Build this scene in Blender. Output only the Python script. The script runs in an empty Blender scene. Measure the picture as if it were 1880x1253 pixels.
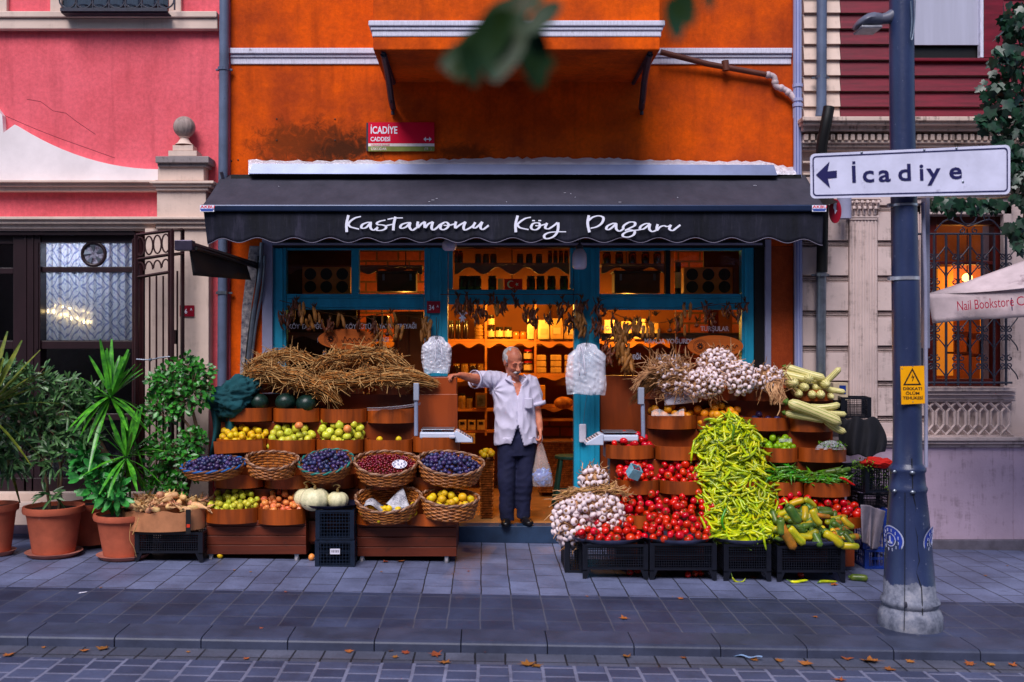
import bpy, bmesh, math, random
from math import sin, cos, pi, radians, sqrt, atan2
from mathutils import Vector, Matrix, noise
import numpy as np
R = random.Random(7)
sc = bpy.context.scene
COL = sc.collection

# ---------------- camera, world, sun, exposure ----------------
F, D0, HC, VX, VY = 1880.0, 9.4, 1.80, 890.0, 632.0      # focal length in photo pixels, distance to the shop wall, eye height, vanishing point
cam_d = bpy.data.cameras.new('Camera'); cam = bpy.data.objects.new('Camera', cam_d); COL.objects.link(cam)
cam.location = (0, -D0, HC); cam.rotation_euler = (radians(90), 0, 0)
cam_d.sensor_width = 36; cam_d.lens = 36.0 * F / 1880
cam_d.shift_x = (940 - VX) / 1880; cam_d.shift_y = (VY - 626.5) / 1880
cam_d.clip_start = 0.05; cam_d.clip_end = 500
cam_d.dof.use_dof = True; cam_d.dof.focus_distance = 9.0; cam_d.dof.aperture_fstop = 2.0
sc.camera = cam
world = bpy.data.worlds.new('World'); sc.world = world; world.use_nodes = True
wn = world.node_tree.nodes; wl = world.node_tree.links
sky = wn.new('ShaderNodeTexSky'); sky.sky_type = 'NISHITA'; sky.sun_disc = False
SUN_EL, SUN_AZ = radians(50), radians(196)               # sun in front of the facade, a little to the left
sky.sun_elevation = SUN_EL; sky.sun_rotation = SUN_AZ
sky.air_density = 1.0; sky.dust_density = 0.6; sky.ozone_density = 1.5
bg = wn['Background']; wl.new(sky.outputs[0], bg.inputs[0]); bg.inputs[1].default_value = 0.105
sun_d = bpy.data.lights.new('Sun', 'SUN'); sun_d.energy = 2.6; sun_d.angle = radians(30); sun_d.color = (1.0, 0.93, 0.93)
sun = bpy.data.objects.new('Sun', sun_d); COL.objects.link(sun)
_d = Vector((sin(SUN_AZ) * cos(SUN_EL), cos(SUN_AZ) * cos(SUN_EL), sin(SUN_EL)))
sun.rotation_euler = (-_d).to_track_quat('-Z', 'Y').to_euler(); sun.location = _d * 30
sc.view_settings.view_transform = 'Standard'; sc.view_settings.look = 'None'
sc.view_settings.exposure = 0.52; sc.view_settings.gamma = 1.0

# ---------------- helpers ----------------
def W(px, py, d):                      # photo pixel + metres in front of the wall -> world point
    k = (D0 - d) / F
    return Vector(((px - VX) * k, -d, HC - (py - VY) * k))
def wx(px, d): return (px - VX) * (D0 - d) / F
def wz(py, d): return HC - (py - VY) * (D0 - d) / F
def gz(x): return -0.016 * x           # the pavement falls gently to the right
ORG = {}
def srgb(r, g, b):
    f = lambda c: (c / 255 / 12.92) if c / 255 <= .04045 else ((c / 255 + .055) / 1.055) ** 2.4
    return (f(r), f(g), f(b))

def tag(o, label=None, cat=None, group=None, kind=None):
    if label: o['label'] = label
    if cat: o['category'] = cat
    if group: o['group'] = group
    if kind: o['kind'] = kind
    return o
def thing(name, label, cat, loc, group=None):
    o = bpy.data.objects.new(name, None); COL.objects.link(o); o.location = loc; o.empty_display_size = .1
    ORG[o] = Vector(loc)
    return tag(o, label, cat, group)

def basis(d):
    d = d.normalized(); a = Vector((0, 0, 1)) if abs(d.z) < .9 else Vector((1, 0, 0))
    u = d.cross(a).normalized(); return u, d.cross(u)
class MB:
    def __init__(s): s.v = []; s.f = []; s.m = []; s.mi = 0; s.xf = None
    def add(s, vs, fs, mi=None):
        b = len(s.v)
        if s.xf is not None: vs = [s.xf @ Vector(p) for p in vs]
        s.v += [tuple(p) for p in vs]; s.f += [tuple(b + i for i in f) for f in fs]
        s.m += [s.mi if mi is None else mi] * len(fs); return s
    def box(s, x0, x1, y0, y1, z0, z1, mi=None):
        if x0 > x1: x0, x1 = x1, x0
        if y0 > y1: y0, y1 = y1, y0
        if z0 > z1: z0, z1 = z1, z0
        v = [(x, y, z) for x in (x0, x1) for y in (y0, y1) for z in (z0, z1)]
        return s.add(v, [(0, 1, 3, 2), (4, 6, 7, 5), (0, 4, 5, 1), (2, 3, 7, 6), (0, 2, 6, 4), (1, 5, 7, 3)], mi)
    def pbox(s, px0, px1, py0, py1, d0, d1, mi=None):      # box by its front face in the photo at depth d1, back at d0
        return s.box(wx(px0, d1), wx(px1, d1), -d0, -d1, wz(py0, d1), wz(py1, d1), mi)
    def obox(s, c, size, rot=None, mi=None):
        m = Matrix.Translation(c) @ (rot.to_matrix().to_4x4() if rot is not None else Matrix())
        hx, hy, hz = [q / 2 for q in size]
        v = [m @ Vector((x, y, z)) for x in (-hx, hx) for y in (-hy, hy) for z in (-hz, hz)]
        return s.add(v, [(0, 1, 3, 2), (4, 6, 7, 5), (0, 4, 5, 1), (2, 3, 7, 6), (0, 2, 6, 4), (1, 5, 7, 3)], mi)
    def tube(s, pts, r, n=8, cap=True, mi=None, flat=1.0):
        pts = [Vector(p) for p in pts]; N = len(pts)
        rs = r if isinstance(r, (list, tuple)) else [r] * N
        vs = []; u = None
        for i, p in enumerate(pts):
            t = pts[min(i + 1, N - 1)] - pts[max(i - 1, 0)]
            if t.length < 1e-9: t = Vector((0, 0, 1))
            t.normalize()
            if u is None: u, w = basis(t)
            else:
                u = (u - t * u.dot(t))
                u = u.normalized() if u.length > 1e-6 else basis(t)[0]
                w = t.cross(u)
            for k in range(n):
                a = 2 * pi * k / n; vs.append(p + (u * cos(a) + w * sin(a) * flat) * rs[i])
        fs = [(i * n + k, i * n + (k + 1) % n, (i + 1) * n + (k + 1) % n, (i + 1) * n + k) for i in range(N - 1) for k in range(n)]
        if cap: fs += [tuple(reversed(range(n))), tuple((N - 1) * n + k for k in range(n))]
        return s.add(vs, fs, mi)
    def lathe(s, prof, c=(0, 0, 0), n=24, sx=1, sy=1, mi=None, cap=False):
        vs = [(c[0] + r * cos(2 * pi * k / n) * sx, c[1] + r * sin(2 * pi * k / n) * sy, c[2] + z) for r, z in prof for k in range(n)]
        fs = [(i * n + k, i * n + (k + 1) % n, (i + 1) * n + (k + 1) % n, (i + 1) * n + k) for i in range(len(prof) - 1) for k in range(n)]
        if cap: fs += [tuple(reversed(range(n))), tuple((len(prof) - 1) * n + k for k in range(n))]
        return s.add(vs, fs, mi)
    def ell(s, c, r, rot=None, seg=12, ring=7, mi=None):
        m = Matrix.Translation(c) @ (rot.to_matrix().to_4x4() if rot is not None else Matrix())
        if not isinstance(r, (list, tuple)): r = (r, r, r)
        vs = [m @ Vector((0, 0, -r[2]))]
        for i in range(1, ring):
            t = pi * i / ring
            for k in range(seg):
                a = 2 * pi * k / seg; vs.append(m @ Vector((r[0] * sin(t) * cos(a), r[1] * sin(t) * sin(a), -r[2] * cos(t))))
        vs.append(m @ Vector((0, 0, r[2]))); e = len(vs) - 1
        fs = [(0, 1 + (k + 1) % seg, 1 + k) for k in range(seg)]
        for i in range(ring - 2):
            for k in range(seg):
                a = 1 + i * seg; fs.append((a + k, a + (k + 1) % seg, a + seg + (k + 1) % seg, a + seg + k))
        a = 1 + (ring - 2) * seg
        fs += [(a + k, a + (k + 1) % seg, e) for k in range(seg)]
        return s.add(vs, fs, mi)
    def prism(s, poly, y0, y1, mi=None):     # poly of (x,z), extruded along y (y0 front, y1 back)
        n = len(poly); vs = [(x, y0, z) for x, z in poly] + [(x, y1, z) for x, z in poly]
        fs = [tuple(range(n)), tuple(reversed(range(n, 2 * n)))] + [(i, i + n, (i + 1) % n + n, (i + 1) % n) for i in range(n)]
        return s.add(vs, fs, mi)
    def grid(s, fn, nu, nv, mi=None):
        vs = [fn(i / nu, j / nv) for j in range(nv + 1) for i in range(nu + 1)]
        fs = [(j * (nu + 1) + i, j * (nu + 1) + i + 1, (j + 1) * (nu + 1) + i + 1, (j + 1) * (nu + 1) + i) for j in range(nv) for i in range(nu)]
        return s.add(vs, fs, mi)
    def mesh(s, name, mats, org=(0, 0, 0), smooth=None):
        me = bpy.data.meshes.new(name); o = Vector(org)
        me.from_pydata([(p[0] - o.x, p[1] - o.y, p[2] - o.z) for p in s.v], [], s.f)
        if not isinstance(mats, (list, tuple)): mats = [mats]
        for m in mats: me.materials.append(m)
        if len(mats) > 1: me.polygons.foreach_set('material_index', s.m)
        if smooth is not None:
            me.shade_smooth(); 
            if smooth < 179: me.set_sharp_from_angle(angle=radians(smooth))
        me.update(); return me
    def build(s, name, mats, parent=None, smooth=None, bevel=0, solid=0, label=None, cat=None, group=None, kind=None, sub=0, fixn=False):
        if parent is None:
            xs = [p[0] for p in s.v]; ys = [p[1] for p in s.v]; zs = [p[2] for p in s.v]
            org = Vector(((min(xs) + max(xs)) / 2, (min(ys) + max(ys)) / 2, min(zs)))
        else: org = ORG[parent]
        me = s.mesh(name, mats, org, smooth); o = bpy.data.objects.new(name, me); COL.objects.link(o)
        if fixn:
            bm = bmesh.new(); bm.from_mesh(me); bmesh.ops.recalc_face_normals(bm, faces=bm.faces); bm.to_mesh(me); bm.free()
        if parent is None: o.location = org
        else: o.parent = parent
        ORG[o] = org
        if solid: md = o.modifiers.new('solid', 'SOLIDIFY'); md.thickness = solid; md.offset = 0
        if bevel:
            md = o.modifiers.new('bevel', 'BEVEL'); md.width = bevel; md.segments = 2; md.limit_method = 'ANGLE'; md.angle_limit = radians(40)
        if sub: md = o.modifiers.new('sub', 'SUBSURF'); md.levels = sub; md.render_levels = sub
        return tag(o, label, cat, group, kind)
def struct(mb, name, mats, **k): return mb.build(name, mats, kind='structure', **k)
def inst(name, me, loc, rot, label, cat, group, parent=None, scale=None):
    o = bpy.data.objects.new(name, me); COL.objects.link(o)
    o.location = loc if parent is None else Vector(loc) - ORG[parent]
    o.rotation_euler = rot
    if scale is not None: o.scale = (scale,) * 3 if not isinstance(scale, (tuple, list)) else scale
    if parent is not None: o.parent = parent; return o
    return tag(o, label, cat, group)
def copy_tree(o, loc, label=None, rotz=0, parent=None):
    c = o.copy(); COL.objects.link(c)
    if parent is None: c.location = loc; c.rotation_euler = (0, 0, rotz); ORG[c] = Vector(loc)
    else: c.parent = parent
    if label: c['label'] = label
    for ch in o.children: copy_tree(ch, None, parent=c)
    return c
def crom(pts, k=6):                     # Catmull-Rom
    P = [Vector(p) for p in pts]; P = [2 * P[0] - P[1]] + P + [2 * P[-1] - P[-2]]; out = []
    for i in range(1, len(P) - 2):
        for j in range(k):
            t = j / k; a, b, c, d = P[i - 1:i + 3]
            out.append(.5 * ((2 * b) + (c - a) * t + (2 * a - 5 * b + 4 * c - d) * t * t + (3 * b - a - 3 * c + d) * t ** 3))
    return out + [P[-2]]

# ---------------- materials ----------------
def nt(name):
    m = bpy.data.materials.new(name); m.use_nodes = True; t = m.node_tree
    return m, t.nodes, t.links, t.nodes['Principled BSDF']
def setspec(b, v): b.inputs['Specular IOR Level'].default_value = v
def ramp(n, l, fac, stops):
    r = n.new('ShaderNodeValToRGB'); e = r.color_ramp.elements
    while len(e) < len(stops): e.new(.5)
    for q, (p, c) in zip(e, stops): q.position = p; q.color = (*c, 1) if len(c) == 3 else c
    l.new(fac, r.inputs[0]); return r.outputs[0]
def mixc(n, l, fac, a, b, mode='MIX'):
    x = n.new('ShaderNodeMix'); x.data_type = 'RGBA'; x.blend_type = mode
    for s, q in ((0, fac), (6, a), (7, b)):
        if isinstance(q, (int, float)): x.inputs[s].default_value = q
        elif isinstance(q, tuple): x.inputs[s].default_value = (*q, 1)
        else: l.new(q, x.inputs[s])
    return x.outputs[2]
def noisef(n, l, co, scale, detail=6, rough=.6, dist=0):
    x = n.new('ShaderNodeTexNoise'); x.inputs['Scale'].default_value = scale; x.inputs['Detail'].default_value = detail
    x.inputs['Roughness'].default_value = rough; x.inputs['Distortion'].default_value = dist; l.new(co, x.inputs['Vector']); return x.outputs[0]
def mapping(n, l, co, scale=(1, 1, 1), rot=(0, 0, 0), loc=(0, 0, 0)):
    x = n.new('ShaderNodeMapping'); x.inputs['Scale'].default_value = scale; x.inputs['Rotation'].default_value = rot; x.inputs['Location'].default_value = loc
    l.new(co, x.inputs[0]); return x.outputs[0]
def bumpn(n, l, h, strength, dist, prev=None):
    x = n.new('ShaderNodeBump'); x.inputs['Strength'].default_value = strength; x.inputs['Distance'].default_value = dist
    l.new(h, x.inputs['Height'])
    if prev is not None: l.new(prev, x.inputs['Normal'])
    return x.outputs[0]
def wpos(n): return n.new('ShaderNodeNewGeometry').outputs['Position']
def mth(n, l, op, a, b=None, c=None):
    x = n.new('ShaderNodeMath'); x.operation = op
    for i, q in enumerate((a, b, c)):
        if q is None: continue
        if isinstance(q, (int, float)): x.inputs[i].default_value = q
        else: l.new(q, x.inputs[i])
    return x.outputs[0]
def mul(c, k): return tuple(min(1, q * k) for q in c)
MATS = {}
def M(name, col, rough=.6, var=.25, scale=9, col2=None, bump=.25, bscale=70, metal=0, spec=.4, rnd=0, hue=0, stretch=None, coat=0, worldco=False, lo=.35, hi=.65, dirt=None, sss=0, detail=6):
    if name in MATS: return MATS[name]
    m, n, l, b = nt(name)
    tc = wpos(n) if worldco else n.new('ShaderNodeTexCoord').outputs['Object']
    co = mapping(n, l, tc, stretch) if stretch else tc
    c2 = col2 if col2 else mul(col, 1 - var)
    f = noisef(n, l, co, scale, detail)
    c = ramp(n, l, f, [(lo, c2), (hi, mul(col, 1 + var * .4))])
    if dirt:                                          # (colour, scale, threshold)
        d = ramp(n, l, noisef(n, l, tc, dirt[1], 8, .7), [(dirt[2], (0, 0, 0)), (dirt[2] + .12, (1, 1, 1))])
        c = mixc(n, l, d, c, dirt[0])
    if rnd or hue:
        oi = n.new('ShaderNodeObjectInfo').outputs['Random']
        h = n.new('ShaderNodeHueSaturation')
        l.new(mth(n, l, 'MULTIPLY_ADD', oi, rnd, 1 - rnd / 2), h.inputs['Value'])
        if hue:
            w = n.new('ShaderNodeTexWhiteNoise'); w.noise_dimensions = '1D'; l.new(oi, w.inputs['W'])
            l.new(mth(n, l, 'MULTIPLY_ADD', w.outputs[0], hue, .5 - hue / 2), h.inputs['Hue'])
        l.new(c, h.inputs['Color']); c = h.outputs[0]
    l.new(c, b.inputs['Base Color'])
    b.inputs['Roughness'].default_value = rough; b.inputs['Metallic'].default_value = metal; setspec(b, spec)
    if coat: b.inputs['Coat Weight'].default_value = coat; b.inputs['Coat Roughness'].default_value = .15
    if sss: b.inputs['Subsurface Weight'].default_value = sss; b.inputs['Subsurface Radius'].default_value = (.02, .008, .004); b.inputs['Subsurface Scale'].default_value = .3
    if bump: l.new(bumpn(n, l, noisef(n, l, co, bscale, 4), bump, .004), b.inputs['Normal'])
    MATS[name] = m; return m
def emis(name, col, s):
    m, n, l, b = nt(name); b.inputs['Base Color'].default_value = (*col, 1); b.inputs['Emission Color'].default_value = (*col, 1); b.inputs['Emission Strength'].default_value = s; return m
def glass(name, tint=(1, 1, 1), refl=1.0, rough=.02):
    m, n, l, b = nt(name); n.remove(b)
    t = n.new('ShaderNodeBsdfTransparent'); t.inputs[0].default_value = (*tint, 1)
    g = n.new('ShaderNodeBsdfGlossy'); g.inputs['Roughness'].default_value = rough
    fr = n.new('ShaderNodeFresnel'); fr.inputs[0].default_value = 1.5
    x = n.new('ShaderNodeMixShader'); l.new(mth(n, l, 'MULTIPLY', fr.outputs[0], refl), x.inputs[0]); l.new(t.outputs[0], x.inputs[1]); l.new(g.outputs[0], x.inputs[2])
    l.new(x.outputs[0], n['Material Output'].inputs[0]); return m
def film(name, col, alpha, rough=.25, wr=60, bs=.7):        # thin plastic film: partly see-through, glossy, crinkled
    m, n, l, b = nt(name); co = n.new('ShaderNodeTexCoord').outputs['Object']
    b.inputs['Base Color'].default_value = (*col, 1); b.inputs['Roughness'].default_value = rough; setspec(b, .8)
    a = ramp(n, l, noisef(n, l, co, 4, 1), [(.3, (alpha * .75,) * 3), (.7, (min(1, alpha * 1.3),) * 3)])
    l.new(a, b.inputs['Alpha'])
    l.new(bumpn(n, l, noisef(n, l, co, wr, 2, .5, 1.0), bs, .01), b.inputs['Normal']); return m
# ---------------- special materials ----------------
def paving(name, bw, rh, off, mortar, c1, c2, cm, rough=.55, smooth=.1, bump=.6, dirtc=None, ox=0, oy=0, spec=.5):
    m, n, l, b = nt(name); p = wpos(n)
    s = n.new('ShaderNodeSeparateXYZ'); l.new(p, s.inputs[0]); c = n.new('ShaderNodeCombineXYZ')
    l.new(mth(n, l, 'ADD', s.outputs[1], oy), c.inputs[0]); l.new(mth(n, l, 'ADD', s.outputs[0], ox), c.inputs[1])
    wob = n.new('ShaderNodeTexNoise'); wob.inputs['Scale'].default_value = 3; l.new(p, wob.inputs['Vector'])
    vm = n.new('ShaderNodeVectorMath'); vm.operation = 'MULTIPLY_ADD'; l.new(wob.outputs[1], vm.inputs[0]); vm.inputs[1].default_value = (.018,) * 3; l.new(c.outputs[0], vm.inputs[2])
    k = n.new('ShaderNodeTexBrick'); l.new(vm.outputs[0], k.inputs['Vector'])
    k.offset = off; k.inputs['Scale'].default_value = 1; k.inputs['Brick Width'].default_value = bw; k.inputs['Row Height'].default_value = rh
    k.inputs['Mortar Size'].default_value = mortar; k.inputs['Mortar Smooth'].default_value = smooth
    k.inputs['Color1'].default_value = (*c1, 1); k.inputs['Color2'].default_value = (*c2, 1); k.inputs['Mortar'].default_value = (*cm, 1)
    f = noisef(n, l, p, 2.2, 8, .65); g = noisef(n, l, p, 60, 4, .7)
    col = mixc(n, l, 1.0, k.outputs[0], ramp(n, l, f, [(.3, (.62, .62, .62)), (.7, (1.2, 1.2, 1.2))]), 'MULTIPLY')
    col = mixc(n, l, 1.0, col, ramp(n, l, g, [(.3, (.8, .8, .8)), (.7, (1.12, 1.12, 1.12))]), 'MULTIPLY')
    col = mixc(n, l, ramp(n, l, noisef(n, l, mapping(n, l, p, (1, 1.4, 1), loc=(3, 7, 0)), 5, 8, .75), [(.55, (0, 0, 0)), (.7, (.75, .75, .75))]), col, mul(c1, .45))
    l.new(col, b.inputs['Base Color']); setspec(b, spec)
    l.new(ramp(n, l, f, [(.3, (rough - .12,) * 3), (.7, (rough + .15,) * 3)]), b.inputs['Roughness'])
    inv = mth(n, l, 'SUBTRACT', 1, k.outputs['Fac'])
    bn = bumpn(n, l, inv, bump, .012); l.new(bumpn(n, l, g, .25, .004, bn), b.inputs['Normal'])
    return m
def stucco(name, col, c2, stain=None, bump=.5, bs=90):
    m, n, l, b = nt(name); p = wpos(n)
    f = noisef(n, l, p, 1.4, 8, .65)
    c = ramp(n, l, f, [(.38, c2), (.62, col)])
    st = noisef(n, l, mapping(n, l, p, (5, 5, .5)), 1.6, 6, .6)
    c = mixc(n, l, ramp(n, l, st, [(.52, (0, 0, 0)), (.75, (.42, .42, .42))]), c, mul(c2, .45))
    fi = noisef(n, l, p, 26, 6, .7)
    c = mixc(n, l, 1.0, c, ramp(n, l, fi, [(.3, (.80, .80, .80)), (.7, (1.1, 1.1, 1.1))]), 'MULTIPLY')
    if stain:
        for (sx, sz, rx, rz, dark, thr) in stain:
            q = n.new('ShaderNodeVectorMath'); q.operation = 'SUBTRACT'; l.new(p, q.inputs[0]); q.inputs[1].default_value = (sx, 0, sz)
            q2 = mapping(n, l, q.outputs[0], (1 / rx, 0, 1 / rz)); le = n.new('ShaderNodeVectorMath'); le.operation = 'LENGTH'; l.new(q2, le.inputs[0])
            fall = mth(n, l, 'SUBTRACT', 1, le.outputs['Value'])
            nn = noisef(n, l, p, 9, 9, .72, 1.2)
            s_ = mth(n, l, 'MULTIPLY_ADD', fall, .55, mth(n, l, 'SUBTRACT', nn, thr))
            c = mixc(n, l, ramp(n, l, s_, [(-.0, (0, 0, 0)), (.28, (.85, .85, .85))]), c, dark)
    l.new(c, b.inputs['Base Color']); b.inputs['Roughness'].default_value = .9; setspec(b, .15)
    h = bumpn(n, l, noisef(n, l, p, bs, 5, .6), bump, .006); l.new(bumpn(n, l, noisef(n, l, p, 7, 4), .25, .02, h), b.inputs['Normal'])
    return m
def streaky(name, col, dark, rough=.75, amt=.6, bump=.35):      # pale stone with dark weather streaks and blotches
    m, n, l, b = nt(name); p = wpos(n)
    c = ramp(n, l, noisef(n, l, p, 3, 8, .6), [(.3, mul(col, .8)), (.7, col)])
    a = noisef(n, l, mapping(n, l, p, (14, 14, 1.2)), 1.5, 6, .65); d = noisef(n, l, mapping(n, l, p, (1, 1, 2.2)), 5, 9, .75)
    s_ = mth(n, l, 'MULTIPLY', a, d)
    c = mixc(n, l, ramp(n, l, s_, [(.27, (0, 0, 0)), (.40, (amt,) * 3)]), c, dark)
    l.new(c, b.inputs['Base Color']); b.inputs['Roughness'].default_value = rough; setspec(b, .3)
    l.new(bumpn(n, l, noisef(n, l, p, 45, 6, .65), bump, .006), b.inputs['Normal']); return m
def brickwall(name, c1, c2, cm):
    m, n, l, b = nt(name); p = wpos(n); s = n.new('ShaderNodeSeparateXYZ'); l.new(p, s.inputs[0]); c = n.new('ShaderNodeCombineXYZ')
    l.new(s.outputs[0], c.inputs[0]); l.new(s.outputs[2], c.inputs[1])
    k = n.new('ShaderNodeTexBrick'); l.new(c.outputs[0], k.inputs['Vector']); k.inputs['Scale'].default_value = 1
    k.inputs['Brick Width'].default_value = .25; k.inputs['Row Height'].default_value = .12; k.inputs['Mortar Size'].default_value = .012
    k.inputs['Color1'].default_value = (*c1, 1); k.inputs['Color2'].default_value = (*c2, 1); k.inputs['Mortar'].default_value = (*cm, 1)
    l.new(mixc(n, l, 1.0, k.outputs[0], ramp(n, l, noisef(n, l, p, 20, 6), [(.3, (.7,) * 3), (.7, (1.15,) * 3)]), 'MULTIPLY'), b.inputs['Base Color'])
    b.inputs['Roughness'].default_value = .85; l.new(bumpn(n, l, mth(n, l, 'SUBTRACT', 1, k.outputs['Fac']), .7, .01), b.inputs['Normal']); return m

m_pave = paving('pavers', .40, .213, .5, .005, srgb(110, 117, 150), srgb(96, 102, 134), srgb(40, 42, 52), ox=.02)
m_pave2 = paving('dark_pavers', .30, .213, .0, .005, srgb(60, 68, 98), srgb(44, 51, 78), srgb(84, 86, 102), ox=.02, oy=.02, spec=.5)
m_pave3 = paving('gutter_setts', .26, .18, .0, .006, srgb(92, 94, 112), srgb(74, 78, 96), srgb(22, 22, 28), ox=.05)
m_road = paving('road_setts', .155, .185, .5, .012, srgb(78, 86, 118), srgb(56, 62, 90), srgb(120, 122, 148), ox=.03, smooth=.25, bump=.8)
m_kerb = M('kerb_stone', srgb(60, 66, 90), .5, .35, 4, bump=.4, dirt=(srgb(44, 50, 70), 6, .6))
m_orange = stucco('orange_stucco', srgb(236, 92, 4), srgb(172, 64, 20),
    [(-.2, 3.56, .5, .16, srgb(110, 46, 14), .66), (-1.50, 3.62, .8, .30, srgb(84, 38, 14), .56), (-1.3, 3.58, .5, .2, srgb(60, 30, 14), .62), (-1.85, 3.66, .4, .3, srgb(120, 50, 14), .66)])
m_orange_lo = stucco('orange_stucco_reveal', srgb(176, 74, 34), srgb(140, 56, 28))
m_pink = stucco('pink_stucco', srgb(240, 108, 120), srgb(222, 94, 104), bump=.3, bs=60)
m_cream = streaky('cream_stone', srgb(226, 200, 186), srgb(120, 100, 88), amt=.25, bump=.2)
m_crown = streaky('weathered_stone', srgb(150, 138, 138), srgb(50, 46, 48), amt=.7)
m_stone = streaky('right_stone', srgb(212, 190, 186), srgb(66, 48, 38), amt=.55)
m_stone2 = streaky('base_stone', srgb(200, 174, 196), srgb(96, 78, 76), amt=.5, bump=.5)
m_corn = streaky('cornice_stone', srgb(214, 190, 178), srgb(50, 34, 26), amt=.9)
m_white = M('white_trim', srgb(214, 212, 230), .6, .2, 30, bump=.3, bscale=120, stretch=(6, 1, .6), worldco=True, dirt=(srgb(120, 112, 122), 12, .62))
m_red = M('crimson_boards', srgb(114, 10, 34), .45, .35, 5, bump=.3, bscale=40, stretch=(.6, 1, 6), worldco=True)
m_lilac = M('lilac_metal', srgb(150, 150, 178), .4, .2, 3, bump=.1)
m_pipeblue = M('grey_pipe', srgb(92, 104, 130), .4, .25, 4, bump=.2, dirt=(srgb(50, 58, 76), 9, .62))
m_steel = M('galvanised', srgb(130, 138, 152), .35, .35, 9, metal=.7, bump=.15)
m_black = M('black_metal', srgb(12, 11, 14), .5, .3, 20, bump=.2)
m_iron = M('dark_iron', srgb(46, 46, 62), .5, .3, 18, bump=.3)
m_brown = M('dark_brown_paint', srgb(40, 22, 28), .4, .25, 14, bump=.2, stretch=(1, 1, .2))
m_gate = M('gate_paint', srgb(50, 20, 24), .45, .3, 12, bump=.25)
m_teal = M('teal_paint', srgb(26, 150, 186), .45, .25, 7, bump=.35, bscale=50, stretch=(1, 1, .3), dirt=(srgb(16, 86, 110), 10, .62))
m_glass = glass('window_glass', (.93, .95, .96), .75)
m_glassd = glass('dark_glass', (.45, .5, .55), 1.6)
m_wood = M('orange_brown_wood', srgb(134, 54, 10), .42, .6, 3.2, bump=.25, bscale=26, stretch=(1.2, 1.2, .18), dirt=(srgb(84, 32, 8), 9, .64), worldco=True, spec=.45)
m_woodtray = M('tray_plywood', srgb(158, 70, 14), .42, .55, 4, bump=.2, bscale=30, stretch=(2.5, 2.5, .25), dirt=(srgb(92, 38, 8), 11, .63), worldco=True, spec=.45)
m_plank = M('cart_plank', srgb(106, 40, 16), .5, .45, 3, bump=.4, bscale=22, stretch=(.25, 1, 2.5), dirt=(srgb(60, 28, 20), 7, .6), worldco=True)
m_in = M('interior_plaster', srgb(120, 72, 34), .9, .3, 2, bump=.3)
m_shelf = M('shelf_pine', srgb(206, 132, 64), .55, .35, 4, bump=.2, stretch=(.3, 1, 2))
m_brick = brickwall('shop_brick', srgb(170, 84, 50), srgb(140, 70, 44), srgb(96, 66, 50))
m_floor = M('shop_floor', srgb(170, 120, 70), .5, .3, 6, bump=.2)

# ---------------- ground ----------------
def gsheet(name, x0, x1, ya, yb, dz, mat, nx=40, fn=gz, kind='structure'):   # sloping sheet; ya nearer the camera
    b = MB(); b.grid(lambda u, v: (x0 + (x1 - x0) * u, ya + (yb - ya) * v, fn(x0 + (x1 - x0) * u) + dz), nx, 4)
    return b.build(name, mat, kind=kind)
YK = -3.23                                                # kerb front edge
b = MB(); b.grid(lambda u, v: (-60 + 120 * u, -60 + 75 * v, gz(max(-8, min(8, -60 + 120 * u))) - .16), 60, 2)
struct(b, 'ground', M('earth', srgb(70, 66, 66), .9))
gsheet('pavement', -9, 9, -2.04, .3, 0, m_pave)
gsheet('pavement_band', -9, 9, YK + .28, -2.04, 0, m_pave2)
gsheet('gutter', -9, 9, YK - .22, YK, -.063, m_pave3)
gsheet('road', -9, 9, YK - 9, YK - .22, -.062, m_road)
b = MB(); x = -6.93
while x < 7:
    j = R.uniform(-.002, .002); g = gz(x + .26)
    x1 = x + .522
    P = [(YK, -.09), (YK, -.016), (YK + .006, -.006), (YK + .03, .002), (YK + .12, .004), (YK + .28, .004), (YK + .28, -.09)]
    vs = [(x + .003, y + j, gz(x) + z) for y, z in P] + [(x1 - .003, y + j, gz(x1) + z) for y, z in P]; n_ = len(P)
    b.add(vs, [tuple(range(n_)), tuple(reversed(range(n_, 2 * n_)))] + [(i, i + n_, (i + 1) % n_ + n_, (i + 1) % n_) for i in range(n_)])
    x = x1
struct(b, 'kerb', m_kerb, fixn=True, bevel=.002)
b = MB(); b.box(wx(842, .12), wx(1062, .12), -.12, .06, gz(.5), wz(963, .06) - .006)
b.build('door_step', M('blue_step', srgb(36, 58, 88), .5, .3, 6, bump=.3), bevel=.006, label='blue-grey painted stone step below the shop doorway', cat='step')

# ---------------- orange building ----------------
HX0, HX1 = wx(424, 0), wx(1456, 0)
bld = thing('shop_building', 'orange stucco shop building with an overhanging bay above a teal shopfront', 'building', (0, .3, 0))
b = MB(); ZT = 6.0
zt_ = wz(452, 0)                                              # top of the shop opening
ox0, ox1 = wx(500, 0), wx(1405, 0)
b.box(HX0, HX1, 0, .3, zt_, ZT)                               # wall above the shopfront
b.box(HX0, ox0, 0, .3, gz(-2) - .1, zt_); b.build('wall', m_orange, bld)
b = MB(); b.box(ox1, HX1, .0, .3, gz(3) - .1, zt_ - .003); b.build('side_wall', m_orange_lo, bld)
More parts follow.
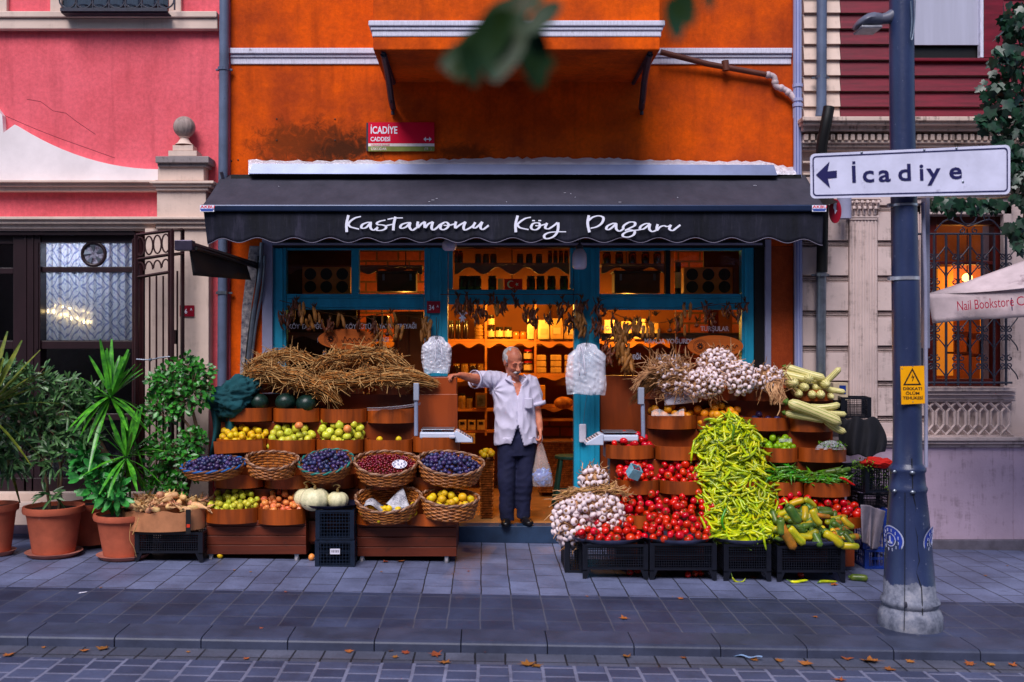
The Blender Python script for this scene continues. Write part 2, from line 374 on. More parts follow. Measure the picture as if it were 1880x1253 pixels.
# stuccoed bay (oriel)
bay0, bay1, zb = wx(685, 1.05), wx(1212, 1.05), wz(92, 1.05)
b = MB(); b.box(bay0, bay1, -1.05, -.003, zb, ZT); b.build('bay', m_orange, bld, bevel=.01)
b = MB()
for (p0, p1, e) in ((40, 50, .035), (50.5, 57, .02), (57.5, 68, .008)):
    z1, z0 = wz(p0, 1.05), wz(p1, 1.05)
    b.box(bay0 - e, bay1 + e, -1.05 - e, -.004, z0, z1)
b.build('bay_moulding', m_white, bld, bevel=.008)
for (a0, a1) in ((424, 708), (1176, 1456)):                    # string course
    b = MB()
    for (p0, p1, e) in ((91, 101, .05), (101.5, 107, .03), (107.5, 119, .015)):
        b.box(wx(a0, 0), wx(a1, 0) - (.0 if a1 < 1400 else .02), -e, -.002, wz(p1, 0), wz(p0, 0))
    b.build('string_course', m_white, bld, bevel=.006)
for px in (705, 1192):                                         # iron brackets under the bay
    b = MB(); x = wx(px, .95) ; xw = wx(722 if px < 900 else 1177, 0) 
    A = Vector((x, -.98, zb - .02)); B = Vector((xw, -.02, wz(200, 0)))
    pts = crom([A, A.lerp(B, .35) + Vector((0, .10, -.0)), A.lerp(B, .7) + Vector((0, .06, -.03)), B], 6)
    b.tube(pts, .028, 6); b.tube([A + Vector((0, -.03, .015)), Vector((x, -.05, zb - .015))], .02, 6)
    b.tube([Vector((xw, -.03, wz(206, 0))), Vector((xw, -.03, zb - .3))], .018, 6)
    c = A.lerp(B, .78); b.tube([c + Vector((.0, .03 * cos(t), .05 * sin(t))) for t in [i * .5 for i in range(14)]], .01, 5)
    b.build('bracket', m_iron, bld)
for px, py in ((425, 296), (437, 294), (508, 219), (508, 258), (615, 219), (615, 258)):
    MB().ell(W(px, py, .002), (.008, .006, .008), seg=6, ring=4).build('bolt', m_black, bld)
# sheathing foil and metal flashing over the awning
b = MB(); N = 120; vs = []
for i in range(N + 1):
    u = i / N; px = 456 + (1462 - 456) * u; j = R.uniform(-2.2, 2.2); edge = 293 + 3 * sin(u * 9) + j + (0 if u < .93 else (u - .93) * 210)
    for k, (q, e) in enumerate(((edge, .02), (edge + 4, .05), (301 + j * .5 + (0 if u < .95 else 14), .10), (321, .13))):
        p = W(px, q, e); p.y += R.uniform(-.012, .012); vs.append(p)
b.add(vs, [(i * 4 + k, i * 4 + 4 + k, i * 4 + 5 + k, i * 4 + 1 + k) for i in range(N) for k in range(3)])
m_foil, n_, l_, b_ = nt('crumpled_foil'); b_.inputs['Base Color'].default_value = (.72, .70, .78, 1); b_.inputs['Metallic'].default_value = .35; b_.inputs['Roughness'].default_value = .35
l_.new(bumpn(n_, l_, noisef(n_, l_, mapping(n_, l_, wpos(n_), (1, 1, .4), rot=(0, .5, 0)), 32, 5, .6, 1.5), .9, .02), b_.inputs['Normal'])
b.build('foil_strip', m_foil, bld, smooth=60)
b = MB(); z0, z1 = wz(319, .16), wz(301, .16)
b.add([W(464, 301, .16), W(457, 319, .2), W(1427, 322, .2), W(1421, 303, .16), W(464, 301, .0), W(457, 319, .0), W(1427, 322, .0), W(1421, 303, .0)],
      [(0, 1, 2, 3), (0, 3, 7, 4), (1, 5, 6, 2), (0, 4, 5, 1), (3, 2, 6, 7)])
b.build('flashing', M('flashing_metal', srgb(112, 122, 158), .4, .25, 2, metal=.3, bump=.15), bld)
b = MB()                                                       # damaged strip with cables left of the shopfront
b.add([W(458, 452, .004), W(480, 452, .004), W(462, 560, .004), W(452, 700, .004), W(440, 700, .004), W(444, 570, .004)], [(0, 1, 2, 3, 4, 5)])
b.build('bare_plaster', M('bare_plaster', srgb(60, 60, 74), .8, .7, 20, col2=srgb(168, 160, 160), bump=.8), bld)
for k, (a, c, r) in enumerate((((481, 446), (452, 700), .022), ((486, 470), (459, 690), .012), ((474, 470), (447, 700), .008))):
    b = MB(); b.tube(crom([W(a[0], a[1], .06), W(a[0] - 4, a[1] + 60, .05), W((a[0] + c[0]) / 2 - 3, (a[1] + c[1]) / 2 + 20, .04), W(c[0], c[1], .04)], 8), r, 8)
    b.build('cable', m_steel if k < 2 else m_black, smooth=40, label=['thick pale conduit running down the wall left of the shopfront', 'thin grey cable beside the pale conduit on the orange wall', 'thin black cable left of the pale conduit on the orange wall'][k], cat='cable')

# shopfront: frames are parts of the building
def frame(name, px0, px1, py0, py1, d0, d1, mat, **k):
    b = MB(); b.pbox(px0, px1, py0, py1, d0, d1); return b.build(name, mat, bld, bevel=.004, **k)
for a in ((481, 500), (1405, 1416)): frame('metal_post', a[0], a[1], 440, 990, -.1, .03, m_lilac)
frame('dark_post', 1385, 1404, 440, 990, -.1, .0, m_black)
frame('lintel', 500, 1405, 440, 454, -.15, .02, m_black)
frame('lintel_rail', 500, 1400, 446, 450.5, .022, .03, m_lilac)
sf = [ # teal members (px0,px1,py0,py1,d0,d1)
 (501, 525, 455, 985, -.12, -.01), (645, 659, 456, 540, -.11, -.015), (779, 822, 455, 985, -.12, -.005), (1054, 1101, 455, 985, -.12, -.005),
 (1362, 1384, 455, 985, -.12, -.01), (526, 778, 540, 569, -.11, -.012), (1102, 1361, 540, 569, -.11, -.012), (823, 1053, 532, 559, -.11, -.01),
 (526, 778, 455.5, 459, -.11, -.02), (1102, 1361, 455.5, 460, -.11, -.02), (823, 831, 455.5, 531, -.11, -.012), (1047, 1053, 455.5, 531, -.11, -.012)]
for a in sf: frame('frame_member', *a, m_teal)
for a in ((505, 519, 456, 984), (785, 790, 456, 984), (806, 811, 456, 984), (1060, 1065, 456, 984), (1084, 1092, 456, 984), (1367, 1372, 456, 984)):
    frame('frame_bead', *a, -.02, .006, m_teal)
for a in ((526, 778, 545, 548), (526, 778, 562, 565), (1102, 1361, 545, 548), (1102, 1361, 562, 565)): frame('frame_bead', *a, -.02, .0, m_teal)
frame('mullion', 1222, 1231, 460, 540, -.1, -.02, m_black)
for px0, px1, py0, py1 in ((525, 645, 459, 540), (659, 779, 459, 540), (831, 1047, 457, 532), (1101, 1222, 460, 540), (1231, 1362, 460, 540), (525, 779, 569, 720), (1101, 1362, 569, 690)):
    b = MB(); b.add([W(px0, py1, -.06), W(px1, py1, -.06), W(px1, py0, -.06), W(px0, py0, -.06)], [(0, 1, 2, 3)]); b.build('pane', m_glass, bld)
for a in ((700, 703, 569, 720), (1192, 1194, 569, 720), (1240, 1242, 569, 720)): frame('glass_joint', *a, -.07, -.055, m_shelf)
frame('stall_riser', 526, 778, 720, 985, -.12, -.03, m_wood); frame('stall_riser', 1102, 1361, 690, 985, -.12, -.03, m_wood)

# interior of the shop
zi0 = wz(963, .0); zi1 = wz(430, 0) ; ix0, ix1, iy = -2.2, 2.9, 2.6
b = MB(); b.box(ix0, ix1, .06, iy, zi0 - .12, zi0); b.build('floor', m_floor, bld)
b = MB(); b.box(ix0, ix1, .31, iy, zi1 + .2, zi1 + .25); b.build('ceiling', m_in, bld)
b = MB(); b.box(ix0, ix1, iy, iy + .1, zi0, zi1 + .2); b.build('back_wall', m_in, bld)
b = MB(); b.box(ix0 - .1, ix0, .3, iy, zi0, zi1 + .2); b.build('inner_wall', m_brick, bld)
b = MB(); b.box(ix1, ix1 + .1, .3, iy, zi0, zi1 + .2); b.build('inner_wall', m_brick, bld)
b = MB(); b.box(wx(985, -2.5), wx(1100, -2.5), 2.5, iy - .003, zi0, wz(765, -2.5)); b.build('brick_dado', m_brick, bld)
b = MB(); b.box(wx(1240, -2.5), wx(1300, -2.5), 2.5, iy - .003, zi0, zi1 + .19); b.build('brick_pier', m_brick, bld)
b = MB(); b.box(wx(660, -2.4), wx(780, -2.4), 2.45, iy - .003, zi0, zi1 + .19); b.build('brick_pier', m_brick, bld)

b = MB(); b.box(wx(480, -.8), wx(655, -.8), .8, .83, zi0, zi1 + .19); b.box(wx(1292, -.8), wx(1400, -.8), .8, .83, wz(560, -.8), zi1 + .19); b.build('shade_panel', M('shade_panel_dark', srgb(52, 46, 46), .8, .3, 4), bld)  # boards added to darken the panes, standing in for shade
# ---------------- neighbours ----------------
pb = thing('pink_building', 'pink stucco building with cream stone trim and dark brown shop windows', 'building', (-4, .3, 0))
b = MB(); X0 = -7.5; xp = wx(423, 0)
b.box(X0, xp, 0, .4, wz(425, 0), ZT); b.box(wx(385, 0), xp - .0, 0, .4, gz(-3) - .1, wz(425, 0)); b.build('wall', m_pink, pb)
b = MB()
for (p0, p1, e) in ((27, 38, .10), (38.5, 58, .075)): b.box(X0, wx(403, 0), -e, -.002, wz(p1, 0), wz(p0, 0))
b.build('string_course', m_cream, pb, bevel=.008)
for a in ((-20, 12), (92, 112), (310, 332)):
    b = MB(); b.box(wx(a[0], .05), wx(a[1], .05), -.05, -.002, wz(26, .05), ZT); b.build('window_surround', m_cream, pb, bevel=.004)
b = MB(); b.box(wx(112, 0), wx(310, 0), -.02, -.003, wz(20, 0), ZT); b.build('upper_window', m_glassd, pb)
b = MB(); b.box(wx(125, 0), wx(300, 0), -.012, -.005, wz(12, 0), ZT); b.build('curtain', m_white, pb)
b = MB()
for i in range(7):
    cx = wx(124 + i * 30, .2); cz = wz(0, .2)
    b.tube([Vector((cx + .075 * cos(t), -.2, cz + .075 * sin(t))) for t in [q * pi / 8 for q in range(17)]], .008, 5)
    b.tube([Vector((cx + .08, -.2, cz - .09)), Vector((cx + .08, -.2, cz + .6))], .009, 5)
b.box(wx(112, .2), wx(308, .2), -.22, -.18, wz(22, .2), wz(16, .2)); b.box(wx(112, .2), wx(308, .2), -.2, -.01, wz(24, .2), wz(22, .2))
b.build('window_grille', m_iron, pb)
# broken pediment gable: cream panel with a swept top edge
pts = [(-330, 330), (-330, 300), (-120, 262), (-40, 244), (-12, 190), (4, 212), (6, 244), (27, 229)]
for i in range(13):
    t = i / 12; pts.append((27 + (290 - 27) * t, 229 + (311 - 229) * (1 - (1 - t) ** 2.0)))
pts += [(290, 331), (-330, 331)]
b = MB(); b.prism([(wx(x, .07), wz(y, .07)) for x, y in pts], -.07, -.003); b.build('pediment', M('pale_render', srgb(238, 226, 228), .8, .12, 3, bump=.2, worldco=True), pb, fixn=True)
def mould(b, px0, px1, steps, dback=0.0):
    for (p0, p1, e) in steps: b.box(wx(px0, e), wx(px1, e), -e, dback - .002, wz(p1, e), wz(p0, e))
b = MB(); mould(b, -330, 285, ((331, 335, .17), (335.5, 342, .13), (342.5, 351, .09))); b.build('cornice', m_cream, pb, bevel=.004)
b = MB(); mould(b, -330, 285, ((398, 403, .17), (403.5, 411, .14), (411.5, 420, .10), (420.5, 424, .07))); b.build('cornice', m_cream, pb, bevel=.004)
# pilaster with stepped capitals and a ball finial
pil = [(288, 376, 351, 403, .16)]
b = MB(); b.box(wx(288, .16), wx(378, .16), -.16, -.003, wz(402, .16), wz(350, .16)); b.box(wx(266, .15), wx(383, .15), -.15, -.004, gz(-3) - .05, wz(420, .15)); b.build('pilaster', m_cream, pb, bevel=.005)
b = MB()
for (x0, x1, p0, p1, e) in ((274, 392, 332, 337, .24), (280, 388, 337.5, 343, .215), (285, 382, 343.5, 350, .19), (274, 380, 398, 403, .24), (280, 380, 403.5, 411, .21), (286, 380, 411.5, 420, .18)):
    b.box(wx(x0, e), wx(x1, e), -e, -.005, wz(p1, e), wz(p0, e))
b.box(wx(290, .17), wx(374, .17), -.17, -.005, wz(332, .17), wz(306, .17))
b.build('capital', m_cream, pb, bevel=.006)
b = MB()
for (x0, x1, p0, p1, e) in ((285, 383, 287, 299, .23), (289, 379, 299.5, 306, .20)): b.box(wx(x0, e), wx(x1, e), -e, -.005, wz(p1, e), wz(p0, e))
b.build('cap_stone', m_crown, pb, bevel=.006)
b = MB(); b.pbox(309, 361, 277, 286.5, .02, .2); b.pbox(317, 354, 267, 276.5, .04, .18)
fc = W(338.5, 267, .11); b.lathe([(.085, 0), (.06, .02), (.035, .06), (.05, .075), (.0, .08)], fc, 20)
b.build('finial_base', m_cream, pb, smooth=40)
b = MB(); b.ell(W(338.5, 234, .11), .098, seg=28, ring=18); b.build('finial_ball', M('ball_stone', srgb(160, 142, 136), .8, .4, 5, bump=.3, stretch=(6, 6, 1)), pb, smooth=180)

for pts_ in (((50, 183), (75, 187), (96, 203), (120, 209), (140, 222), (155, 234), (175, 248)), ((5, 210), (40, 226), (70, 240), (110, 255), (160, 272), (210, 290))):
    b = MB(); b.tube([W(x_ + R.uniform(-1, 1), y_ + R.uniform(-1, 1), .0005) for x_, y_ in pts_], .0022, 4); b.build('crack', M('crack_line', srgb(120, 40, 60), .9), pb)
# brown shop windows of the pink building
bw = [(-330, 248, 424, 432, -.1, .06), (-330, -20, 432, 905, -.1, -.04), (24, 74, 432, 905, -.12, .02), (-20, 24, 432, 448, -.1, .0),
      (74, 262, 432, 446, -.1, .0), (74, 262, 490, 500, -.1, -.01), (74, 262, 626, 641, -.1, .0), (246, 262, 446, 905, -.12, -.02), (-20, 24, 492, 503, -.1, -.01), (-20, 24, 626, 641, -.1, .0), (-20, 262, 878, 905, -.1, .03), (-20, 262, 760, 772, -.1, -.02)]
for a in bw: b = MB(); b.pbox(*a); b.build('window_frame', m_brown, pb, bevel=.004)
for a in ((44, 48, 432, 905, .0, .03), (58, 61, 432, 905, .0, .03), (66, 70, 446, 641, .0, .03)): b = MB(); b.pbox(*a); b.build('frame_bead', m_brown, pb)
b = MB(); b.pbox(-330, 384, 905, 960, -.3, .12); b.build('sill', m_cream, pb, bevel=.006)
b = MB(); b.pbox(-330, 384, 960, 1010, -.3, .05); b.build('plinth', m_stone2, pb)
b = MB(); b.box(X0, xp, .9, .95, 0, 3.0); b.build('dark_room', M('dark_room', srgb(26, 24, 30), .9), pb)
for px0, px1, py0, py1 in ((74, 246, 446, 490), (74, 246, 500, 626), (74, 246, 641, 760), (74, 246, 772, 878), (-20, 24, 448, 492), (-20, 24, 503, 626), (-20, 24, 641, 878)):
    b = MB(); b.add([W(px0, py1, -.05), W(px1, py1, -.05), W(px1, py0, -.05), W(px0, py0, -.05)], [(0, 1, 2, 3)]); b.build('pane', glass('pink_shop_glass', (.95, .97, 1), 1.0) if 'psg' not in MATS else MATS['psg'], pb)
    MATS['psg'] = bpy.data.materials.get('pink_shop_glass')
# lace curtain
m, n, l, bb = nt('lace'); p = wpos(n); s = n.new('ShaderNodeSeparateXYZ'); l.new(p, s.inputs[0])
def tri(x, k, o=0):  # distance to the centre of a cell, 0..1
    f = mth(n, l, 'FRACT', mth(n, l, 'MULTIPLY_ADD', x, k, o)); return mth(n, l, 'ABSOLUTE', mth(n, l, 'MULTIPLY_ADD', f, 2, -1))
dx, dz = tri(s.outputs[0], 3.6), tri(s.outputs[2], 3.0)
dsum = mth(n, l, 'ADD', dx, dz)
ring_ = mth(n, l, 'ABSOLUTE', mth(n, l, 'SUBTRACT', mth(n, l, 'FRACT', mth(n, l, 'MULTIPLY', dsum, 2.2)), .5))
ck = n.new('ShaderNodeTexVoronoi'); ck.inputs['Scale'].default_value = 34; l.new(p, ck.inputs['Vector'])
pat = mth(n, l, 'MULTIPLY', ramp(n, l, ring_, [(.10, (0, 0, 0)), (.16, (1, 1, 1))]), ramp(n, l, ck.outputs[0], [(.22, (.35,) * 3), (.4, (1, 1, 1))]))
l.new(mixc(n, l, pat, srgb(176, 184, 220), srgb(250, 250, 254)), bb.inputs['Base Color']); bb.inputs['Roughness'].default_value = .9
l.new(ramp(n, l, pat, [(0, (.85,) * 3), (1, (.97,) * 3)]), bb.inputs['Alpha'])
trn = n.new('ShaderNodeBsdfTranslucent'); l.new(bb.inputs['Base Color'].links[0].from_socket, trn.inputs[0]); mxs = n.new('ShaderNodeMixShader'); mxs.inputs[0].default_value = .5
l.new(bb.outputs[0], mxs.inputs[1]); l.new(trn.outputs[0], mxs.inputs[2]); l.new(mxs.outputs[0], n['Material Output'].inputs[0])
cl_ = thing('fill_lamp', 'added white fill lamp behind the lace curtain of the left window', 'lamp', W(160, 330, -.6)); b = MB(); b.ell(W(160, 440, -.6), .07, seg=14, ring=8); b.build('globe', emis('fill_globe', (.8, .88, 1), 3), cl_, smooth=180); b = MB(); b.tube([W(160, 430, -.6), W(160, 330, -.6)], .008, 5); b.build('rod', m_black, cl_)  # lamp added only to brighten the lace from behind
L = bpy.data.lights.new('curtain_fill', 'POINT'); L.energy = 9; L.color = (.72, .84, 1); L.shadow_soft_size = .08; lo = bpy.data.objects.new('curtain_fill', L); COL.objects.link(lo); lo.parent = cl_; lo.location = Vector(W(160, 470, -.52)) - ORG[cl_]  # added fill light that shines through the lace
for (y0, y1) in ((447, 492), (500, 625)):
    b = MB(); b.grid(lambda u, v: W(74 + 172 * u, y0 + (y1 - y0) * v, -.085 + .018 * sin(u * 75) + .012 * sin(u * 31 + 2)), 160, 3)
    b.build('lace_curtain', m, smooth=60, label='white lace curtain with diamond pattern behind the %s pane' % ('narrow upper' if y0 < 490 else 'tall lower'), cat='curtain')
# round fan in the upper pane
fan = thing('wall_fan', 'round dark framed ventilator set in the upper lace window', 'fan', W(173, 485, -.04))
b = MB(); c = W(173, 467, -.03); b.tube([c + Vector((.105 * cos(t), -.01, .105 * sin(t))) for t in [q * 2 * pi / 32 for q in range(33)]], .017, 8, cap=False); b.build('rim', m_brown, fan, smooth=60)
b = MB(); b.lathe([(0, 0), (.1, 0)], (0, 0, 0), 24); b.xf = None
b.v = [tuple(c + Vector((p_[0], -.005, p_[1]))) for p_ in b.v]; b.build('disc', M('fan_disc', srgb(150, 150, 170), .5, .8, 30, col2=srgb(60, 40, 60)), fan)
for k in range(5):
    a = k * 2 * pi / 5 + .4; b = MB(); b.add([c + Vector((.02 * cos(a), -.015, .02 * sin(a))), c + Vector((.09 * cos(a - .25), -.012, .09 * sin(a - .25))), c + Vector((.09 * cos(a + .3), -.02, .09 * sin(a + .3)))], [(0, 1, 2)]); b.build('blade', m_steel, fan)
# string of warm bulbs behind the lace window
ls = thing('string_lights', 'string of small warm bulbs glowing in the lace window', 'lights', W(120, 600, -.1))
m_bulb = emis('warm_bulb', (1, .72, .3), 9)
b = MB(); b.tube(crom([W(76, 562, -.11), W(110, 572, -.11), W(140, 585, -.11), W(168, 592, -.11)], 5), .002, 4); b.build('wire', m_black, ls)
for i in range(9):
    t = i / 8; b = MB(); b.ell(W(78 + 86 * t, 566 + 25 * t + (3 if i % 2 else 0), -.1), (.011, .011, .017), seg=8, ring=6); b.build('bulb', m_bulb, ls, smooth=180)
for i in range(6):
    t = i / 5; b = MB(); b.ell(W(104 + 60 * t, 561 + 14 * t, -.1), .008, seg=8, ring=6); b.build('bulb', m_bulb, ls, smooth=180)

# white/stone building on the right
rb = thing('stone_building', 'pale weathered stone building with crimson boarded upper storey and grilled window', 'building', (4, .3, 0))
X1 = 7.5; xr = wx(1460, 0)
b = MB(); wxa, wxb, wza, wzb = wx(1702, 0), wx(1843, 0), wz(710, 0), wz(397, 0)
b.box(xr, wxa, .03, .4, -.3, wz(215, 0)); b.box(wxb, X1, .03, .4, -.3, wz(215, 0)); b.box(wxa, wxb, .03, .4, -.3, wza); b.box(wxa, wxb, .03, .4, wzb, wz(215, 0))
b.build('wall', m_stone, rb)
zc = [390, 455, 518, 581, 645, 708, 770, 805]
y = 330
for (x0, x1) in ((1473, 1558), (1612, 1700)):
    b = MB()
    for i in range(8):
        top = 325 + i * 64.5; bot = min(top + 52, 806)
        if top > 800: break
        b.box(wx(x0, .04), wx(x1, .04), -.035, .028, wz(bot, .04), wz(top, .04))
        for k in range(3): 
            t = top - 3 - k * 3.6
            b.box(wx(x0, .04), wx(x1, .04), -.022 + .008 * abs(k - 1), .027, wz(t + 1.6, .04), wz(t, .04))
    b.build('rustication', m_stone, rb, bevel=.006)
b = MB(); b.box(xr + .08, wx(1858, .03), -.05, .025, gz(3.5) - .1, wz(822, .05)); b.box(wx(1858, .03), X1, -.05, .025, gz(3.5) - .1, wz(822, .05)); b.build('base_course', m_stone2, rb, bevel=.006)
b = MB(); mould(b, 1476, 2400, ((803, 810, .12), (810.5, 816, .10), (816.5, 822, .07)), .02); b.build('ledge', m_stone, rb, bevel=.005)
b = MB(); b.box(xr + .1, X1, -.09, .02, gz(5) - .1, wz(992, .09)); b.build('plinth', M('plinth_stone', srgb(104, 98, 112), .8, .4, 5, bump=.4), rb, bevel=.01)
# fluted pilaster
b = MB(); b.box(wx(1560, .06), wx(1611, .06), -.06, .025, wz(803, .06), wz(400, .06))
for k in range(8):
    x = wx(1563.5 + k * 6.2, .06); b.tube([Vector((x, -.063, wz(795, .06))), Vector((x, -.063, wz(406, .06)))], .0085, 6)
b.pbox(1556, 1614, 396, 400, .0, .08); b.pbox(1560, 1611, 401, 404, .0, .075); b.build('pilaster', m_stone, rb, bevel=.003)
b = MB(); b.pbox(1562, 1609, 372, 396, .0, .07)
for k in range(5):
    for r_ in range(2):
        x = 1566 + k * 10 + (5 if r_ else 0); z = 394 - r_ * 11
        P = crom([W(x, z, .075), W(x, z - 7, .085), W(x + 1, z - 12, .10), W(x + 2, z - 13, .12), W(x + 2, z - 10, .125)], 4); b.tube(P, [.017] * 6 + [.013] * (len(P) - 6), 6)
for sx in (-1, 1):
    c = W(1586 + sx * 24, 371, .09); b.tube([c + Vector((sx * (.045 - .006 * q) * cos(q * .7), 0, (.045 - .006 * q) * sin(q * .7))) for q in range(7)], .012, 6)
b.pbox(1557, 1614, 362, 366, .0, .11); b.build('capital', m_stone, rb, smooth=50)
# cornice with dentils
b = MB(); mould(b, 1474, 2400, ((214, 222, .26), (222.5, 229, .23), (229.5, 240, .17), (258, 263, .13), (263.5, 270, .10), (270.5, 276, .07), (296, 300, .06), (318, 322, .05)), .02)
b.build('cornice', m_corn, rb, bevel=.006)
b = MB()
for i in range(38): x = 1477 + i * 12.2; b.pbox(x, x + 7.5, 246.5, 257.5, .0, .15)
b.build('dentils', m_corn, rb, bevel=.004)
# quoin boards and crimson clapboards
b = MB()
def clap(b, px0, px1, ys, h):
    for q in ys:
        x0, x1 = wx(px0, 0), wx(px1, 0)
        b.add([(x0, -.012, wz(q, 0)), (x1, -.012, wz(q, 0)), (x1, -.045, wz(q + h, 0)), (x0, -.045, wz(q + h, 0)), (x0, .03, wz(q, 0)), (x1, .03, wz(q, 0)), (x1, .03, wz(q + h, 0)), (x0, .03, wz(q + h, 0))],
              [(3, 2, 1, 0), (2, 3, 7, 6), (0, 1, 5, 4), (0, 4, 7, 3), (1, 2, 6, 5)])
ys = [-230 + i * 28.6 for i in range(16)]
clap(b, 1474, 1540, ys, 27.2); b.build('corner_boards', m_cream, rb, fixn=True)
b = MB(); clap(b, 1541, 1672, [y_ for y_ in ys], 27.6); clap(b, 1840, 2400, ys, 27.6)
clap(b, 1672, 1840, [y_ for y_ in ys if y_ > 100], 27.6); b.build('clapboards', m_red, rb, fixn=True)
b = MB(); b.box(wx(1676, 0), wx(1804, 0), .02, .03, wz(106, 0), ZT); b.build('upper_glass', m_black, rb)
b = MB(); b.box(wx(1676, .05), wx(1803, .05), -.02, .0, wz(84, .0), ZT); b.build('roller_blind', M('blind', srgb(176, 176, 196), .8, .1, 2, stretch=(5, 1, .3), bump=.1), rb)
for a in ((1800, 1806, -230, 106, m_white), (1807, 1842, -230, 106, m_red), (1665, 1842, 106.5, 112, m_red), (1664, 1675, -230, 106, m_red)):
    b = MB(); b.pbox(*a[:4], .0, .06); b.build('upper_frame', a[4], rb, bevel=.004)
# ground floor window, dark red frame, warm room behind
for a in ((1702, 1720, 397, 712, -.15, -.04), (1826, 1843, 397, 712, -.15, -.04), (1720, 1826, 397, 413, -.15, -.04), (1720, 1826, 696, 712, -.15, -.04), (1720, 1826, 480, 486, -.14, -.05)):
    b = MB(); b.pbox(*a); b.build('window_frame', M('dark_red_wood', srgb(88, 20, 14), .4, .3, 8, bump=.2), rb, bevel=.004)
b = MB(); b.add([W(1716, 700, -.1), W(1830, 700, -.1), W(1830, 410, -.1), W(1716, 410, -.1)], [(0, 1, 2, 3)]); b.build('window_glass', m_glass, rb)
for a in ((1690, 1703, 376, 735), (1843, 1858, 376, 735), (1690, 1858, 376, 394)): b = MB(); b.pbox(*a, .0, .07); b.build('window_surround', m_stone, rb, bevel=.006)
b = MB(); mould(b, 1684, 1866, ((350, 356, .14), (356.5, 364, .11), (364.5, 374, .09)), .02); b.build('window_hood', m_stone, rb, bevel=.005)
b = MB(); mould(b, 1690, 1866, ((712, 719, .15), (719.5, 726, .12), (726.5, 734, .08)), .02); b.build('window_sill', m_stone, rb, bevel=.005)
b = MB()                                                        # interlaced relief panel
for k in range(8):
    cx = 1706 + k * 20
    for sgn in (-1, 1):
        P = [(cx - sgn * 10, 738), (cx, 748), (cx + sgn * 7, 756), (cx + sgn * 7, 780), (cx, 789), (cx - sgn * 10, 799)]
        b.tube([W(x_, y_, .036 + .004 * sgn) for x_, y_ in P], .013, 4)
b.pbox(1690, 1866, 735, 737.5, .0, .06); b.pbox(1690, 1866, 799, 802, .0, .06); b.build('relief_panel', m_stone, rb)
wr = -.9
b = MB(); b.box(wx(1690, -.4), wx(1900, -.4), .45, 1.6, wz(712, -.4) - .3, wz(712, -.4) - .25); b.box(2.9 + .2, 6.5, 1.6, 1.7, .0, 3.2); b.build('room', M('amber_room', srgb(200, 110, 30), .8, .5, 2), rb)
b = MB(); b.pbox(1722, 1750, 490, 690, -1.2, -1.1); b.pbox(1808, 1822, 560, 700, -1.2, -1.1); b.build('glowing_curtain', emis('glowing_curtain', (1.0, .30, .02), .35), rb)  # emission stands in for warm lamplight on the curtain
b = MB(); b.pbox(1748, 1826, 486, 560, -1.3, -1.25); b.build('glowing_wall', emis('glowing_wall', (.75, .22, .05), .15), rb)  # wall glows by itself in place of lamplight falling on it
for k in range(3):
    b = MB(); t = W(1760 + k * 22, 650 + 3 * k, -.8); b.box(t.x - .09, t.x + .09, .7, .9, t.z, t.z + .02); b.tube([t + Vector((0, 0, 0)), t + Vector((0, 0, -.35))], .012, 6); b.box(t.x - .07, t.x - .05, .72, .74, t.z, t.z + .22); b.box(t.x + .05, t.x + .07, .72, .74, t.z, t.z + .22); b.box(t.x - .07, t.x + .07, .71, .73, t.z + .16, t.z + .22)
    b.build('cafe_chair', M('cafe_wood', srgb(150, 70, 26), .5), label=['wooden chair glimpsed at left behind the grilled window', 'wooden chair glimpsed in the middle behind the grilled window', 'wooden chair glimpsed at right behind the grilled window'][k], cat='chair')
# iron grille
gr = thing('window_grille', 'scrolled dark iron grille over the ground floor window', 'grille', W(1780, 710, .2))
def scroll(b, c, r, turns, s0, sx=1, sz=1, rad=.006):
    P = []
    for i in range(int(turns * 12) + 1):
        a = i * 2 * pi / 12; rr = r * (1 - .75 * i / (turns * 12)); P.append(c + Vector((sx * rr * cos(a + s0), 0, sz * rr * sin(a + s0))))
    b.tube(P, rad, 5)
gd = .2
for i, px in enumerate([1693 + 22 * k for k in range(8)]):
    b = MB(); b.tube([W(px, 708, gd), W(px, 430, gd)], .0115, 6); b.build('bar', m_iron, gr, smooth=60)
for q in (430, 703): b = MB(); b.tube([W(1685, q, gd), W(1858, q, gd)], .011, 6); b.build('rail', m_iron, gr)
for q in (480, 525, 612, 665):
    b = MB()
    for i in range(4):
        px = 1715 + 44 * i
        for s_ in (-1, 1):
            scroll(b, W(px + s_ * 7, q - 7, gd), .03, 1.1, pi / 2 if s_ > 0 else pi / 2, sx=s_); scroll(b, W(px + s_ * 7, q + 7, gd), .03, 1.1, pi / 2, sx=s_, sz=-1)
            if q in (480, 612): b.tube(crom([W(px + s_ * 4, q - 6, gd), W(px + s_ * 20, q - 26, gd), W(px + s_ * 22, q - 34, gd)], 5), .006, 5)
            if q in (480, 612, 665): b.tube(crom([W(px + s_ * 4, q + 6, gd), W(px + s_ * 18, q + 22, gd), W(px + s_ * 22, q + 32, gd)], 5), .006, 5)
    b.build('scrolls', m_iron, gr)
b = MB(); c = W(1778, 398, gd); b.tube([c + Vector((.07 * cos(t), 0, .07 * sin(t))) for t in [q * pi / 10 for q in range(21)]], .007, 5)
for s_ in (-1, 1):
    b.tube(crom([W(1778, 416, gd), W(1778 + s_ * 12, 412, gd), W(1778 + s_ * 40, 404, gd), W(1778 + s_ * 62, 425, gd)], 6), .007, 5)
    scroll(b, W(1778 + s_ * 34, 400, gd), .035, 1.2, pi / 2, sx=s_); scroll(b, W(1778 + s_ * 12, 424, gd), .03, 1.2, pi / 2, sx=s_)
b.build('crest', m_iron, gr)

